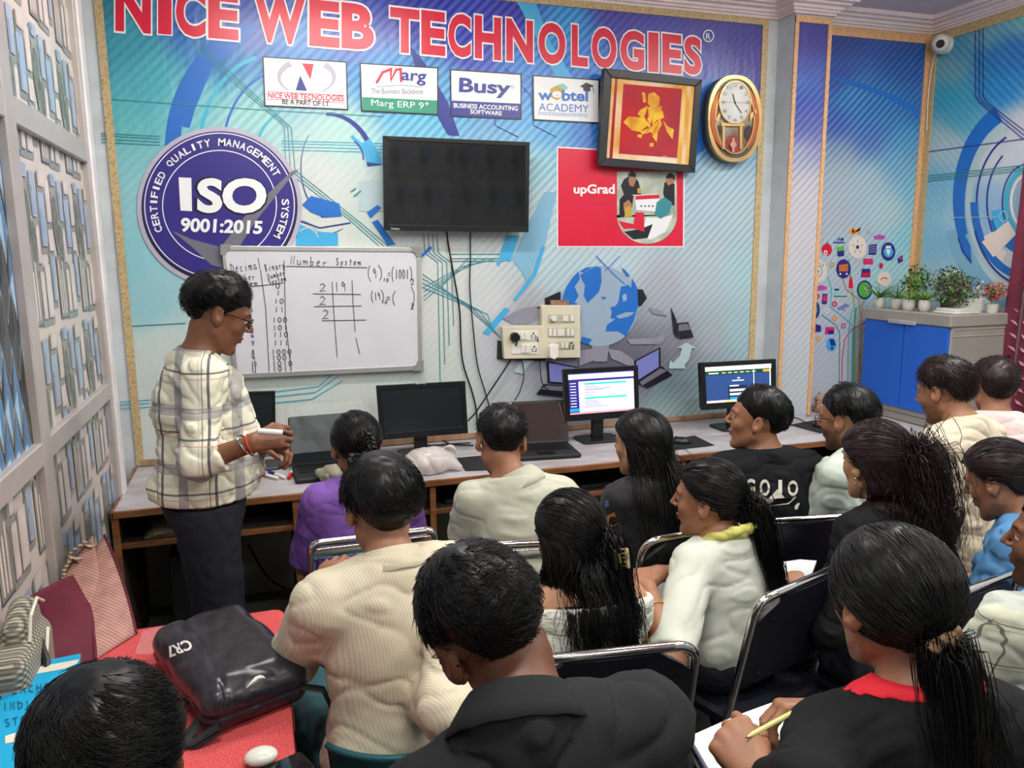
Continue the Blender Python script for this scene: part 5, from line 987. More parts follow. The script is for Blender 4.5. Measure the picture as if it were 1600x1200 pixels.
def blades(parent, m_, n_, L_, w, seed, z0, name='foliage'):
    R_ = random.Random(seed); b = MB()
    for i in range(n_):
        a_ = R_.uniform(0, 6.28); l_ = L_*R_.uniform(.6, 1.1); up = R_.uniform(.5, 1.3); P_ = []
        for t in np.linspace(0, 1, 6): r_ = l_*t*math.cos(up*(1-t*.9)); z = l_*(math.sin(up)*t-.55*t*t*math.cos(up)); P_.append((math.cos(a_)*r_, math.sin(a_)*r_, z0+z))
        P_ = np.array(P_); s_ = np.array([-math.sin(a_), math.cos(a_), 0]); V = []
        for t, p in zip(np.linspace(0, 1, 6), P_): ww = w*(1.0-.9*t)*(.5+1.2*t if t < .4 else 1); V += [p-s_*ww, p+(0, 0, -.002), p+s_*ww]
        b.add(V, [(3*q+e, 3*q+e+1, 3*q+e+4, 3*q+e+3) for q in range(5) for e in (0, 1)])
    return b.obj(name, m_, parent)
def bush(parent, mats_, c, r, n_, s_, seed, name='foliage', kk=(0,)):
    R_ = np.random.default_rng(seed); b = MB()
    for i in range(n_):
        d_ = R_.normal(size=3); d_ /= np.linalg.norm(d_); p = np.array(c)+d_*np.array(r)*R_.uniform(.35, 1.0); u = R_.normal(size=3); u /= np.linalg.norm(u); v = np.cross(u, d_); v /= np.linalg.norm(v)+1e-9; k = s_*R_.uniform(.6, 1.3)
        b.add([p-u*k, p+v*k*.5+d_*k*.2, p+u*k, p-v*k*.5+d_*k*.2], [(0, 1, 2, 3)], int(R_.choice(kk)))
    return b.obj(name, mats_, parent, smooth=False)
pots = [(1374, 474, m_l1, 'leftmost white pot with a grassy green plant on the cupboard'), (1395, 476, m_l1, 'second white pot from the left with long drooping leaves on the cupboard'), (1420, 476, m_l1, 'third white pot from the left with upright green leaves on the cupboard'), (1439, 477, m_l2, 'fourth white pot with yellow-green leaves on the cupboard')]
for q, (x, y, ml, lab) in enumerate(pots):
    P_ = atX(x, y, 3.76); t = thing('potted_plant', lab, 'plant', (3.76+.03*(q % 2), P_[1], CZ+.001), 'small white pots on the cupboard')
    MB().lathe([(.001, 0), (.024, 0), (.034, .015), (.038, .04), (.034, .066), (.030, .066), (.030, .055), (.001, .055)], 20).obj('pot', m_pot, t); blades(t, ml, 34, .15 if q < 2 else .12, .0065, q+3, .055)
for q, (x, Y_, h_, mt_, lab) in enumerate(((3.98, 3.93, .16, (m_l1, m_l3), 'feathery green plant in a dark pot behind the small white pots'), (4.02, 3.72, .16, (m_l3, m_l1, m_fl), 'dark leafy plant with white flowers behind the small white pots'))):
    t = thing('potted_plant', lab, 'plant', (x, Y_, CZ+.001)); MB().lathe([(.001, 0), (.035, 0), (.045, .07), (.001, .07)], 16).obj('pot', m_l3, t); bush(t, list(mt_), (0, 0, .17), (.10, .10, .10), 420, .014, 20+q, kk=(0, 0, 1) if q == 0 else (0, 0, 0, 0, 1, 1, 2))
t = thing('potted_plant', 'bushy dark purple-green plant in a white rectangular planter on the cupboard', 'plant', (3.84, 3.47, CZ+.001)); MB().rbox((-.10, -.07, 0), (.09, .09, .012), r=.006, axis=2).rbox((-.09, -.06, .012), (.09, .08, .03), r=.006, axis=2).rbox((.02, -.065, .012), (.1, .06, .085), r=.006, axis=2).obj('planter', m_pot, t)
bush(t, [m_l3, m_l1, m_fl], (0, .03, .13), (.12, .15, .105), 900, .012, 31, kk=(0, 0, 0, 1)); bush(t, m_fl, (.06, -.06, .14), (.03, .05, .05), 7, .02, 32, 'flowers')
t = thing('potted_plant', 'small reddish plant with pink flowers behind the white planter', 'plant', (4.04, 3.43, CZ+.001)); MB().lathe([(.001, 0), (.03, 0), (.038, .05), (.001, .05)], 16).obj('pot', m_pot, t); bush(t, [m_l4, m_pk], (0, -.01, .12), (.07, .07, .06), 300, .012, 35, kk=(0, 0, 0, 1))

# fire extinguisher and curtain
P_ = atX(1551, 572, 4.06); t = thing('fire_extinguisher', 'red fire extinguisher hanging on the right-hand wall beside the maroon curtain', 'extinguisher', (4.10, P_[1], P_[2]-.42)); m_red = mat('red_enamel', (190, 24, 34), .25, coat=.5)
MB().lathe([(.001, 0), (.065, 0), (.072, .02), (.072, .34), (.05, .385), (.022, .40), (.001, .40)], 28).obj('cylinder', m_red, t); MB().lathe([(.001, .40), (.026, .40), (.026, .425), (.018, .43), (.001, .43)], 18).obj('collar', mat('yellow_ring', (226, 190, 40), .4), t)
MB().rbox((-.018, -.018, .43), (.018, .018, .46), r=.004, axis=2).obj('valve', m_blk, t); MB().tube([(0, 0, .455), (-.02, -.04, .475), (-.04, -.10, .49)], .008, 8).obj('lever', m_blk, t); MB().tube([(0, 0, .45), (-.02, -.05, .45), (-.03, -.09, .44)], .007, 8).obj('grip', m_blk, t)
MB().tube([(0, .0, .44), (.0, .06, .44), (-.02, .10, .40), (-.03, .11, .3)], .008, 8).obj('hose', mat('blue_grey_hose', (50, 70, 100), .4), t)
m_cur = mat('maroon_curtain', (104, 22, 52), .75, var=.15, sheen=.3); m_lf = mat('curtain_leaf_print', (196, 140, 158), .75)
ys, zs = np.meshgrid(np.linspace(2.55, 3.40, 90), np.linspace(.15, 2.3, 40)); V = np.stack([4.13+.022*np.sin(ys.ravel()*55)+.008*np.sin(ys.ravel()*23+zs.ravel()*2), ys.ravel()+.02*np.sin(zs.ravel()*2.2), zs.ravel()], 1)
cu = thing('curtain', 'maroon curtain with a pale leaf pattern at the right edge', 'curtain', (4.13, 3.0, 2.3)); V2 = V-np.array(cu.location); mesh_from(V2, [(i*90+j, i*90+j+1, (i+1)*90+j+1, (i+1)*90+j) for i in range(39) for j in range(89)], 'drape', m_cur, cu)
b = MB()
def curx(y): return 4.13+.022*math.sin(y*55)-.003
for yy in np.arange(2.62, 3.38, .09):
    for s_ in range(26):
        z = .3+s_*.075
        for sd in (-1, 1):
            p = np.array([[0, 0, 0], [0, sd*.022, .014], [0, sd*.034, .038], [0, sd*.012, .026]])+[0, yy, z]; p[:, 0] = [curx(v)-.002 for v in p[:, 1]]; b.add(p-np.array(cu.location), [(0, 1, 2, 3)])
b.obj('leaf_print', m_lf, cu, smooth=False)

# ================================================================== RED TABLE, BAGS
m_rc = mat('red_table_cloth', (186, 54, 64), .9, color2=(214, 104, 100), vscale=260, spec=.2)
tb = thing('table', 'low table in the left foreground under a red cloth', 'table', (-.3, 1.6, 0)); TX0, TX1, TY0, TY1 = -.61, .02, 1.27, 2.30
child(MB().box((TX0+.01, TY0+.01, .71), (TX1-.01, TY1-.01, .742)), 'table_top', m_ply, tb, smooth=False)
for x in (TX0+.04, TX1-.06):
    for y in (TY0+.04, TY1-.06): child(MB().box((x, y, 0), (x+.03, y+.03, .71)), 'leg', m_blkm, tb, smooth=False)
b = MB().rbox((TX0, TY0, .742), (TX1, TY1, .75), r=.03, n=6, axis=2, r2=.003)
o = tag(b.obj('tablecloth', m_rc, smooth=False), 'speckled red cloth spread over the table in the left foreground', 'tablecloth'); b = MB()
per = [(TX1, TY0), (TX1, TY1-.03), (TX1-.03, TY1), (TX0, TY1)]; pp = []
for (x0_, y0_), (x1_, y1_) in zip(per[:-1], per[1:]):
    for t in np.linspace(0, 1, 24, endpoint=False): pp.append((x0_+(x1_-x0_)*t, y0_+(y1_-y0_)*t))
V = []
for r_, z in enumerate(np.linspace(.746, .60, 7)):
    for i, (x, y) in enumerate(pp): w = .006*r_/6*math.sin(i*.9); V.append((x+(w+.002 if x > TX1-.031 else 0), y+(w+.002 if y > TY1-.031 else 0), z))
m_ = len(pp); b.add(V, [(r_*m_+i, r_*m_+i+1, (r_+1)*m_+i+1, (r_+1)*m_+i) for r_ in range(6) for i in range(m_-1)]); b.obj('drop', m_rc, o)

# herringbone tote bag
m_hb = mat('herringbone_weave', (196, 152, 140), .8, var=.12, wave=((.6, .6, .55), 110, (120, 60, 66), .45), vscale=30); m_mar = mat('maroon_cotton', (98, 26, 46), .75, var=.12)
m_rope = mat('striped_handle_webbing', (206, 186, 156), .75, wave=((.2, .2, 1), 85, (60, 40, 34), .8)); m_lin = mat('cream_lining', (196, 186, 160), .8)
tg = thing('tote_bag', 'tall maroon and pink herringbone tote bag standing on the red table', 'bag', (-.49, 2.16, .751))
zt = .755
G = {k: np.array(v) for k, v in dict(a=atX(52, 1032, -.598), b=atZ(149, 1030, zt), c=atZ(213, 990, zt)).items()}
G['a'] = np.array([-.60, 2.13, zt]); G['d'] = G['a']+(G['c']-G['b'])
tb_, tc_ = atD(116, 898, 2.34), atD(163, 836, 2.44); ta_ = tb_+np.array([-.03, .0, -.0]); td_ = tc_+np.array([-.05, .03, -.01]); ta_[0] = max(ta_[0], -.60); td_[0] = max(td_[0], -.60)
def patch(c00, c10, c11, c01, nu, nv, dep=0.0, seed=1, nrm=None):
    u, v = np.meshgrid(np.linspace(0, 1, nu), np.linspace(0, 1, nv)); u = u.ravel()[:, None]; v = v.ravel()[:, None]; P = (c00*(1-u)+c10*u)*(1-v)+(c01*(1-u)+c11*u)*v
    if nrm is None: nrm = np.cross(c10-c00, c01-c00); nrm /= np.linalg.norm(nrm)
    P = P+nrm*(dep*np.sin(np.pi*u)*np.sin(np.pi*np.clip(v*1.1, 0, 1))+.004*np.sin(u*9+v*7+seed)*np.sin(np.pi*u)); return P, [(i*nu+j, i*nu+j+1, (i+1)*nu+j+1, (i+1)*nu+j) for i in range(nv-1) for j in range(nu-1)]
def cmesh(P, F, name, m_, par, sol=0.004):
    b = MB(); b.add(P, F); o = child(b, name, m_, par); s_ = o.modifiers.new('thick', 'SOLIDIFY'); s_.thickness = sol; return o
mid_b = G['b']+(tb_-G['b'])*.45+np.array([.035, -.01, 0])
b = MB()
u, v = np.meshgrid(np.linspace(0, 1, 14), np.linspace(0, 1, 20)); u = u.ravel()[:, None]; v = v.ravel()[:, None]
lft = (1-v)**2*G['b']+2*v*(1-v)*(G['b']*.5+tb_*.5+np.array([.03, -.02, .0]))+v*v*tb_; rgt = (1-v)**2*G['c']+2*v*(1-v)*(G['c']*.55+tc_*.45+np.array([.012, 0, .03]))+v*v*tc_
fr_ = lft*(1-u)+rgt*u+np.array([.7, -.7, 0])*.012*np.sin(np.pi*u)*np.sin(np.pi*v); F_ = [(i*14+j, i*14+j+1, (i+1)*14+j+1, (i+1)*14+j) for i in range(19) for j in range(13)]
cmesh(fr_, F_, 'front_panel', m_hb, tg); Pb = fr_+np.array([-.09, .03, 0])*(1-v*.6); Pb[:, 0] = np.maximum(Pb[:, 0], -.60); cmesh(Pb, F_, 'back_panel', m_hb, tg)
Ps, Fs = patch(G['a'], G['b'], tb_, np.array([-.60, 2.16, .94]), 14, 16); du = np.tile(np.linspace(0, 1, 14), 16); dv_ = np.repeat(np.linspace(0, 1, 16), 14)
Ps = Ps+np.array([.3, .9, 0])*(.035*np.sin(np.pi*du)*dv_*1.2)[:, None]+np.array([0, -.9, 0])*(.012*np.sin(np.pi*du)*(1-dv_))[:, None]+np.array([.03, 0, 0])*(np.sin(np.pi*dv_)*du)[:, None]; Ps[:, 0] = np.maximum(Ps[:, 0], -.605); cmesh(Ps, Fs, 'side_gusset', m_mar, tg)
child(MB().tube(rgt[::14].reshape(-1, 3), .004, 6), 'edge_binding', m_mar, tg); child(MB().tube(lft[::14].reshape(-1, 3), .0045, 6), 'edge_binding', m_mar, tg)
H1 = [atD(x, y, D_) for x, y, D_ in ((126, 875, 2.36), (112, 872, 2.36), (92, 893, 2.33), (70, 920, 2.31), (57, 950, 2.29), (52, 985, 2.27), (56, 1015, 2.26))]; H2 = [atD(x, y, D_) for x, y, D_ in ((146, 855, 2.40), (132, 848, 2.40), (112, 862, 2.38), (86, 890, 2.36), (66, 925, 2.33), (56, 965, 2.30))]
for H in (H1, H2): H = [np.array([max(p[0], -.598), p[1], p[2]]) for p in H]; child(MB().tube(H, .0125, 8, flat=.5), 'handle', m_rope, tg)
# tweed handbag
m_tw = plaid('houndstooth_tweed', (176, 172, 152), [((0, .8, .6), .0105, 0, .5, (46, 46, 46), .62), ((0, -.6, .8), .0105, .2, .5, (46, 46, 46), .62)]); m_pip = mat('cream_piping', (228, 222, 204), .6)
hb = thing('handbag', 'black and white tweed handbag with cream piping at the left edge', 'bag', (-.585, 1.98, .751)); n4 = Noise(44, 14)
V, F = surfnet(lambda P: smax(smin(d_box(P, (.0, 0, .075), (.05, .13, .085), .03, rotm(0, .0, 0)), d_box(P, (-.0, .05, .165), (.032, .07, .055), .03, rotm(.3, 0, 0)), .02)+.002*n4(P), -.03-P[:, 0], .004), (-.1, -.2, -.03), (.1, .2, .26), .006); mesh_from(V, F, 'body', m_tw, hb)
MB().tube([(.052, -.12, .01), (.058, -.06, .07), (.056, .02, .12), (.05, .07, .15)], .004, 6).obj('piping', m_pip, hb); MB().tube([(.033, -.02, .16), (.036, .0, .215), (.034, .07, .23), (.034, .12, .20)], .004, 6).obj('piping', m_pip, hb)
MB().tube([(.04, .03, .14), (.06, -.01, .10), (.062, -.05, .06)], .009, 8).obj('zip_pull', m_blk, hb)
# blue folder on a pile
fz = .845; FQ = [(-30, 1050), (126, 1021), (112, 1120), (95, 1192), (-30, 1212)]
P_ = [atZ(x, y, fz) for x, y in FQ]; P_ = [np.array([max(p[0], -.605), p[1], 0]) for p in P_]
fo = thing('file_folder', 'bright blue folder with white bands and handwriting at the left edge', 'folder', (P_[1][0], P_[1][1], fz-.006))
child(MB().prism([tuple(p[:2]) for p in P_], fz-.006, fz), 'cover', mat('cyan_card', (16, 166, 214), .45, var=.05), fo, smooth=False)
a = Art(Plane((0, 0, fz+.0003), (0, 0, 1)), .0004); a.poly([(5, 1051), (60, 1042), (124, 1030), (120, 1037), (100, 1045), (20, 1060), (10, 1066), (5, 1066)], 0, 1); a.poly([(8, 1150), (20, 1146), (104, 1132), (102, 1146), (8, 1162)], 0, 1)
for t_, x0, y0, x1, y1 in (('TEACHER', 4, 1073, 92, 1066), ('INDIA', 2, 1098, 60, 1093), ('STEN', 4, 1124, 56, 1116)): write(a, t_, x0, y0, x1, y1, 12, 1.4, 1, 3)
child(a, 'cover_print', [m_pip, mat('blue_ball_pen', (20, 80, 130), .5)], fo, smooth=False)
for q in range(3):
    z0 = .751+q*.029; tag(MB().prism([tuple(p[:2]+np.array([-.0, .004*q])) for p in P_], z0, z0+.028).obj('file_folder', mat('grey_card_%d' % q, [(70, 66, 70), (120, 118, 116), (96, 70, 80)][q], .6), smooth=False), 'dark folder under the blue folder, %s of the pile' % ('bottom', 'middle', 'top')[q], 'folder', 'folders under the blue folder')
# clear wrapper
g = Noise(8, 40); xs, ys = np.meshgrid(np.linspace(-.36, -.25, 16), np.linspace(2.12, 2.27, 18)); Pq = np.stack([xs.ravel(), ys.ravel(), np.full(xs.size, .762)], 1); Pq[:, 2] += g(Pq)*.006
tag(mesh_from(Pq, [(i*16+j, i*16+j+1, (i+1)*16+j+1, (i+1)*16+j) for i in range(17) for j in range(15)], 'plastic_wrapper', m_film), 'crumpled clear wrapper between the tote bag and the backpack', 'wrapper')

# black glossy backpack
m_pu = mat('glossy_black_leatherette', (40, 40, 48), .3, var=.15, vscale=6, spec=.6, bump=.12, bscale=18); m_nyl = mat('black_nylon', (30, 31, 34), .7, var=.2)
bc = np.array([-.125, 1.925, .75]); ax = np.array([.16, -.40, 0]); ax /= np.linalg.norm(ax); sx_ = np.array([-ax[1], ax[0], 0]); RB = np.stack([sx_, ax, [0, 0, 1]], 1)
bp_ = thing('backpack', 'black glossy backpack lying flat on the red table', 'backpack', bc+np.array([0, 0, .001])); n5, n6 = Noise(21, 16, 12), Noise(22, 34, 12)
def bpf(P):
    d = d_box(P, (0, 0, .05), (.125, .225, .055), .045); d = smin(d, d_box(P, (.005, .0, .085), (.10, .19, .03), .03), .02)
    seam = np.abs(P[:, 0]+.055+.1*P[:, 1]); d = d+.004*np.exp(-(seam/.006)**2)*(P[:, 2] > .06)
    edge = np.abs(P[:, 2]-.045); d = d+.005*np.exp(-(edge/.005)**2)
    return d+.0045*n5.fold(P)*.8+.0018*n6.fold(P)-.001
V, F = surfnet(bpf, (-.17, -.27, -.02), (.17, .27, .15), .0042); V[:, 2] = np.maximum(V[:, 2], .0); o = mesh_from(V@RB.T, F, 'body', m_pu, bp_)
# lettering is laid on the bag's own top surface
def drape(px, kfn, name, m_, lift=.0012, it=14):
    """drops each lettering vertex along its sight line onto the bag surface"""
    out = []
    for x, y in px:
        r_ = ray(x, y); t = 1.6
        for _ in range(40): p = CO+r_*t; d = bpf(((p-bc-np.array([0, 0, .001]))@RB)[None])[0]; t += d*.6/np.linalg.norm(r_)
        out.append(CO+r_*t-r_/np.linalg.norm(r_)*lift)
    return out
V, F = glyphs('CR7', .03); lo_, hi_ = V.min(0), V.max(0); U = (V-lo_)/(hi_-lo_); q4 = [np.array(p, float) for p in ((303, 1013), (265, 1028), (257, 1012), (294, 998))]
px = [(q4[0]*(1-u)+q4[1]*u)*v+(q4[3]*(1-u)+q4[2]*u)*(1-v) for u, v in U]; b = MB(); b.add(drape(px, None, '', None), F); child(b, 'printed_lettering', m_fl, bp_, smooth=False)
px = [(384, 1076), (392, 1065), (399, 1057), (406, 1054.5), (412, 1056), (415, 1060), (410, 1059), (404, 1060), (397, 1065), (391, 1070)]; b = MB(); b.add(drape(px, None, '', None), [list(range(len(px)))]); child(b, 'curved_mark', m_fl, bp_, smooth=False)
L2W = lambda p: np.array(p)@RB.T
for s_ in (-1, 1): MB().tube([L2W(p) for p in ((-.10+.0*s_, .10+.05*s_, .03), (-.15, .14+.05*s_, .02), (-.17, .17+.04*s_, .012), (-.15, .22, .01), (-.10, .23, .03))], .014, 8, flat=.3).obj('shoulder_strap', m_nyl, bp_)
MB().tube([L2W(p) for p in ((.10, .21, .04), (.14, .24, .03), (.17, .25, -.06), (.175, .25, -.16))], .014, 8, flat=.25).obj('hanging_strap', m_nyl, bp_)
MB().tube([L2W(p) for p in ((.0, -.235, .06), (.02, -.25, .075), (.05, -.235, .06))], .006, 8).obj('grab_loop', m_nyl, bp_)
# earbud case and phone
c_ = atZ(408, 1183, .765); t = thing('earbud_case', 'small white rounded earbud case on the red table', 'case', (c_[0], c_[1], .751)); V, F = surfnet(lambda P: d_ell(P, (0, 0, .016), (.034, .028, .016)), (-.05, -.05, -.01), (.05, .05, .05), .0035); mesh_from(V, F, 'shell', mat('gloss_white', (222, 224, 212), .2), t); MB().at((-.026, -.016, .012)).lathe([(.001, 0), (.002, 0), (.002, .002), (.001, .002)], 8).obj('port', m_blk, t)
c_ = atZ(428, 1212, .755); t = thing('mobile_phone', 'black mobile phone at the bottom edge beside the earbud case', 'phone', (c_[0], c_[1], .751), rz=-1.2); MB().rbox((-.037, -.075, 0), (.037, .075, .008), r=.01, axis=2).obj('body', m_blk, t); MB().rbox((-.034, -.072, .008), (.034, .072, .0085), r=.008, axis=2, r2=.0001).obj('screen', m_glass, t)
# ================================================================== PEOPLE: one continuous body each, clothes and hair as its parts
def nrm(v): v = np.asarray(v, float); return v/(np.linalg.norm(v)+1e-12)
def smooth(x, a, b): t = np.clip((x-a)/(b-a), 0, 1); return t*t*(3-2*t)
def head_rot(yaw, pitch, roll=0): return rotm(0, 0, math.radians(yaw)) @ rotm(-math.radians(pitch), 0, 0) @ rotm(0, math.radians(roll), 0)
SKC, SKR = np.array([0, -.012, .035]), np.array([.077, .098, .088])
def head_sdf(Q, male=True, hi=True):
    d = d_ell(Q, SKC, SKR); ax = np.abs(Q[:, 0]); M = np.stack([ax, Q[:, 1], Q[:, 2]], 1)
    d = smin(d, d_ell(Q, (0, .022, -.032), (.058, .072, .082)), .03)
    d = smin(d, d_cone(M, (.047, .0, -.052), (.012, .066, -.098), .022, .018), .025)
    d = smin(d, d_ell(Q, (0, .076, -.1), (.018, .014, .014)), .015)
    d = smin(d, d_ell(M, (.038, .058, -.016), (.020, .020, .020)), .02)
    if hi:
        d = smin(d, d_cone(M, (.0, .086, .032), (.040, .074, .032), .010, .008), .014)
        d = smax(d, -d_ell(M, (.031, .099, .012), (.017, .014, .011)), .012)
        d = smin(d, d_cone(Q, (0, .091, .022), (0, .1115, -.012), .006, .0092), .010); d = smin(d, d_ell(M, (.0105, .100, -.017), (.007, .008, .006)), .006)
        d = smin(d, d_ell(Q, (0, .087, -.048), (.022, .014, .0055)), .006); d = smin(d, d_ell(Q, (0, .085, -.060), (.018, .014, .0065)), .006)
        d = smax(d, -d_ell(Q, (0, .101, -.054), (.016, .006, .0013)), .003)
        d = smin(d, d_cone(M, (.020, .088, .018), (.043, .079, .016), .005, .004), .004)
    else: d = smin(d, d_cone(Q, (0, .091, .022), (0, .114, -.012), .008, .012), .012)
    R_ = rotm(.25, 0, -.35)
    e = d_ell(M, (.0835, -.012, .002), (.0085, .020, .034), R_); e = smin(e, d_ell(M, (.077, .0, -.026), (.0065, .009, .011)), .008)
    e = smax(e, -d_ell(M, (.094, -.006, .006), (.009, .011, .019), R_), .005)
    return smin(d, e, .007)
def hand_prims(w, R, sx, curl=(.5, .7, .5), thumb=(.6, .4), fan=.05):
    """w wrist; R columns: across (x), towards the fingertips (y), back of the hand (z); sx = side of the thumb"""
    P = []; T = lambda p: np.asarray(w)+R@np.asarray(p, float)
    xs = [.031, .011, -.010, -.029]; L_ = [(.040, .025, .020), (.044, .028, .021), (.040, .026, .020), (.031, .020, .018)]; kn = [.084, .088, .084, .076]
    for i in range(4):
        x = sx*xs[i]; P.append((T((x*.55, .0, 0)), T((x, kn[i], .002-.003*(i == 3))), .0135, .0115, .014))
        cu = curl[i] if np.ndim(curl[0]) else curl; a = 0; p = np.array([x, kn[i], .002]); f_ = sx*fan*(1.5-i)
        for j in range(3):
            a += cu[j]; q = p+np.array([math.sin(f_)*math.cos(a), math.cos(f_)*math.cos(a), -math.sin(a)])*L_[i][j]; r0 = (.0092, .0084, .0076, .0066)[j]-.0008*(i == 3); P.append((T(p), T(q), r0, r0-.0008, .003)); p = q
    P.append((T((sx*.010, .012, -.004)), T((sx*.030, .045, -.012)), .016, .013, .014)); a, b = thumb
    p1 = np.array([sx*.036, .048, -.014]); d1 = nrm([sx*math.cos(a)*.8, .75, -math.sin(a)]); p2 = p1+d1*.032; d2 = nrm(d1+np.array([-sx*b, .3, -b*.6])); P.append((T((sx*.024, .03, -.010)), T(p1), .0125, .0115, .006)); P.append((T(p1), T(p2), .0108, .0098, .004)); P.append((T(p2), T(p2+d2*.027), .0096, .0078, .003))
    return P
def strands(S, rad, name, m_, parent, taper=.25):
    """S: (n, m, 3) hair paths -> one mesh of fine tapering locks"""
    n_, m_s, _ = S.shape; t = np.gradient(S, axis=1); t /= np.linalg.norm(t, axis=2, keepdims=True)+1e-9
    ref = np.broadcast_to(np.array([.3, .5, .8]), t.shape); u = np.cross(t, ref); u /= np.linalg.norm(u, axis=2, keepdims=True)+1e-9; w = np.cross(t, u)
    pr_ = (1-(1-taper)*np.linspace(0, 1, m_s)**2)[None, :, None]*rad; V = np.stack([S+pr_*(math.cos(a)*u+math.sin(a)*w) for a in (0, 2.094, 4.189)], 2).reshape(-1, 3)
    i, j, k = np.meshgrid(np.arange(n_), np.arange(m_s-1), np.arange(3), indexing='ij'); base = (i*m_s+j)*3; k2 = (k+1) % 3; F = np.stack([base+k, base+k2, base+3+k2, base+3+k], -1).reshape(-1, 4)
    return mesh_from(V, F, name, m_, parent)
HL_M = np.array([(0, .070), (30, .070), (50, .052), (68, .022), (78, -.012), (86, .0), (95, .028), (110, .022), (128, -.03), (150, -.062), (180, -.068)], float)
HL_F = np.array([(0, .074), (30, .068), (55, .040), (75, .008), (90, .012), (105, .0), (125, -.05), (150, -.075), (180, -.08)], float)
def hairline(Q, T): ph = np.degrees(np.abs(np.arctan2(Q[:, 0], Q[:, 1]+.02))); return np.interp(ph, T[:, 0], T[:, 1])
def skull(q, off): return SKC+q*(SKR+off)
def roots(n_, T, g, lo=.003):
    q = g.normal(size=(n_*4, 3)); q /= np.linalg.norm(q, axis=1)[:, None]; P = SKC+q*SKR; ok = P[:, 2] > hairline(P, T)+lo; return q[ok][:n_]
def slerp(a, b, t):
    c = np.clip((a*b).sum(1), -.999, .999); o = np.arccos(c)[:, None]; return (np.sin((1-t)*o)*a+np.sin(t*o)*b)/np.sin(o)
def mhair(n): return {'black': mat('hair_black', (10, 10, 11), .38, spec=.32, var=.15, vscale=30), 'soft': mat('hair_soft_black', (20, 18, 19), .5, spec=.4, var=.2, vscale=30), 'brown': mat('hair_dark_brown', (20, 14, 14), .42, spec=.36, var=.2, vscale=20, color2=(38, 17, 20))}[n]
SKINS = dict(a=(150, 102, 76), b=(160, 112, 84), c=(128, 84, 60), d=(180, 134, 102), e=(108, 68, 48))
def skin(k): return mat('skin_'+k, SKINS[k], .48, var=.06, vscale=20, sss=.06, attr='tint', bump=.04, bscale=300)
m_eye = mat('eye_white', (214, 208, 200), .15, var=.0); m_iris = mat('eye_dark', (20, 12, 10), .1)
PPL = []
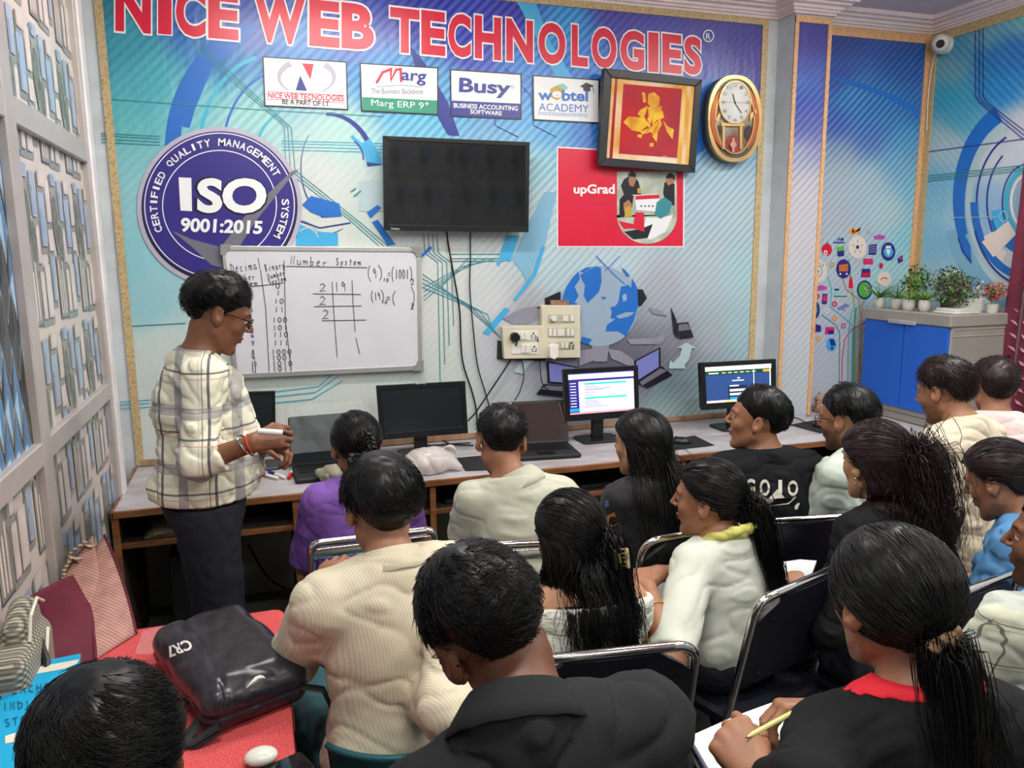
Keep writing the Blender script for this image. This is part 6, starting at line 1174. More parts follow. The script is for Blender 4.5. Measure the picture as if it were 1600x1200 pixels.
def person(label, hp, head, body, *, s=1.0, male=True, sk='b', top=None, hair=None, lean=.07, arms=None, hands=None, pants=(40, 44, 56), stand=None, res=(.0065, .0045), glasses=False, beard=0, legs=True, belly=0.0, nb=None, depth=1.0, pelvis=None, seed=1, brow=True, eyes=True, face=True):
    """hp: head centre (world); head: yaw, pitch, roll; body: yaw of the trunk (degrees, left positive)"""
    th = math.radians(body); RW = rotm(0, 0, th); hp = np.array(hp, float); RH = rotm(0, 0, -th)@head_rot(*head)
    nbw = hp+head_rot(*head)@np.array([0, -.045, -.105])*1.0+np.array([0, 0, -.022]) if nb is None else np.array(nb, float)
    pz = .56 if stand is None else stand; org = nbw-RW@np.array([0, lean, 0]) if pelvis is None else np.array(pelvis, float); org = np.array([org[0], org[1], 0.0])
    toL = lambda p: (np.asarray(p, float)-org)@RW
    t = thing('person', label, 'person', org, rz=th)
    H = toL(hp); NB = toL(nbw); PV = np.array([0, 0, pz]); ax = NB-PV; L_ = np.linalg.norm(ax); up = ax/L_; rt = np.array([1.0, 0, 0]); rt = nrm(rt-up*np.dot(rt, up)); fw = np.cross(up, rt)
    RT = np.stack([rt, fw, up], 1); TT = lambda x, y, z: PV+RT@np.array([x*s, y, z*L_])
    w = (.158 if male else .140)*s; SH = {q: TT(q*w/s, .0, .865) for q in (-1, 1)}
    dep = (.112 if male else .098)*depth
    AR = {}
    for q in (-1, 1):
        if arms and q in arms: el, wr = [toL(p) for p in arms[q]]
        else: el = SH[q]+np.array([q*.055, .09, -.255]); wr = el+np.array([-q*.10, .225, -.03])
        AR[q] = (el, wr)
    if stand is None: hip = {q: PV+np.array([q*.085, .02, -.02]) for q in (-1, 1)}; kn = {q: PV+np.array([q*.12, .43, .0]) for q in (-1, 1)}; an = {q: np.array([q*.12, .46, .09]) for q in (-1, 1)}
    else: hip = {q: PV+np.array([q*.085, 0, -.04]) for q in (-1, 1)}; kn = {q: np.array([q*.10, .02, .50]) for q in (-1, 1)}; an = {q: np.array([q*.11, -.03, .09]) for q in (-1, 1)}
    def trunk(P, e=0.0, sk_=0.0):
        Q = (P-PV)@RT
        d = d_ell(Q, (0, 0, .10*L_), (.158*s+e*1.6, (dep+.012)*(1 if stand is None else .84)+e*1.8+belly*.5, .13+e)); d = smin(d, d_ell(Q, (0, .004+belly, .36*L_), (.142*s+e, dep*.9+e+belly, .17+e)), .05); d = smin(d, d_ell(Q, (0, .0, .68*L_), (.148*s+e, dep+e, .155+e)), .06)
        for q in (-1, 1):
            d = smin(d, d_cone(Q, (q*.04*s, -.012, .86*L_), (q*w*.93, 0, .86*L_), .066+e, .050+e), .04); d = smin(d, d_cone(Q, (0, -.022, .985*L_), (q*w*.80, -.008, .885*L_), .046+e, .042+e), .045)
            if not male: d = smin(d, d_ell(Q, (q*.07*s, .085, .62*L_), (.055+e, .05+e, .055+e)), .03)
        return d
    nk0, nk1 = NB+up*(-.03), H+RH@np.array([0, -.026, -.055]); nr = .054 if male else .045
    HP = {}
    for q in (-1, 1):
        el, wr = AR[q]; fd = nrm(wr-el)
        if hands and q in hands: hd, bk, kw = hands[q]; y = nrm(hd@RW if True else hd); z = np.asarray(bk, float)@RW; z = nrm(z-y*np.dot(z, y)); kw = dict(kw)
        else: y = fd; z = nrm(np.array([0, 0, 1.0])-y*y[2]); kw = {}
        sx = kw.pop('sx', -q); HP[q] = hand_prims(wr, np.stack([np.cross(y, z), y, z], 1), sx, **kw)
    def armd(P, q, e=0.0): el, wr = AR[q]; return smin(d_cone(P, SH[q], el, .047*s+e, .037*s+e), d_cone(P, el, wr, .038*s+e, .0255+e), .02)
    def handd(P, q):
        c_ = np.mean([p[0] for p in HP[q]], 0); far = np.linalg.norm(P-c_, axis=1)-.16; d = far+.02; m_ = far < .05
        if m_.any():
            Pm = P[m_]; dd = None
            for a, b, ra, rb, k in HP[q]: x = d_cone(Pm, a, b, ra, rb); dd = x if dd is None else smin(dd, x, k)
            d[m_] = dd
        return d
    def bodyd(P, hi=True):
        d = trunk(P, -.004)
        d = smin(d, d_cone(P, nk0, nk1, nr+.006, nr-.002), .035)
        for q in (-1, 1): d = smin(d, armd(P, q, 0), .03); d = smin(d, handd(P, q), .012)
        if legs:
            for q in (-1, 1): d = smin(d, d_cone(P, hip[q], kn[q], .078*s, .055), .04); d = smin(d, d_cone(P, kn[q], an[q], .052, .034), .03); d = smin(d, d_cone(P, an[q]+(0, 0, -.04), an[q]+(q*.01, .13, -.06), .035, .026), .03)
        m_ = np.linalg.norm(P-H, axis=1) < .26
        if m_.any(): d[m_] = smin(d[m_], head_sdf((P[m_]-H)@RH, male, hi), .014)
        return d
    # the skin surface: head and hands in a finer grid than the rest, one mesh
    Vs, Fs_, nv = [], [], 0
    hz = (H+RH@np.array([0, 0, -.12]))[2]
    allp = np.array([PV, NB, *[p for q in (-1, 1) for p in (AR[q][0], AR[q][1], SH[q])], *[p[1] for q in (-1, 1) for p in HP[q]], *([p for q in (-1, 1) for p in (kn[q], an[q]+np.array([0, .16, -.09]))] if legs else [])])
    lo, hi_ = allp.min(0)-.14, allp.max(0)+.12; lo[2] = max(lo[2], -.01)
    hb = H+RH@np.array([0, 0, .0]); blo, bhi = hb-.155, hb+.155
    fine = [(blo, bhi, res[1])]
    if hands:
        for q in hands: pts = np.array([p[1] for p in HP[q]]+[AR[q][1]]); fine.append((pts.min(0)-.03, pts.max(0)+.03, .0032))
    def inside(P): m_ = np.zeros(len(P), bool); 
    V, F = surfnet(lambda P: bodyd(P, False), lo, np.maximum(hi_, bhi), res[0]*1.35)
    keep = np.ones(len(V), bool)
    for a, b, h in fine: keep &= ~((V > a+.004+h*1.2) & (V < b-.004-h*1.2)).all(1)
    F = F[keep[F].all(1)]; Vs.append(V); Fs_.append(F); nv = len(V)
    for i, (a, b, h) in enumerate(fine):
        V, F = surfnet(lambda P: bodyd(P, True), a, b, h); m_ = (V[F] < b+h*1.0).all((1, 2)); F = F[m_]; Vs.append(V); Fs_.append(F+nv); nv += len(V)
    V = np.concatenate(Vs); F = np.concatenate(Fs_); used = np.unique(F); rm = np.full(len(V), -1); rm[used] = np.arange(len(used)); V = V[used]; F = rm[F]
    o = mesh_from(V, F, 'body', skin(sk), t); Q = (V-H)@RH; C = np.ones((len(V), 4))
    lip = np.exp(-((Q[:, 0]/.020)**2+((Q[:, 2]+.054)/.009)**2)*1.2)*(Q[:, 1] > .06); C[:, :3] *= 1-lip[:, None]*np.array([.18, .42, .38])
    if beard:
        bz = smooth(-Q[:, 2], .018, .05)*smooth(Q[:, 1], -.02, .02)*(Q[:, 2] > -.125); mo = np.exp(-((Q[:, 0]/.026)**2+((Q[:, 2]+.036)/.008)**2))*(Q[:, 1] > .07); bz = np.maximum(bz*(1-lip), mo); C[:, :3] *= 1-beard*bz[:, None]*np.array([.85, .86, .86])
    ca = o.data.color_attributes.new('tint', 'FLOAT_COLOR', 'POINT'); ca.data.foreach_set('color', C.ravel())
    TR = lambda p: H+RH@np.asarray(p, float)
    if face and eyes:
        for q in (-1, 1):
            b = MB().at(TR((q*.031, .0765, .0125)), RH); b.add(*[(lambda vv, ff: (vv, ff))(*sphere(.0115))][0], 0); b.at(TR((q*.031, .0765, .0125))+RH@np.array([0, .0075, -.0005]), RH); b.add(*sphere(.0055), 1); b.obj('eye', [m_eye, m_iris], t)
    if face and brow:
        g = np.random.default_rng(seed); n_ = 60; u = g.uniform(0, 1, n_)
        for q in (-1, 1):
            x = .014+u*.034; z = .031+.006*np.sin(u*2.6)+g.uniform(-.0022, .0022, n_); y = .0955-.014*u**1.6-.002; S = np.stack([np.stack([q*(x+a*.006), y-a*.001, z+a*.001], 1) for a in (0, .5, 1)], 1); strands(TR0(S, H, RH), .0007, 'eyebrow', mhair('black'), t)
    # ---- garment
    tp = dict(col=(200, 200, 200), sleeve='short', e=.014, cut=.030, fold=.0022, collar=None, front=.0); tp.update(top or {}); e = tp['e']; nz1, nz2 = Noise(seed*3+1, 34, 10, (.7, .7, 1.2)), Noise(seed*3+2, 80, 10)
    nkz = nrm(up*.9+nrm(nk1-nk0)*.4+np.array([0, tp['front'], 0])); NC = NB+nkz*tp['cut']
    sl = {'short': .62, 'elbow': .95, 'rolled': 1.48, 'mid': 1.15, 'long': 1.9, 'cap': .3}[tp['sleeve']]
    def sleeved(P, q):
        el, wr = AR[q]; fl = .012 if tp['sleeve'] in ('short', 'elbow', 'cap') else 0; up_ = nrm(el-SH[q]); fo = nrm(wr-el)
        d = d_cone(P, SH[q], el, .049*s+e, .038*s+e+fl)
        if sl <= 1: return smax(d, (P-SH[q])@up_-np.linalg.norm(el-SH[q])*sl, .004)
        far = np.linalg.norm(wr-el)*(sl-1); d2 = smax(d_cone(P, el, wr, .040*s+e, .028+e*.7+(.008 if tp['sleeve'] == 'rolled' else 0)), (P-el)@fo-far, .004); return smin(d, d2, .02)
    hem = pz-.06 if stand is None else pz+.04
    def garm(P):
        d = trunk(P, e)
        for q in (-1, 1): d = smin(d, sleeved(P, q), .03)
        F1 = np.clip(nz1.fold(P), -1, 1); d = d+tp['fold']*(1.6*F1*F1*F1+.30*nz2(P))*1.5
        d = smax(d, (P-NC)@nkz, .006); d = smax(d, -d_cone(P, nk0+up*.01, nk1, nr+.010, nr+.012), .004); return smax(d, hem-P[:, 2], .004)
    lo2 = np.array([PV, NB, *[p for q in (-1, 1) for p in (AR[q][0], AR[q][1], SH[q])]]).min(0)-.22; hi2 = np.array([PV, NB, *[p for q in (-1, 1) for p in (AR[q][0], AR[q][1], SH[q])]]).max(0)+.22; lo2[2] = max(lo2[2], hem-.03)
    V, F = surfnet(garm, lo2, hi2, res[0]); gm = tp['mat'] if 'mat' in tp else mat('cloth_%s' % '_'.join(map(str, tp['col'])), tp['col'], .85, var=.04, vscale=6, spec=.25, bump=.06, bscale=180)
    gm = [gm]; mesh_from(V, F, tp.get('name', 'shirt'), gm, t)
    if tp.get('trim'):
        bd = lambda P: smax(garm(P)-.0018, -.014-(P-NC)@nkz, .002); c_ = NC; V, F = surfnet(lambda P: smax(bd(P), np.linalg.norm(P-c_, axis=1)-.125, .002), c_-.14, c_+.14, .0045)
        mesh_from(V, F, 'neckband', mat('neckband_%s' % '_'.join(map(str, tp['trim'])), tp['trim'], .8), t)
    if tp['collar']:
        cm_ = tp.get('cmat', gm[0]); k = tp['collar']; nu = 40; V = []; az = nrm(nk1-nk0); rx = nrm(np.cross(np.array([0, 1.0, 0]), az)); fy_ = np.cross(az, rx); A0 = NB+az*-.005; prof = [(nr+.014, -.012), (nr+.012, .022*k), (nr+.010, .032*k), (nr+.014, .036*k), (nr+.022, .026*k), (nr+.036, .006*k), (nr+.046, -.012*k)]
        for r_, z in prof:
            for i in range(nu+1):
                a = math.radians(-62+i*(304)/nu)  # open at the throat
                a_ = -math.pi/2-0+math.radians(-152+304*i/nu); fr = (1+math.sin(a_))/2
                V.append(A0+rx*math.cos(a_)*r_*(1.05)+fy_*math.sin(a_)*r_+az*(z-.02*fr+(.001*math.sin(i*1.7) if z < .01 else 0)))
        b = MB(); b.add(V, [(q*(nu+1)+i, q*(nu+1)+i+1, (q+1)*(nu+1)+i+1, (q+1)*(nu+1)+i) for q in range(len(prof)-1) for i in range(nu)]); oc = b.obj('collar', cm_, t); sm_ = oc.modifiers.new('thick', 'SOLIDIFY'); sm_.thickness = .0025
    # ---- trousers
    if legs:
        wt = pz+.07 if stand is None else pz+.03; nz3 = Noise(seed+70, 50)
        def trou(P):
            Q = (P-PV)@RT; d = d_ell(Q, (0, 0, .06*L_), (.165*s, (dep+.03 if stand is None else dep*.86+.02), .135))
            for q in (-1, 1): d = smin(d, d_cone(P, hip[q], kn[q], .098*s, .074), .05); d = smin(d, d_cone(P, kn[q], an[q], .070, .052), .03)
            d = smax(d, P[:, 2]-wt, .005); d = smax(d, .08-P[:, 2], .004); return d+.003*np.clip(nz3.fold(P), -1, 1)
        ap = np.array([PV, *[p for q in (-1, 1) for p in (kn[q], an[q])]]); V, F = surfnet(trou, ap.min(0)-.2, ap.max(0)+.2, res[0]*1.3); mesh_from(V, F, 'trousers', mat('trouser_%d_%d_%d' % pants, pants, .85, var=.1), t)
        for q in (-1, 1):
            c_ = an[q]+np.array([q*.01, .05, -.055]); V, F = surfnet(lambda P: smax(d_ell(P, c_, (.048, .135, .06)), .004-P[:, 2], .004), c_-.16, c_+.16, .009); mesh_from(V, F, 'shoe', m_blkm, t)
    # ---- hair
    hr = dict(kind='short', col='black', n=900, r=.0014, t=.018, len=.05); hr.update(hair or {}); g = np.random.default_rng(seed+5); HT = HL_M if male else HL_F; mh = mhair(hr['col']); th_ = hr['t']
    nzh = Noise(seed+9, 90, 10)
    tz = (lambda P, hl: .003+(th_-.003)*smooth(P[:, 2], hl-.005, hl+(.10 if male and hr['kind'] == 'short' else .03)))
    def cap(P):
        Q = (P-H)@RH; hl = hairline(Q, HT)+.004*nzh(P*.6)+hr.get('up', 0)+hr.get('nape', 0)*smooth(-Q[:, 1], -.01, .04); d = d_ell(Q, SKC, SKR)-tz(Q, hl)-.0015*nzh(P); return smax(d, hl-Q[:, 2], .006)
    V, F = surfnet(cap, H-.17, H+.17, res[1]*1.2); o = mesh_from(V, F, 'hair', mh, t)
    coll = lambda P: np.minimum(garm(P), d_cone(P, nk0, nk1, nr, nr))
    grad = lambda f_, P: np.stack([f_(P+e_)-f_(P-e_) for e_ in np.eye(3)*.003], 1)/.006
    def fall(P0, n_, step, dirv=None, wave=0.0, wl=.12, push=.006, spread=0.0, back=0.0):
        P = P0.copy(); out = []; v = np.zeros_like(P) if dirv is None else dirv.copy(); ph = g.uniform(0, 6.28, len(P)); ax_ = g.normal(size=P.shape); off0 = None
        jit = g.normal(size=P.shape)*spread; v00 = v.copy()
        for k in range(n_):
            bk = back*smooth(NB[2]+.14-P[:, 2], 0, .08)[:, None]; v = v*.72+(np.array([0, 0, -1.0])+bk*np.array([0, -1.0, 0]))*.28+jit*.1; v /= np.linalg.norm(v, axis=1)[:, None]+1e-9; P = P+v*step
            d = coll(P); m_ = d < push
            if m_.any(): G_ = grad(coll, P[m_]); G_ /= np.linalg.norm(G_, axis=1)[:, None]+1e-9; P[m_] += G_*(push-d[m_])[:, None]*.9; 
            Q = (P-H)@RH; dh = d_ell(Q, SKC, SKR+.012); m2 = dh < 0
            if m2.any(): n2_ = ((Q[m2]-SKC)/SKR**2); n2_ /= np.linalg.norm(n2_, axis=1)[:, None]; P[m2] += (n2_@RH.T)*(-dh[m2])[:, None]
            wv = wave*np.sin(k*step/wl*6.28+ph)[:, None]*min(1, k/4)*np.stack([np.cos(ph*1.0), .5*np.sin(ph), 0*ph], 1); out.append(P+wv)
        return np.stack(out, 1)
    def W2(Q): return H+Q@RH.T
    kd = hr['kind']; M_ = 7
    if kd == 'short':
        q0 = roots(hr['n'], HT, g); wh = nrm(hr.get('whorl', (.1, -.62, .78))); S = []; q = q0.copy(); base = SKC+q*SKR; hl = hairline(base, HT); frac = smooth(base[:, 2], hl, hl+.06); ln = hr['len']*(.35+.65*frac)*g.uniform(.6, 1.15, len(q)); ang = hr.get('swirl', .5)
        jit = g.normal(size=q.shape)*hr.get('mess', .35); lift = hr.get('lift', .006)*(.4+.6*frac)*g.uniform(.3, 1.4, len(q)); clump = Noise(seed+33, 45)
        for k in range(M_):
            P = SKC+q*(SKR+(tz(base, hl)*(.72+.33*k/(M_-1))+lift*(k/(M_-1))**2)[:, None]); S.append(P)
            fl = q-wh*(q@wh)[:, None]; fl /= np.linalg.norm(fl, axis=1)[:, None]+1e-6; sw = np.cross(np.broadcast_to(wh, q.shape), q); sw /= np.linalg.norm(sw, axis=1)[:, None]+1e-6
            tn = fl*math.cos(ang)+sw*math.sin(ang)+jit*.6+.9*np.stack([clump(base), clump(base+1), clump(base+2)], 1)*hr.get('mess', .35)+np.asarray(hr.get('comb', (0, 0, 0))); tn -= q*(tn*q).sum(1)[:, None]; tn /= np.linalg.norm(tn, axis=1)[:, None]+1e-6
            q = q+tn*(ln/M_/.09)[:, None]; q /= np.linalg.norm(q, axis=1)[:, None]
        strands(W2(np.stack(S, 1)), hr['r'], 'hair_locks', mh, t)
    elif kd in ('long', 'halfup'):
        q0 = roots(hr['n'], HT, g); az = np.arctan2(q0[:, 0], q0[:, 1]); sg_ = np.where(az >= 0, 1, -1); pa = hr.get('front', 92); a2 = np.radians(pa+(180-pa)*np.abs(np.degrees(az))/180*.98)*sg_; qe = np.stack([np.sin(a2)*.92, np.cos(a2)*.92, np.minimum(hr.get('shed', -.05), q0[:, 2]-.25)], 1); qe /= np.linalg.norm(qe, axis=1)[:, None]
        off = th_*g.uniform(.55, 1.05, len(q0))[:, None]
        S = [W2(SKC+slerp(q0, qe, k/8)*(SKR+off*(1-.15*(k/8)))) for k in range(9)]; v0 = nrm_rows(S[-1]-S[-2]); ns = int(hr['len']/.022)
        lenj = g.uniform(.85, 1.0, len(q0)); Fl = fall(S[-1], ns, .022, v0, hr.get('wave', .004), hr.get('wl', .14), .007, hr.get('spread', .15), hr.get('back', .25)); S = np.concatenate([np.stack(S, 1), Fl], 1); strands(S, hr['r'], 'long_hair', mh, t, .3)
    if kd in ('tied', 'halfup', 'braid'):
        tie = nrm(hr.get('tie', (0, -1, -.1))); nn = hr['n'] if kd != 'halfup' else hr['n']//2; q0 = roots(nn, HT, g)
        if kd == 'halfup': q0 = q0[(q0[:, 2] > -.1)]
        qt = nrm_rows(tie+g.normal(size=q0.shape)*.10); off = th_*g.uniform(.5, 1.05, len(q0))[:, None]; S = [W2(SKC+slerp(q0, qt, k/9)*(SKR+off*(1+.1*math.sin(k/9*3.1))+(.010 if k == 9 else 0))) for k in range(10)]
        if kd == 'braid': strands(np.stack(S, 1), hr['r'], 'hair_locks', mh, t, .8)
        else:
            tw = H+RH@(SKC+tie*(SKR+.03)); jt = g.normal(size=q0.shape)*hr.get('rho', .016); P0 = tw+jt; out_ = nrm(RH@tie); ns = int(hr['len']/.024); Fl = fall(P0, ns, .024, np.broadcast_to(nrm(out_*.45+np.array([0, -.05, -.6])), P0.shape)+jt*1.5, hr.get('wave', .004), hr.get('wl', .15), .008, hr.get('spread', .05), hr.get('back', .0))
            if hr.get('pull') is not None:   # drape the tail to one side (world offset)
                pl_ = np.asarray(hr['pull'])@RW; k_ = np.linspace(0, 1, ns)[None, :, None]**1.3; Fl = Fl+pl_*k_
            S = np.concatenate([np.stack(S, 1), P0[:, None], Fl], 1); strands(S, hr['r'], 'hair_locks' if kd == 'tied' else 'gathered_hair', mh, t, .3)
            tm = hr.get('tiec', (20, 20, 22)); sm2 = mat('hair_tie_%d_%d_%d' % tm, tm, .7, var=.2, vscale=60)
            if hr.get('scrunch'):
                nzs = Noise(4, 130); zz = np.array(Vector(out_).to_track_quat('Z', 'Y').to_matrix()); sc_ = hr['scrunch']
                def scr(P): Qs = (P-tw)@zz; return np.sqrt((np.hypot(Qs[:, 0], Qs[:, 1])-.024*sc_)**2+Qs[:, 2]**2)-.014*sc_+.005*nzs.fold(P)
                V, F = surfnet(scr, tw-.08, tw+.08, .003); mesh_from(V, F, 'scrunchie', sm2, t)
    PPL.append(dict(t=t, H=H, RH=RH, RW=RW, org=org, NB=NB, TR=TR, W2=W2, garm=garm, AR=AR, toL=toL, HP=HP, PV=PV, RT=RT, L=L_, coll=coll, fall=fall, strands=strands, mh=mh, s=s))
    if glasses:
        b = MB()
        for q in (-1, 1):
            b.tube([TR((q*(.032+.024*math.cos(a)), .103-.006*abs(math.cos(a)), .010+.017*math.sin(a))) for a in np.linspace(0, 6.283, 17)], .0013, 6); b.tube([TR((q*.055, .098, .016)), TR((q*.071, .075, .018)), TR((q*.080, .02, .014)), TR((q*.082, -.012, .008)), TR((q*.080, -.03, -.008))], .0018, 6)
        b.tube([TR((-.009, .106, .014)), TR((0, .108, .017)), TR((.009, .106, .014))], .0013, 6); b.obj('glasses', mat('spectacle_frame', (40, 30, 28), .25, metal=.5), t)
    return PPL[-1]
def nrm_rows(v): return v/(np.linalg.norm(v, axis=1)[:, None]+1e-9)
def TR0(S, H, RH): return H+S@RH.T
def sphere(r, n=14, m_=9):
    V = [(0, 0, r)]+[(r*math.sin(math.pi*i/m_)*math.cos(2*math.pi*j/n), r*math.sin(math.pi*i/m_)*math.sin(2*math.pi*j/n), r*math.cos(math.pi*i/m_)) for i in range(1, m_) for j in range(n)]+[(0, 0, -r)]
    F = [(0, 1+j, 1+(j+1) % n) for j in range(n)]+[(1+(i*n)+j, 1+(i+1)*n+j, 1+(i+1)*n+(j+1) % n, 1+i*n+(j+1) % n) for i in range(m_-2) for j in range(n)]+[(len(V)-1, 1+(m_-2)*n+(j+1) % n, 1+(m_-2)*n+j) for j in range(n)]
    return V, F
# ------------------------------------------------------------------ chairs
m_pad = mat('black_vinyl', (20, 22, 34), .42, var=.15, vscale=10, bump=.05); m_frm = mat('black_steel_tube', (24, 25, 28), .3, metal=.4)
def tpath(P, r, n_=8):   # rounded polyline
    P = np.array(P, float); Q = [P[0]]
    for i in range(1, len(P)-1):
        a, b = nrm(P[i-1]-P[i]), nrm(P[i+1]-P[i]); k = min(r, np.linalg.norm(P[i-1]-P[i])*.49, np.linalg.norm(P[i+1]-P[i])*.49); p0, p1 = P[i]+a*k, P[i]+b*k
        for t in np.linspace(0, 1, n_): Q.append((1-t)**2*p0+2*t*(1-t)*P[i]+t*t*p1)
    return np.array(Q+[P[-1]])
def folding_chair():
    t = thing('folding_chair', 'tmp', 'chair')
    X_ = .215; hoop = tpath([(-X_, -.13, .42), (-X_, -.225, .87), (X_, -.225, .87), (X_, -.13, .42)], .07); hoop[:, 1] -= .018*np.cos(hoop[:, 0]/X_*1.57); MB().tube(hoop, .0125, 10).obj('back_frame', m_chrome, t)
    u, v = np.meshgrid(np.linspace(-1, 1, 25), np.linspace(0, 1, 14)); V = []
    for off in (0, .022):
        for a, b in zip(u.ravel(), v.ravel()):
            z = .585+b*.275; xw = (X_-.006)*(1-.10*max(0, b-.72)/.28*max(0, b-.72)/.28*3*(abs(a) > .0)); x = a*xw; zz = z+(0 if abs(a) < .8 else -(abs(a)-.8)*.12*(b-.5)*2*(1 if b > .5 else 1)); yb_ = -.13-(zz-.42)/.45*.095; V.append((x, yb_-.010-.018*math.cos(x/X_*1.57)+off*(1 if 0 < b < 1 and abs(a) < 1 else .6), zz))
    n_ = 25*14; F = [(i*25+j, i*25+j+1, (i+1)*25+j+1, (i+1)*25+j) for i in range(13) for j in range(24)]; F2 = [tuple(n_+q for q in f[::-1]) for f in F]
    per_ = [j for j in range(25)]+[i*25+24 for i in range(1, 14)]+[13*25+j for j in range(23, -1, -1)]+[i*25 for i in range(12, 0, -1)]; F3 = [(per_[i], per_[(i+1) % len(per_)], n_+per_[(i+1) % len(per_)], n_+per_[i]) for i in range(len(per_))]
    MB().add(V, F+F2+F3).obj('back_pad', m_pad, t)
    for x in (-.16, .16):
        for z in (.62, .80): MB().at((x, -.135-(z-.42)/.45*.095-.016-.018*math.cos(x/X_*1.57), z), rotm(math.pi/2, 0, 0)).lathe([(.001, -.002), (.007, -.002), (.006, .004), (.001, .005)], 10).obj('bolt', m_frm, t)
    MB().rbox((-.20, -.19, .425), (.20, .20, .47), r=.05, n=6, axis=2, r2=.012).obj('seat', m_pad, t)
    for q in (-1, 1):
        MB().tube(tpath([(q*X_, -.13, .43), (q*X_, .0, .30), (q*X_, .21, .015)], .04), .0115, 8).obj('leg', m_frm, t); MB().tube(tpath([(q*.195, .17, .42), (q*.195, .02, .28), (q*.195, -.27, .015)], .04), .0115, 8).obj('leg', m_frm, t)
    MB().tube([(-X_, .19, .05), (X_, .19, .05)], .009, 8).obj('stretcher', m_frm, t); MB().tube([(-.195, -.23, .07), (.195, -.23, .07)], .009, 8).obj('stretcher', m_frm, t); return t
def chrome_chair():
    t = thing('chrome_chair', 'tmp', 'chair'); X_ = .20
    MB().tube(tpath([(-X_, .20, .01), (-X_, .20, .44), (-X_, -.17, .44), (-X_, -.225, .885), (X_, -.225, .885), (X_, -.17, .44), (X_, .20, .44), (X_, .20, .01)], .035), .0135, 10).obj('frame', m_chrome, t)
    for z in (.855, .775): MB().rbox((-X_, -.232, z-.02), (X_, -.212, z+.014), r=.004, axis=0).obj('back_rail', m_chrome, t)
    for q in (-1, 1): MB().tube([(q*X_, -.17, .45), (q*X_, -.20, .01)], .0125, 8).obj('leg', m_chrome, t)
    MB().rbox((-.19, -.18, .445), (.19, .19, .475), r=.04, axis=2, r2=.01).obj('seat', m_pad, t); return t
def plastic_chair():
    t = thing('plastic_chair', 'tmp', 'chair'); m_ = mat('teal_plastic', (38, 104, 112), .4, var=.1); MB().rbox((-.21, -.2, .42), (.21, .2, .445), r=.05, n=6, axis=2, r2=.006).obj('seat', m_, t)
    A_ = np.radians(np.linspace(200, 340, 22)); V = [(.225*math.cos(a)*k, .225*math.sin(a)*k+.02, z) for z, k in ((.44, .92), (.56, .98), (.70, 1.04), (.715, 1.08)) for a in A_]; b = MB().add(V, [(i*22+j, i*22+j+1, (i+1)*22+j+1, (i+1)*22+j) for i in range(3) for j in range(21)]); o = b.obj('backrest', m_, t); q = o.modifiers.new('thick', 'SOLIDIFY'); q.thickness = .012
    for x in (-.18, .18):
        for y in (-.17, .17): MB().tube([(x, y, .43), (x*1.12, y*1.15, .0)], [.022, .014], 8).obj('leg', m_, t)
    return t
FC, CCH, PLC = folding_chair(), chrome_chair(), plastic_chair(); used_ = {}
def chair(p, label, proto=None, dx=0, dy=0, dr=0, grp=None, at=None, rz=None, dz=0):
    proto = proto or FC; c = proto if proto.name not in used_ else copy_tree(proto); used_[proto.name] = 1
    if at is None: th = p['t'].rotation_euler.z; fw = np.array([-math.sin(th), math.cos(th)]); rt = np.array([math.cos(th), math.sin(th)]); o = p['org'][:2]+fw*dy+rt*dx; rz = th+math.radians(dr)
    else: o = at; rz = math.radians(rz)
    c.location = (float(o[0]), float(o[1]), dz); c.rotation_euler = (0, 0, rz); c['label'] = label
    if grp: c['group'] = grp
    return c

# ------------------------------------------------------------------ the class
HD = atD
# teacher
tp_ = plaid('teacher_plaid', (226, 224, 200), [((.25, 1, 0), .17, .30, .18, (128, 126, 134), .7), ((.25, 1, 0), .17, .64, .05, (34, 38, 66), .85), ((.25, 1, 0), .17, .74, .02, (40, 40, 60), .7), ((0, 0, 1), .19, .15, .17, (128, 126, 134), .65), ((0, 0, 1), .19, .46, .03, (38, 40, 66), .8), ((0, 0, 1), .19, .54, .015, (190, 130, 130), .7), ((.25, 1, 0), .17, .80, .015, (190, 130, 130), .6), ((0, 0, 1), .19, .05, .012, (60, 60, 70), .6)])
hm = atD(418, 684, 2.47)
T = person('man in a checked shirt and glasses standing by the desk holding a marker', HD(343, 492, 2.6), (-84, 25, 0), -80, stand=.97, s=1.0, sk='c', pelvis=HD(320, 800, 2.62), nb=HD(311, 560, 2.6), depth=1.2, belly=.03, pants=(22, 26, 38), glasses=True, seed=4, res=(.006, .0036),
           top=dict(mat=tp_, sleeve='rolled', fold=.004, e=.018, collar=1.0, name='shirt'), hair=dict(n=1800, r=.0012, len=.055, t=.026, whorl=(.1, -.5, .85), mess=.25, up=-.010),
           arms={1: (HD(308, 724, 2.38), HD(396, 692, 2.38)), -1: (HD(350, 716, 2.82), HD(398, 700, 2.62))},
           hands={1: (np.array([.97, .05, .18]), (-.1, -.75, .5), dict(curl=(.9, 1.2, .7), thumb=(.7, .5), fan=.02)), -1: (np.array([.95, -.2, -.05]), (.0, .4, .8), dict(curl=(.7, 1.0, .6)))})
# class, front row
PU = person('girl in a purple t-shirt with her hair braided up, front row', HD(557, 700, 2.85), (2, 14, 0), 0, male=False, sk='b', top=dict(col=(126, 88, 170), sleeve='elbow', fold=.0016), hair=dict(kind='braid', n=1100, r=.0015, t=.016, tie=(.1, -.97, -.2)), seed=1, s=1.06)
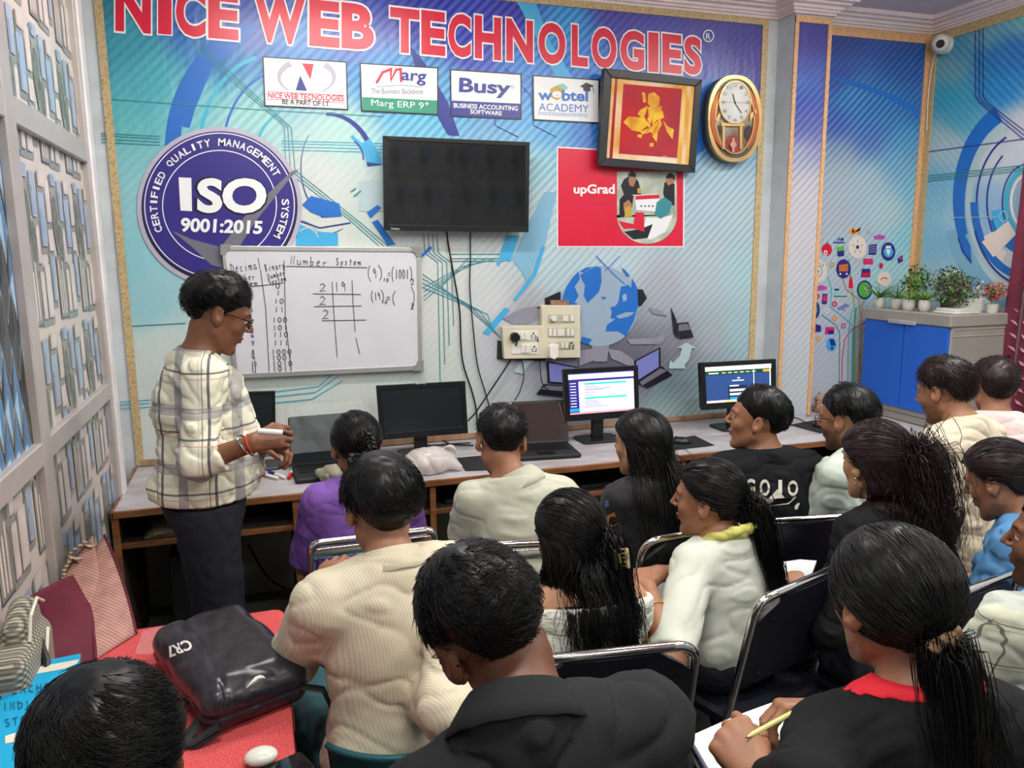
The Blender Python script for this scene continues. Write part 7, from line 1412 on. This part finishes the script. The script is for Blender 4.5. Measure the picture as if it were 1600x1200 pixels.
# braid bun at the nape
def braid(p, pts, r, name='braid'):
    P = np.array([p['TR'](q) for q in pts]); t = np.linspace(0, 1, 90); i = np.clip((t*(len(P)-1)).astype(int), 0, len(P)-2); f_ = (t*(len(P)-1)-i)[:, None]; C = P[i]*(1-f_)+P[i+1]*f_
    for _ in range(6): C[1:-1] = (C[:-2]+C[1:-1]*2+C[2:])/4
    T_ = np.gradient(C, axis=0); T_ /= np.linalg.norm(T_, axis=1)[:, None]; u = np.cross(T_, p['RH'][:, 1]); u /= np.linalg.norm(u, axis=1)[:, None]+1e-9; w = np.cross(T_, u); b = MB()
    for q in range(3):
        a = np.linspace(0, 1, 90)*6.283*7+q*2.094; b.tube(C+u*(r*.75*np.sin(a))[:, None]+w*(r*.45*np.sin(2*a))[:, None], r*.62*np.interp(t, [0, .1, .85, 1], [.7, 1, .9, .25]), 8)
    return b.obj(name, p['mh'], p['t'])
braid(PU, [(-.01, -.100, .065), (.03, -.125, .03), (.035, -.125, -.01), (.0, -.12, -.035), (-.035, -.12, -.03), (-.035, -.12, -.055), (.005, -.11, -.075), (.0, -.10, -.11)], .015)
PO = person('boy in a pale grey-green polo shirt with head bent, front row', HD(783, 692, 2.78), (-10, 22, 5), -12, nb=HD(808, 752, 2.74), sk='b', top=dict(col=(190, 192, 174), collar=1.3, sleeve='short', fold=.0018), hair=dict(n=1300, r=.0013, len=.04, t=.018), seed=2, s=1.0)
LH = person('girl with long straight black hair and floral black top, front row', HD(1001, 696, 2.88), (27, 4, 0), 4, male=False, sk='d', top=dict(mat=plaid('floral_black', (24, 24, 28), []), sleeve='short', fold=.003), hair=dict(kind='long', n=1500, r=.0017, len=.42, t=.018, front=80, spread=.06, back=.5), seed=3)
GO = person('boy in a black t-shirt with white lettering on the back, front row', HD(1182, 657, 2.98), (50, -3, 0), -10, sk='b', top=dict(col=(20, 22, 26), sleeve='short', fold=.0025, e=.016), hair=dict(n=1500, r=.0012, len=.05, t=.020, whorl=(.15, -.55, .8), mess=.15, lift=.003), seed=5, s=1.08, res=(.0065, .004))
GL = person('bearded boy with glasses in a pale green shirt, front row', HD(1322, 656, 3.02), (24, 10, 0), 12, sk='b', beard=.75, glasses=True, top=dict(col=(196, 208, 196), sleeve='rolled', fold=.003, collar=1.0), hair=dict(n=1400, r=.0014, len=.045, t=.022, mess=.4, lift=.006), seed=6, s=1.05)
CR_ = person('young man with stubble in a cream t-shirt near the blue cupboard', HD(1475, 613, 3.08), (16, 18, 0), 10, sk='b', beard=.55, top=dict(col=(216, 204, 180), sleeve='short', fold=.003), hair=dict(n=1700, r=.0016, len=.075, t=.022, mess=.7, lift=.008, col='brown'), seed=7, s=1.06)
WH = person('person in a pinkish white t-shirt seen from behind, below the fire extinguisher', HD(1552, 606, 3.45), (-30, 6, 0), -25, sk='b', top=dict(col=(232, 208, 206), sleeve='short', fold=.002), hair=dict(n=1000, r=.0015, len=.04, t=.020, col='brown'), seed=8, s=1.16)
# second row
CG = person('girl in a white smocked top with long wavy hair and a hair claw', HD(890, 842, 2.16), (2, 12, 0), -8, male=False, sk='d', top=dict(mat=mat('white_smocked_cotton', (214, 216, 204), .85, var=.05, bump=.9, bscale=55, stretch=(.6, .6, 1.6)), sleeve='cap', fold=.003, cut=-.035), hair=dict(kind='halfup', n=1700, r=.0014, len=.36, t=.020, tie=(.62, -.75, -.30), wave=.012, wl=.13, spread=.07, front=86, rho=.02, back=.3), seed=9)
SG_ = person('girl in a pale kurta with a yellow scarf and a long ponytail', HD(1105, 782, 2.46), (44, 4, 0), 18, male=False, sk='b', res=(.0065, .004), top=dict(col=(206, 212, 200), sleeve='elbow', fold=.0022, name='kurta'), hair=dict(kind='tied', n=1500, r=.0015, len=.46, t=.016, tie=(.05, -.93, -.33), rho=.018, spread=.04, wave=.004, pull=(.06, -.0, 0)), seed=10, s=1.06,
             arms={-1: (HD(1048, 1030, 2.16), HD(1012, 918, 2.30)), 1: (HD(1120, 900, 2.55), HD(1030, 896, 2.42))}, hands={-1: (np.array([-.55, .35, .02]), (-.3, -.5, .8), dict(curl=(.6, .8, .5))), 1: (np.array([-.8, -.1, .0]), (.1, -.3, .9), dict(curl=(.5, .7, .5)))})
CU = person('girl in a black t-shirt with curly dark hair and earrings, second row', HD(1366, 726, 2.44), (6, 6, 0), 12, male=False, sk='d', top=dict(col=(18, 18, 20), sleeve='mid', fold=.003), hair=dict(kind='halfup', n=1800, r=.0014, len=.30, t=.022, tie=(.35, -.92, .12), wave=.014, wl=.09, spread=.07, front=95, shed=-.2, back=.2, rho=.034, col='brown'), seed=11, s=1.08, arms={-1: (HD(1296, 985, 2.30), HD(1254, 925, 2.46)), 1: (HD(1500, 950, 2.3), HD(1420, 960, 2.5))})
BL = person('girl in a light blue shirt looking down, right edge of the second row', HD(1562, 752, 2.5), (20, 24, 0), 28, male=False, sk='b', top=dict(col=(92, 146, 196), sleeve='short', fold=.004), hair=dict(kind='tied', n=1400, r=.0015, len=.34, t=.016, tie=(.3, -.9, -.3), rho=.02, col='brown', pull=(.02, -.02, 0)), seed=12, s=1.06)
# third row
ST = person('boy in a cream striped shirt leaning on the red table', HD(596, 796, 1.96), (10, 16, 4), 14, sk='b', top=dict(mat=mat('cream_fine_stripe', (212, 204, 180), .8, var=.03, wave=((1, .3, 0), 150, (176, 160, 130), .34), bump=.06, bscale=160), sleeve='long', fold=.0022, collar=1.1, e=.02), hair=dict(n=3000, r=.0013, len=.085, t=.026, whorl=(-.05, -.35, .93), mess=.25, lift=.004, swirl=.3, nape=-.035), seed=13, s=1.12, pants=(46, 96, 104),
            arms={-1: (atZ(436, 1036, .80)+np.array([.03, 0, 0]), atD(500, 930, 2.05)), 1: (HD(700, 1110, 1.65), HD(640, 1080, 1.95))})
BK = person('man in a charcoal shirt bending his head, centre foreground', HD(765, 985, 1.17), (8, 34, -24), -6, sk='e', res=(.0055, .0036), glasses=True, nb=HD(812, 1112, 1.09), pelvis=HD(812, 1112, 1.09)+np.array([.13, -.10, 0]), top=dict(col=(34, 36, 38), sleeve='rolled', fold=.004, collar=1.1, e=.018), hair=dict(n=4200, r=.0010, len=.045, t=.017, whorl=(.05, -.35, .93), mess=.5, lift=.004), seed=14, s=1.06)
RC_ = person('girl in a black t-shirt with red neckband and brown scrunchie writing', HD(1392, 945, 1.31), (-2, 10, 0), -10, male=False, sk='b', res=(.0055, .0034), top=dict(col=(22, 23, 25), sleeve='long', fold=.0022, trim=(196, 22, 40), cut=.024), hair=dict(kind='tied', n=2800, r=.0011, len=.34, t=.017, tie=(-.02, -.80, -.62), rho=.016, spread=.05, scrunch=1.0, tiec=(128, 100, 72), pull=(.03, -.0, 0)), seed=15, s=1.08,
             arms={-1: (HD(1262, 1235, 1.10), HD(1192, 1222, 1.17)), 1: (HD(1380, 1200, 1.35), HD(1292, 1108, 1.42))}, hands={-1: (np.array([-.12, .75, .35]), (-.45, -.3, .85), dict(curl=((.9, 1.1, .6), (1.1, 1.2, .6), (1.2, 1.3, .6), (1.2, 1.3, .6)), thumb=(.9, .5), fan=.02)), 1: (np.array([-.75, .25, .05]), (.1, .35, .9), dict(curl=(.8, .9, .5), thumb=(.2, .1)))})
RM = person('moustached man in a pale checked shirt at the right edge', HD(1655, 850, 1.86), (34, 2, 0), -12, sk='c', beard=.8, top=dict(mat=plaid('pale_plaid', (204, 208, 186), [((1, .4, 0), .09, .1, .3, (178, 186, 184), .6), ((0, 0, 1), .10, .2, .25, (182, 190, 186), .6), ((1, .4, 0), .09, .5, .03, (70, 74, 70), .8), ((0, 0, 1), .10, .55, .03, (70, 74, 70), .8), ((0, 0, 1), .10, .65, .015, (80, 80, 76), .7)]), sleeve='elbow', fold=.003, collar=1.2, e=.018), hair=dict(n=1200, r=.0013, len=.04, t=.02), seed=16, s=1.12)
FG = person('dark-haired person at the bottom left corner, only the crown showing', HD(167, 1206, 1.03), (12, 22, 0), 8, sk='e', res=(.007, .0042), top=dict(col=(40, 44, 52), sleeve='short'), hair=dict(n=6500, r=.0013, len=.085, t=.022, whorl=(.0, -.22, .97), mess=.3, lift=.003, swirl=.6), seed=17, s=1.05, face=False)
chair(ST, 'teal plastic chair under the boy in the striped shirt', PLC); chair(PU, 'tubular chrome chair behind the girl in purple', CCH, grp='chrome tube chairs'); chair(PO, 'tubular chrome chair behind the boy in the pale polo', CCH, grp='chrome tube chairs')
for p, lb in ((LH, 'the long-haired girl in the floral top'), (GO, 'the boy in the lettered black t-shirt'), (GL, 'the bearded boy with glasses'), (CR_, 'the young man in cream'), (WH, 'the person in pinkish white'), (CG, 'the girl with the hair claw'), (SG_, 'the girl with the yellow scarf'), (CU, 'the curly-haired girl in black'), (BL, 'the girl in the light blue shirt'), (BK, 'the man in charcoal'), (RC_, 'the girl with the scrunchie'), (RM, 'the moustached man in checks'), (FG, 'the person at the bottom left corner')):
    chair(p, 'black padded folding chair under '+lb, grp='folding chairs')

# ------------------------------------------------------------------ worn and held things, lettering on clothes
def onto(p, f, px, D0, lift=.0015):
    out = []
    P = np.array([CO+ray(x, y)*D0 for x, y in px]); d_ = np.array([ray(x, y) for x, y in px]); d_ /= np.linalg.norm(d_, axis=1)[:, None]
    for _ in range(40): L = (P-p['org'])@p['RW']; P = P+d_*(np.clip(f(L), -.05, .3)*.7)[:, None]
    if np.abs(f((P-p['org'])@p['RW'])).max() > .02: return None
    return P-d_*lift
def into(p, b, name, m_):   # world-space mesh parented to a person
    o = b.obj(name, m_, smooth=False); o.parent = p['t']; o.matrix_parent_inverse = (Matrix.Translation(p['t'].location) @ Matrix.Rotation(p['t'].rotation_euler.z, 4, 'Z')).inverted(); return o
m_print = mat('white_screen_print', (214, 210, 196), .7); b = MB()
for ch, x in (('G', 1164), ('O', 1187), ('J', 1211), ('O', 1231)):
    V, F = glyphs(ch, .03); lo_, hi_ = V.min(0), V.max(0); U = (V-lo_)/(hi_-lo_); b.add(onto(GO, GO['garm'], [(x+u*(16 if ch != 'J' else 11), 775-v*(27-(x-1165)*.04)) for u, v in U], 2.4), F)
for pts in ([(1163, 786), (1185, 772), (1200, 780), (1215, 764), (1226, 778), (1245, 776), (1232, 788), (1190, 792)], [(1160, 790), (1250, 786), (1246, 796), (1166, 800)]): q = onto(GO, GO['garm'], pts, 2.4, .006); q is not None and b.add(q, [list(range(len(pts)))])
into(GO, b, 'back_print', m_print)
b = MB()
for k, pts in ((0, [(936, 782), (944, 770), (954, 778), (958, 796), (948, 806), (938, 798)]), (1, [(948, 806), (960, 800), (966, 820), (952, 824)]), (0, [(940, 812), (950, 816), (946, 830), (938, 826)]), (1, [(930, 796), (938, 800), (936, 812), (929, 808)]), (2, [(944, 784), (950, 780), (952, 790), (946, 794)])): q = onto(LH, LH['garm'], pts, 2.3, .004); q is not None and b.add(q, [list(range(len(pts)))], k)
into(LH, b, 'floral_print', [mat('print_cream', (214, 210, 196), .7), mat('print_ochre', (196, 128, 64), .7), mat('print_blue', (70, 100, 140), .7)])
# teacher's marker, bangle, thread
h = T['HP'][1]; tp0, tp1 = HD(424, 675, 2.34), HD(451, 677, 2.36); dv = tp1-tp0; L_ = np.linalg.norm(dv); Rm = np.array(Vector(dv).to_track_quat('Z', 'Y').to_matrix()); mk = thing('marker_pen', 'white board marker with black tip held by the standing man', 'marker', tp0)
MB().at((0, 0, 0), Rm).lathe([(.001, -.04), (.009, -.04), (.009, L_*.62), (.006, L_*.66), (.001, L_*.66)], 14).obj('barrel', m_wht, mk); MB().at((0, 0, 0), Rm).lathe([(.001, L_*.64), (.0075, L_*.64), (.0065, L_*.8), (.003, L_*.86), (.0025, L_*1.02), (.001, L_*1.04)], 14).obj('tip', m_blk, mk)
el, wr = T['AR'][1]; f_ = nrm(wr-el); u_ = nrm(np.cross(f_, [0, 0, 1])); w_ = np.cross(f_, u_)
for k, r, rr, m_, nm in ((.88, .037, .0035, m_chrome, 'steel_bangle'), (.95, .030, .003, mat('red_thread', (200, 60, 40), .7), 'red_thread')):
    c = el+(wr-el)*k; MB().tube([c+u_*r*math.cos(a)+w_*r*math.sin(a)+f_*.012*math.sin(a)*(k < .9) for a in np.linspace(0, 6.3, 26)], rr, 8).obj(nm, m_, T['t'])
# scarf
p = SG_; nz = Noise(77, 70); up = nrm(p['NB']-p['PV'])
def scarf(P): Q = P-p['NB']; a = np.hypot(Q[:, 0], Q[:, 1]+.005); tor = np.sqrt(((a-.075)/1.3)**2+(Q[:, 2]-.012+Q[:, 1]*.55)**2)-.024; d = smin(tor, d_cone(P, p['NB']+(-.07, .06, -.02), p['NB']+(-.06, .13, -.16), .026, .034), .02); return d+.006*nz.fold(P)*.6
V, F = surfnet(scarf, p['NB']-.22, p['NB']+.22, .005); mesh_from(V, F, 'scarf', mat('yellow_green_scarf', (206, 206, 112), .8, var=.12, vscale=30), p['t'])
# hair claw, earrings, bracelet
p = CG; cw = p['H']+p['RH']@np.array([.072, -.150, -.040]); Rc = p['RH']; hc = thing('hair_claw', 'gold and clear hair claw clipped in the wavy-haired girl\'s hair', 'hair clip', p['org']+p['RW']@cw-np.array([0, 0, 0])); Rw = p['RW']@Rc; m_claw = mat('amber_clear_plastic', (206, 190, 140), .15, color2=(120, 110, 96), vscale=80, spec=.8)
for q in (-1, 1):
    MB().at((0, 0, 0), Rw).rbox((q*.008-.004+q*.010, -.018, -.028), (q*.008+.004+q*.010, -.004, .026), r=.004, axis=1).obj('jaw', m_claw if q > 0 else m_blk, hc)
    for k in range(5): MB().at((0, 0, 0), Rw).tube([(q*.018, -.012, -.022+k*.011), (q*.010, .0, -.022+k*.011), (q*.004, .012, -.022+k*.011)], .0022, 6).obj('tooth', m_claw if q > 0 else m_blk, hc)
MB().at((0, 0, 0), Rw).lathe([(.001, -.012), (.008, -.012), (.008, .012), (.001, .012)], 12).obj('spring', m_gold, hc)
p = CU
for z in (-.033, -.050): V, F = sphere(.0042, 10, 6); MB().at(p['TR']((-.085, -.004, z)), p['RH']).add(V, F).obj('earring', m_chrome, p['t'])
p = SG_; el, wr = p['AR'][-1]; f_ = nrm(wr-el); u_ = nrm(np.cross(f_, [0, 0, 1])); w_ = np.cross(f_, u_); c = el+(wr-el)*.72; MB().tube([c+u_*.031*math.cos(a)+w_*.031*math.sin(a) for a in np.linspace(0, 6.3, 40)], np.array([.0025+.0015*(i % 3 == 0) for i in range(40)]), 6).obj('bracelet', m_gold, p['t'])
# notebooks and pencil
m_page = mat('ruled_page', (232, 232, 230), .7, wave=((.5, .85, 0), 90, (178, 186, 200), .5)); m_cov = mat('notebook_cover', (60, 60, 110), .6)
def notebook(px, D, label, th=.008):
    P = [atD(x, y, d_) for (x, y), d_ in zip(px, D)]; c = np.mean(P, 0); n_ = nrm(np.cross(P[1]-P[0], P[2]-P[0])); n_ = n_ if n_[2] > 0 else -n_; t = thing('notebook', label, 'notebook', c); m = len(P)
    P = [q-c for q in P]; F = [list(range(m)), [m+i for i in range(m)]]+[(i, (i+1) % m, m+(i+1) % m, m+i) for i in range(m)]
    MB().add(P+[q-n_*th for q in P], F).obj('pages', m_page, t, smooth=False); MB().add([q*1.02-n_*th for q in P]+[q*1.02-n_*(th+.002) for q in P], F).obj('cover', m_cov, t, smooth=False); return t
notebook([(1078, 1150), (1150, 1118), (1205, 1098), (1232, 1096), (1240, 1106), (1236, 1150), (1192, 1180), (1110, 1206)], [1.52, 1.58, 1.62, 1.62, 1.60, 1.50, 1.44, 1.40], 'open ruled notebook on the lap of the girl with the scrunchie')
notebook([(1222, 878), (1250, 874), (1276, 876), (1262, 914), (1226, 904)], [2.62, 2.66, 2.66, 2.5, 2.5], 'open notebook on the lap of the curly-haired girl')
notebook([(1018, 908), (1050, 910), (1052, 962), (1030, 975), (1016, 940)], [2.50, 2.52, 2.42, 2.38, 2.44], 'open notebook on the lap of the girl with the yellow scarf')
a, b_ = HD(1167, 1152, 1.20), HD(1243, 1111, 1.27); pc_ = thing('pencil', 'pale yellow pencil held over the open notebook', 'pencil', a); Rm = np.array(Vector(b_-a).to_track_quat('Z', 'Y').to_matrix()); L_ = np.linalg.norm(b_-a)
MB().at((0, 0, 0), Rm).lathe([(.001, 0), (.004, .016), (.004, L_), (.001, L_)], 8).obj('shaft', mat('pale_yellow_lacquer', (214, 212, 140), .35), pc_); MB().at((0, 0, 0), Rm).lathe([(.0003, -.004), (.0012, 0), (.001, .003)], 8).obj('lead', m_blk, pc_)
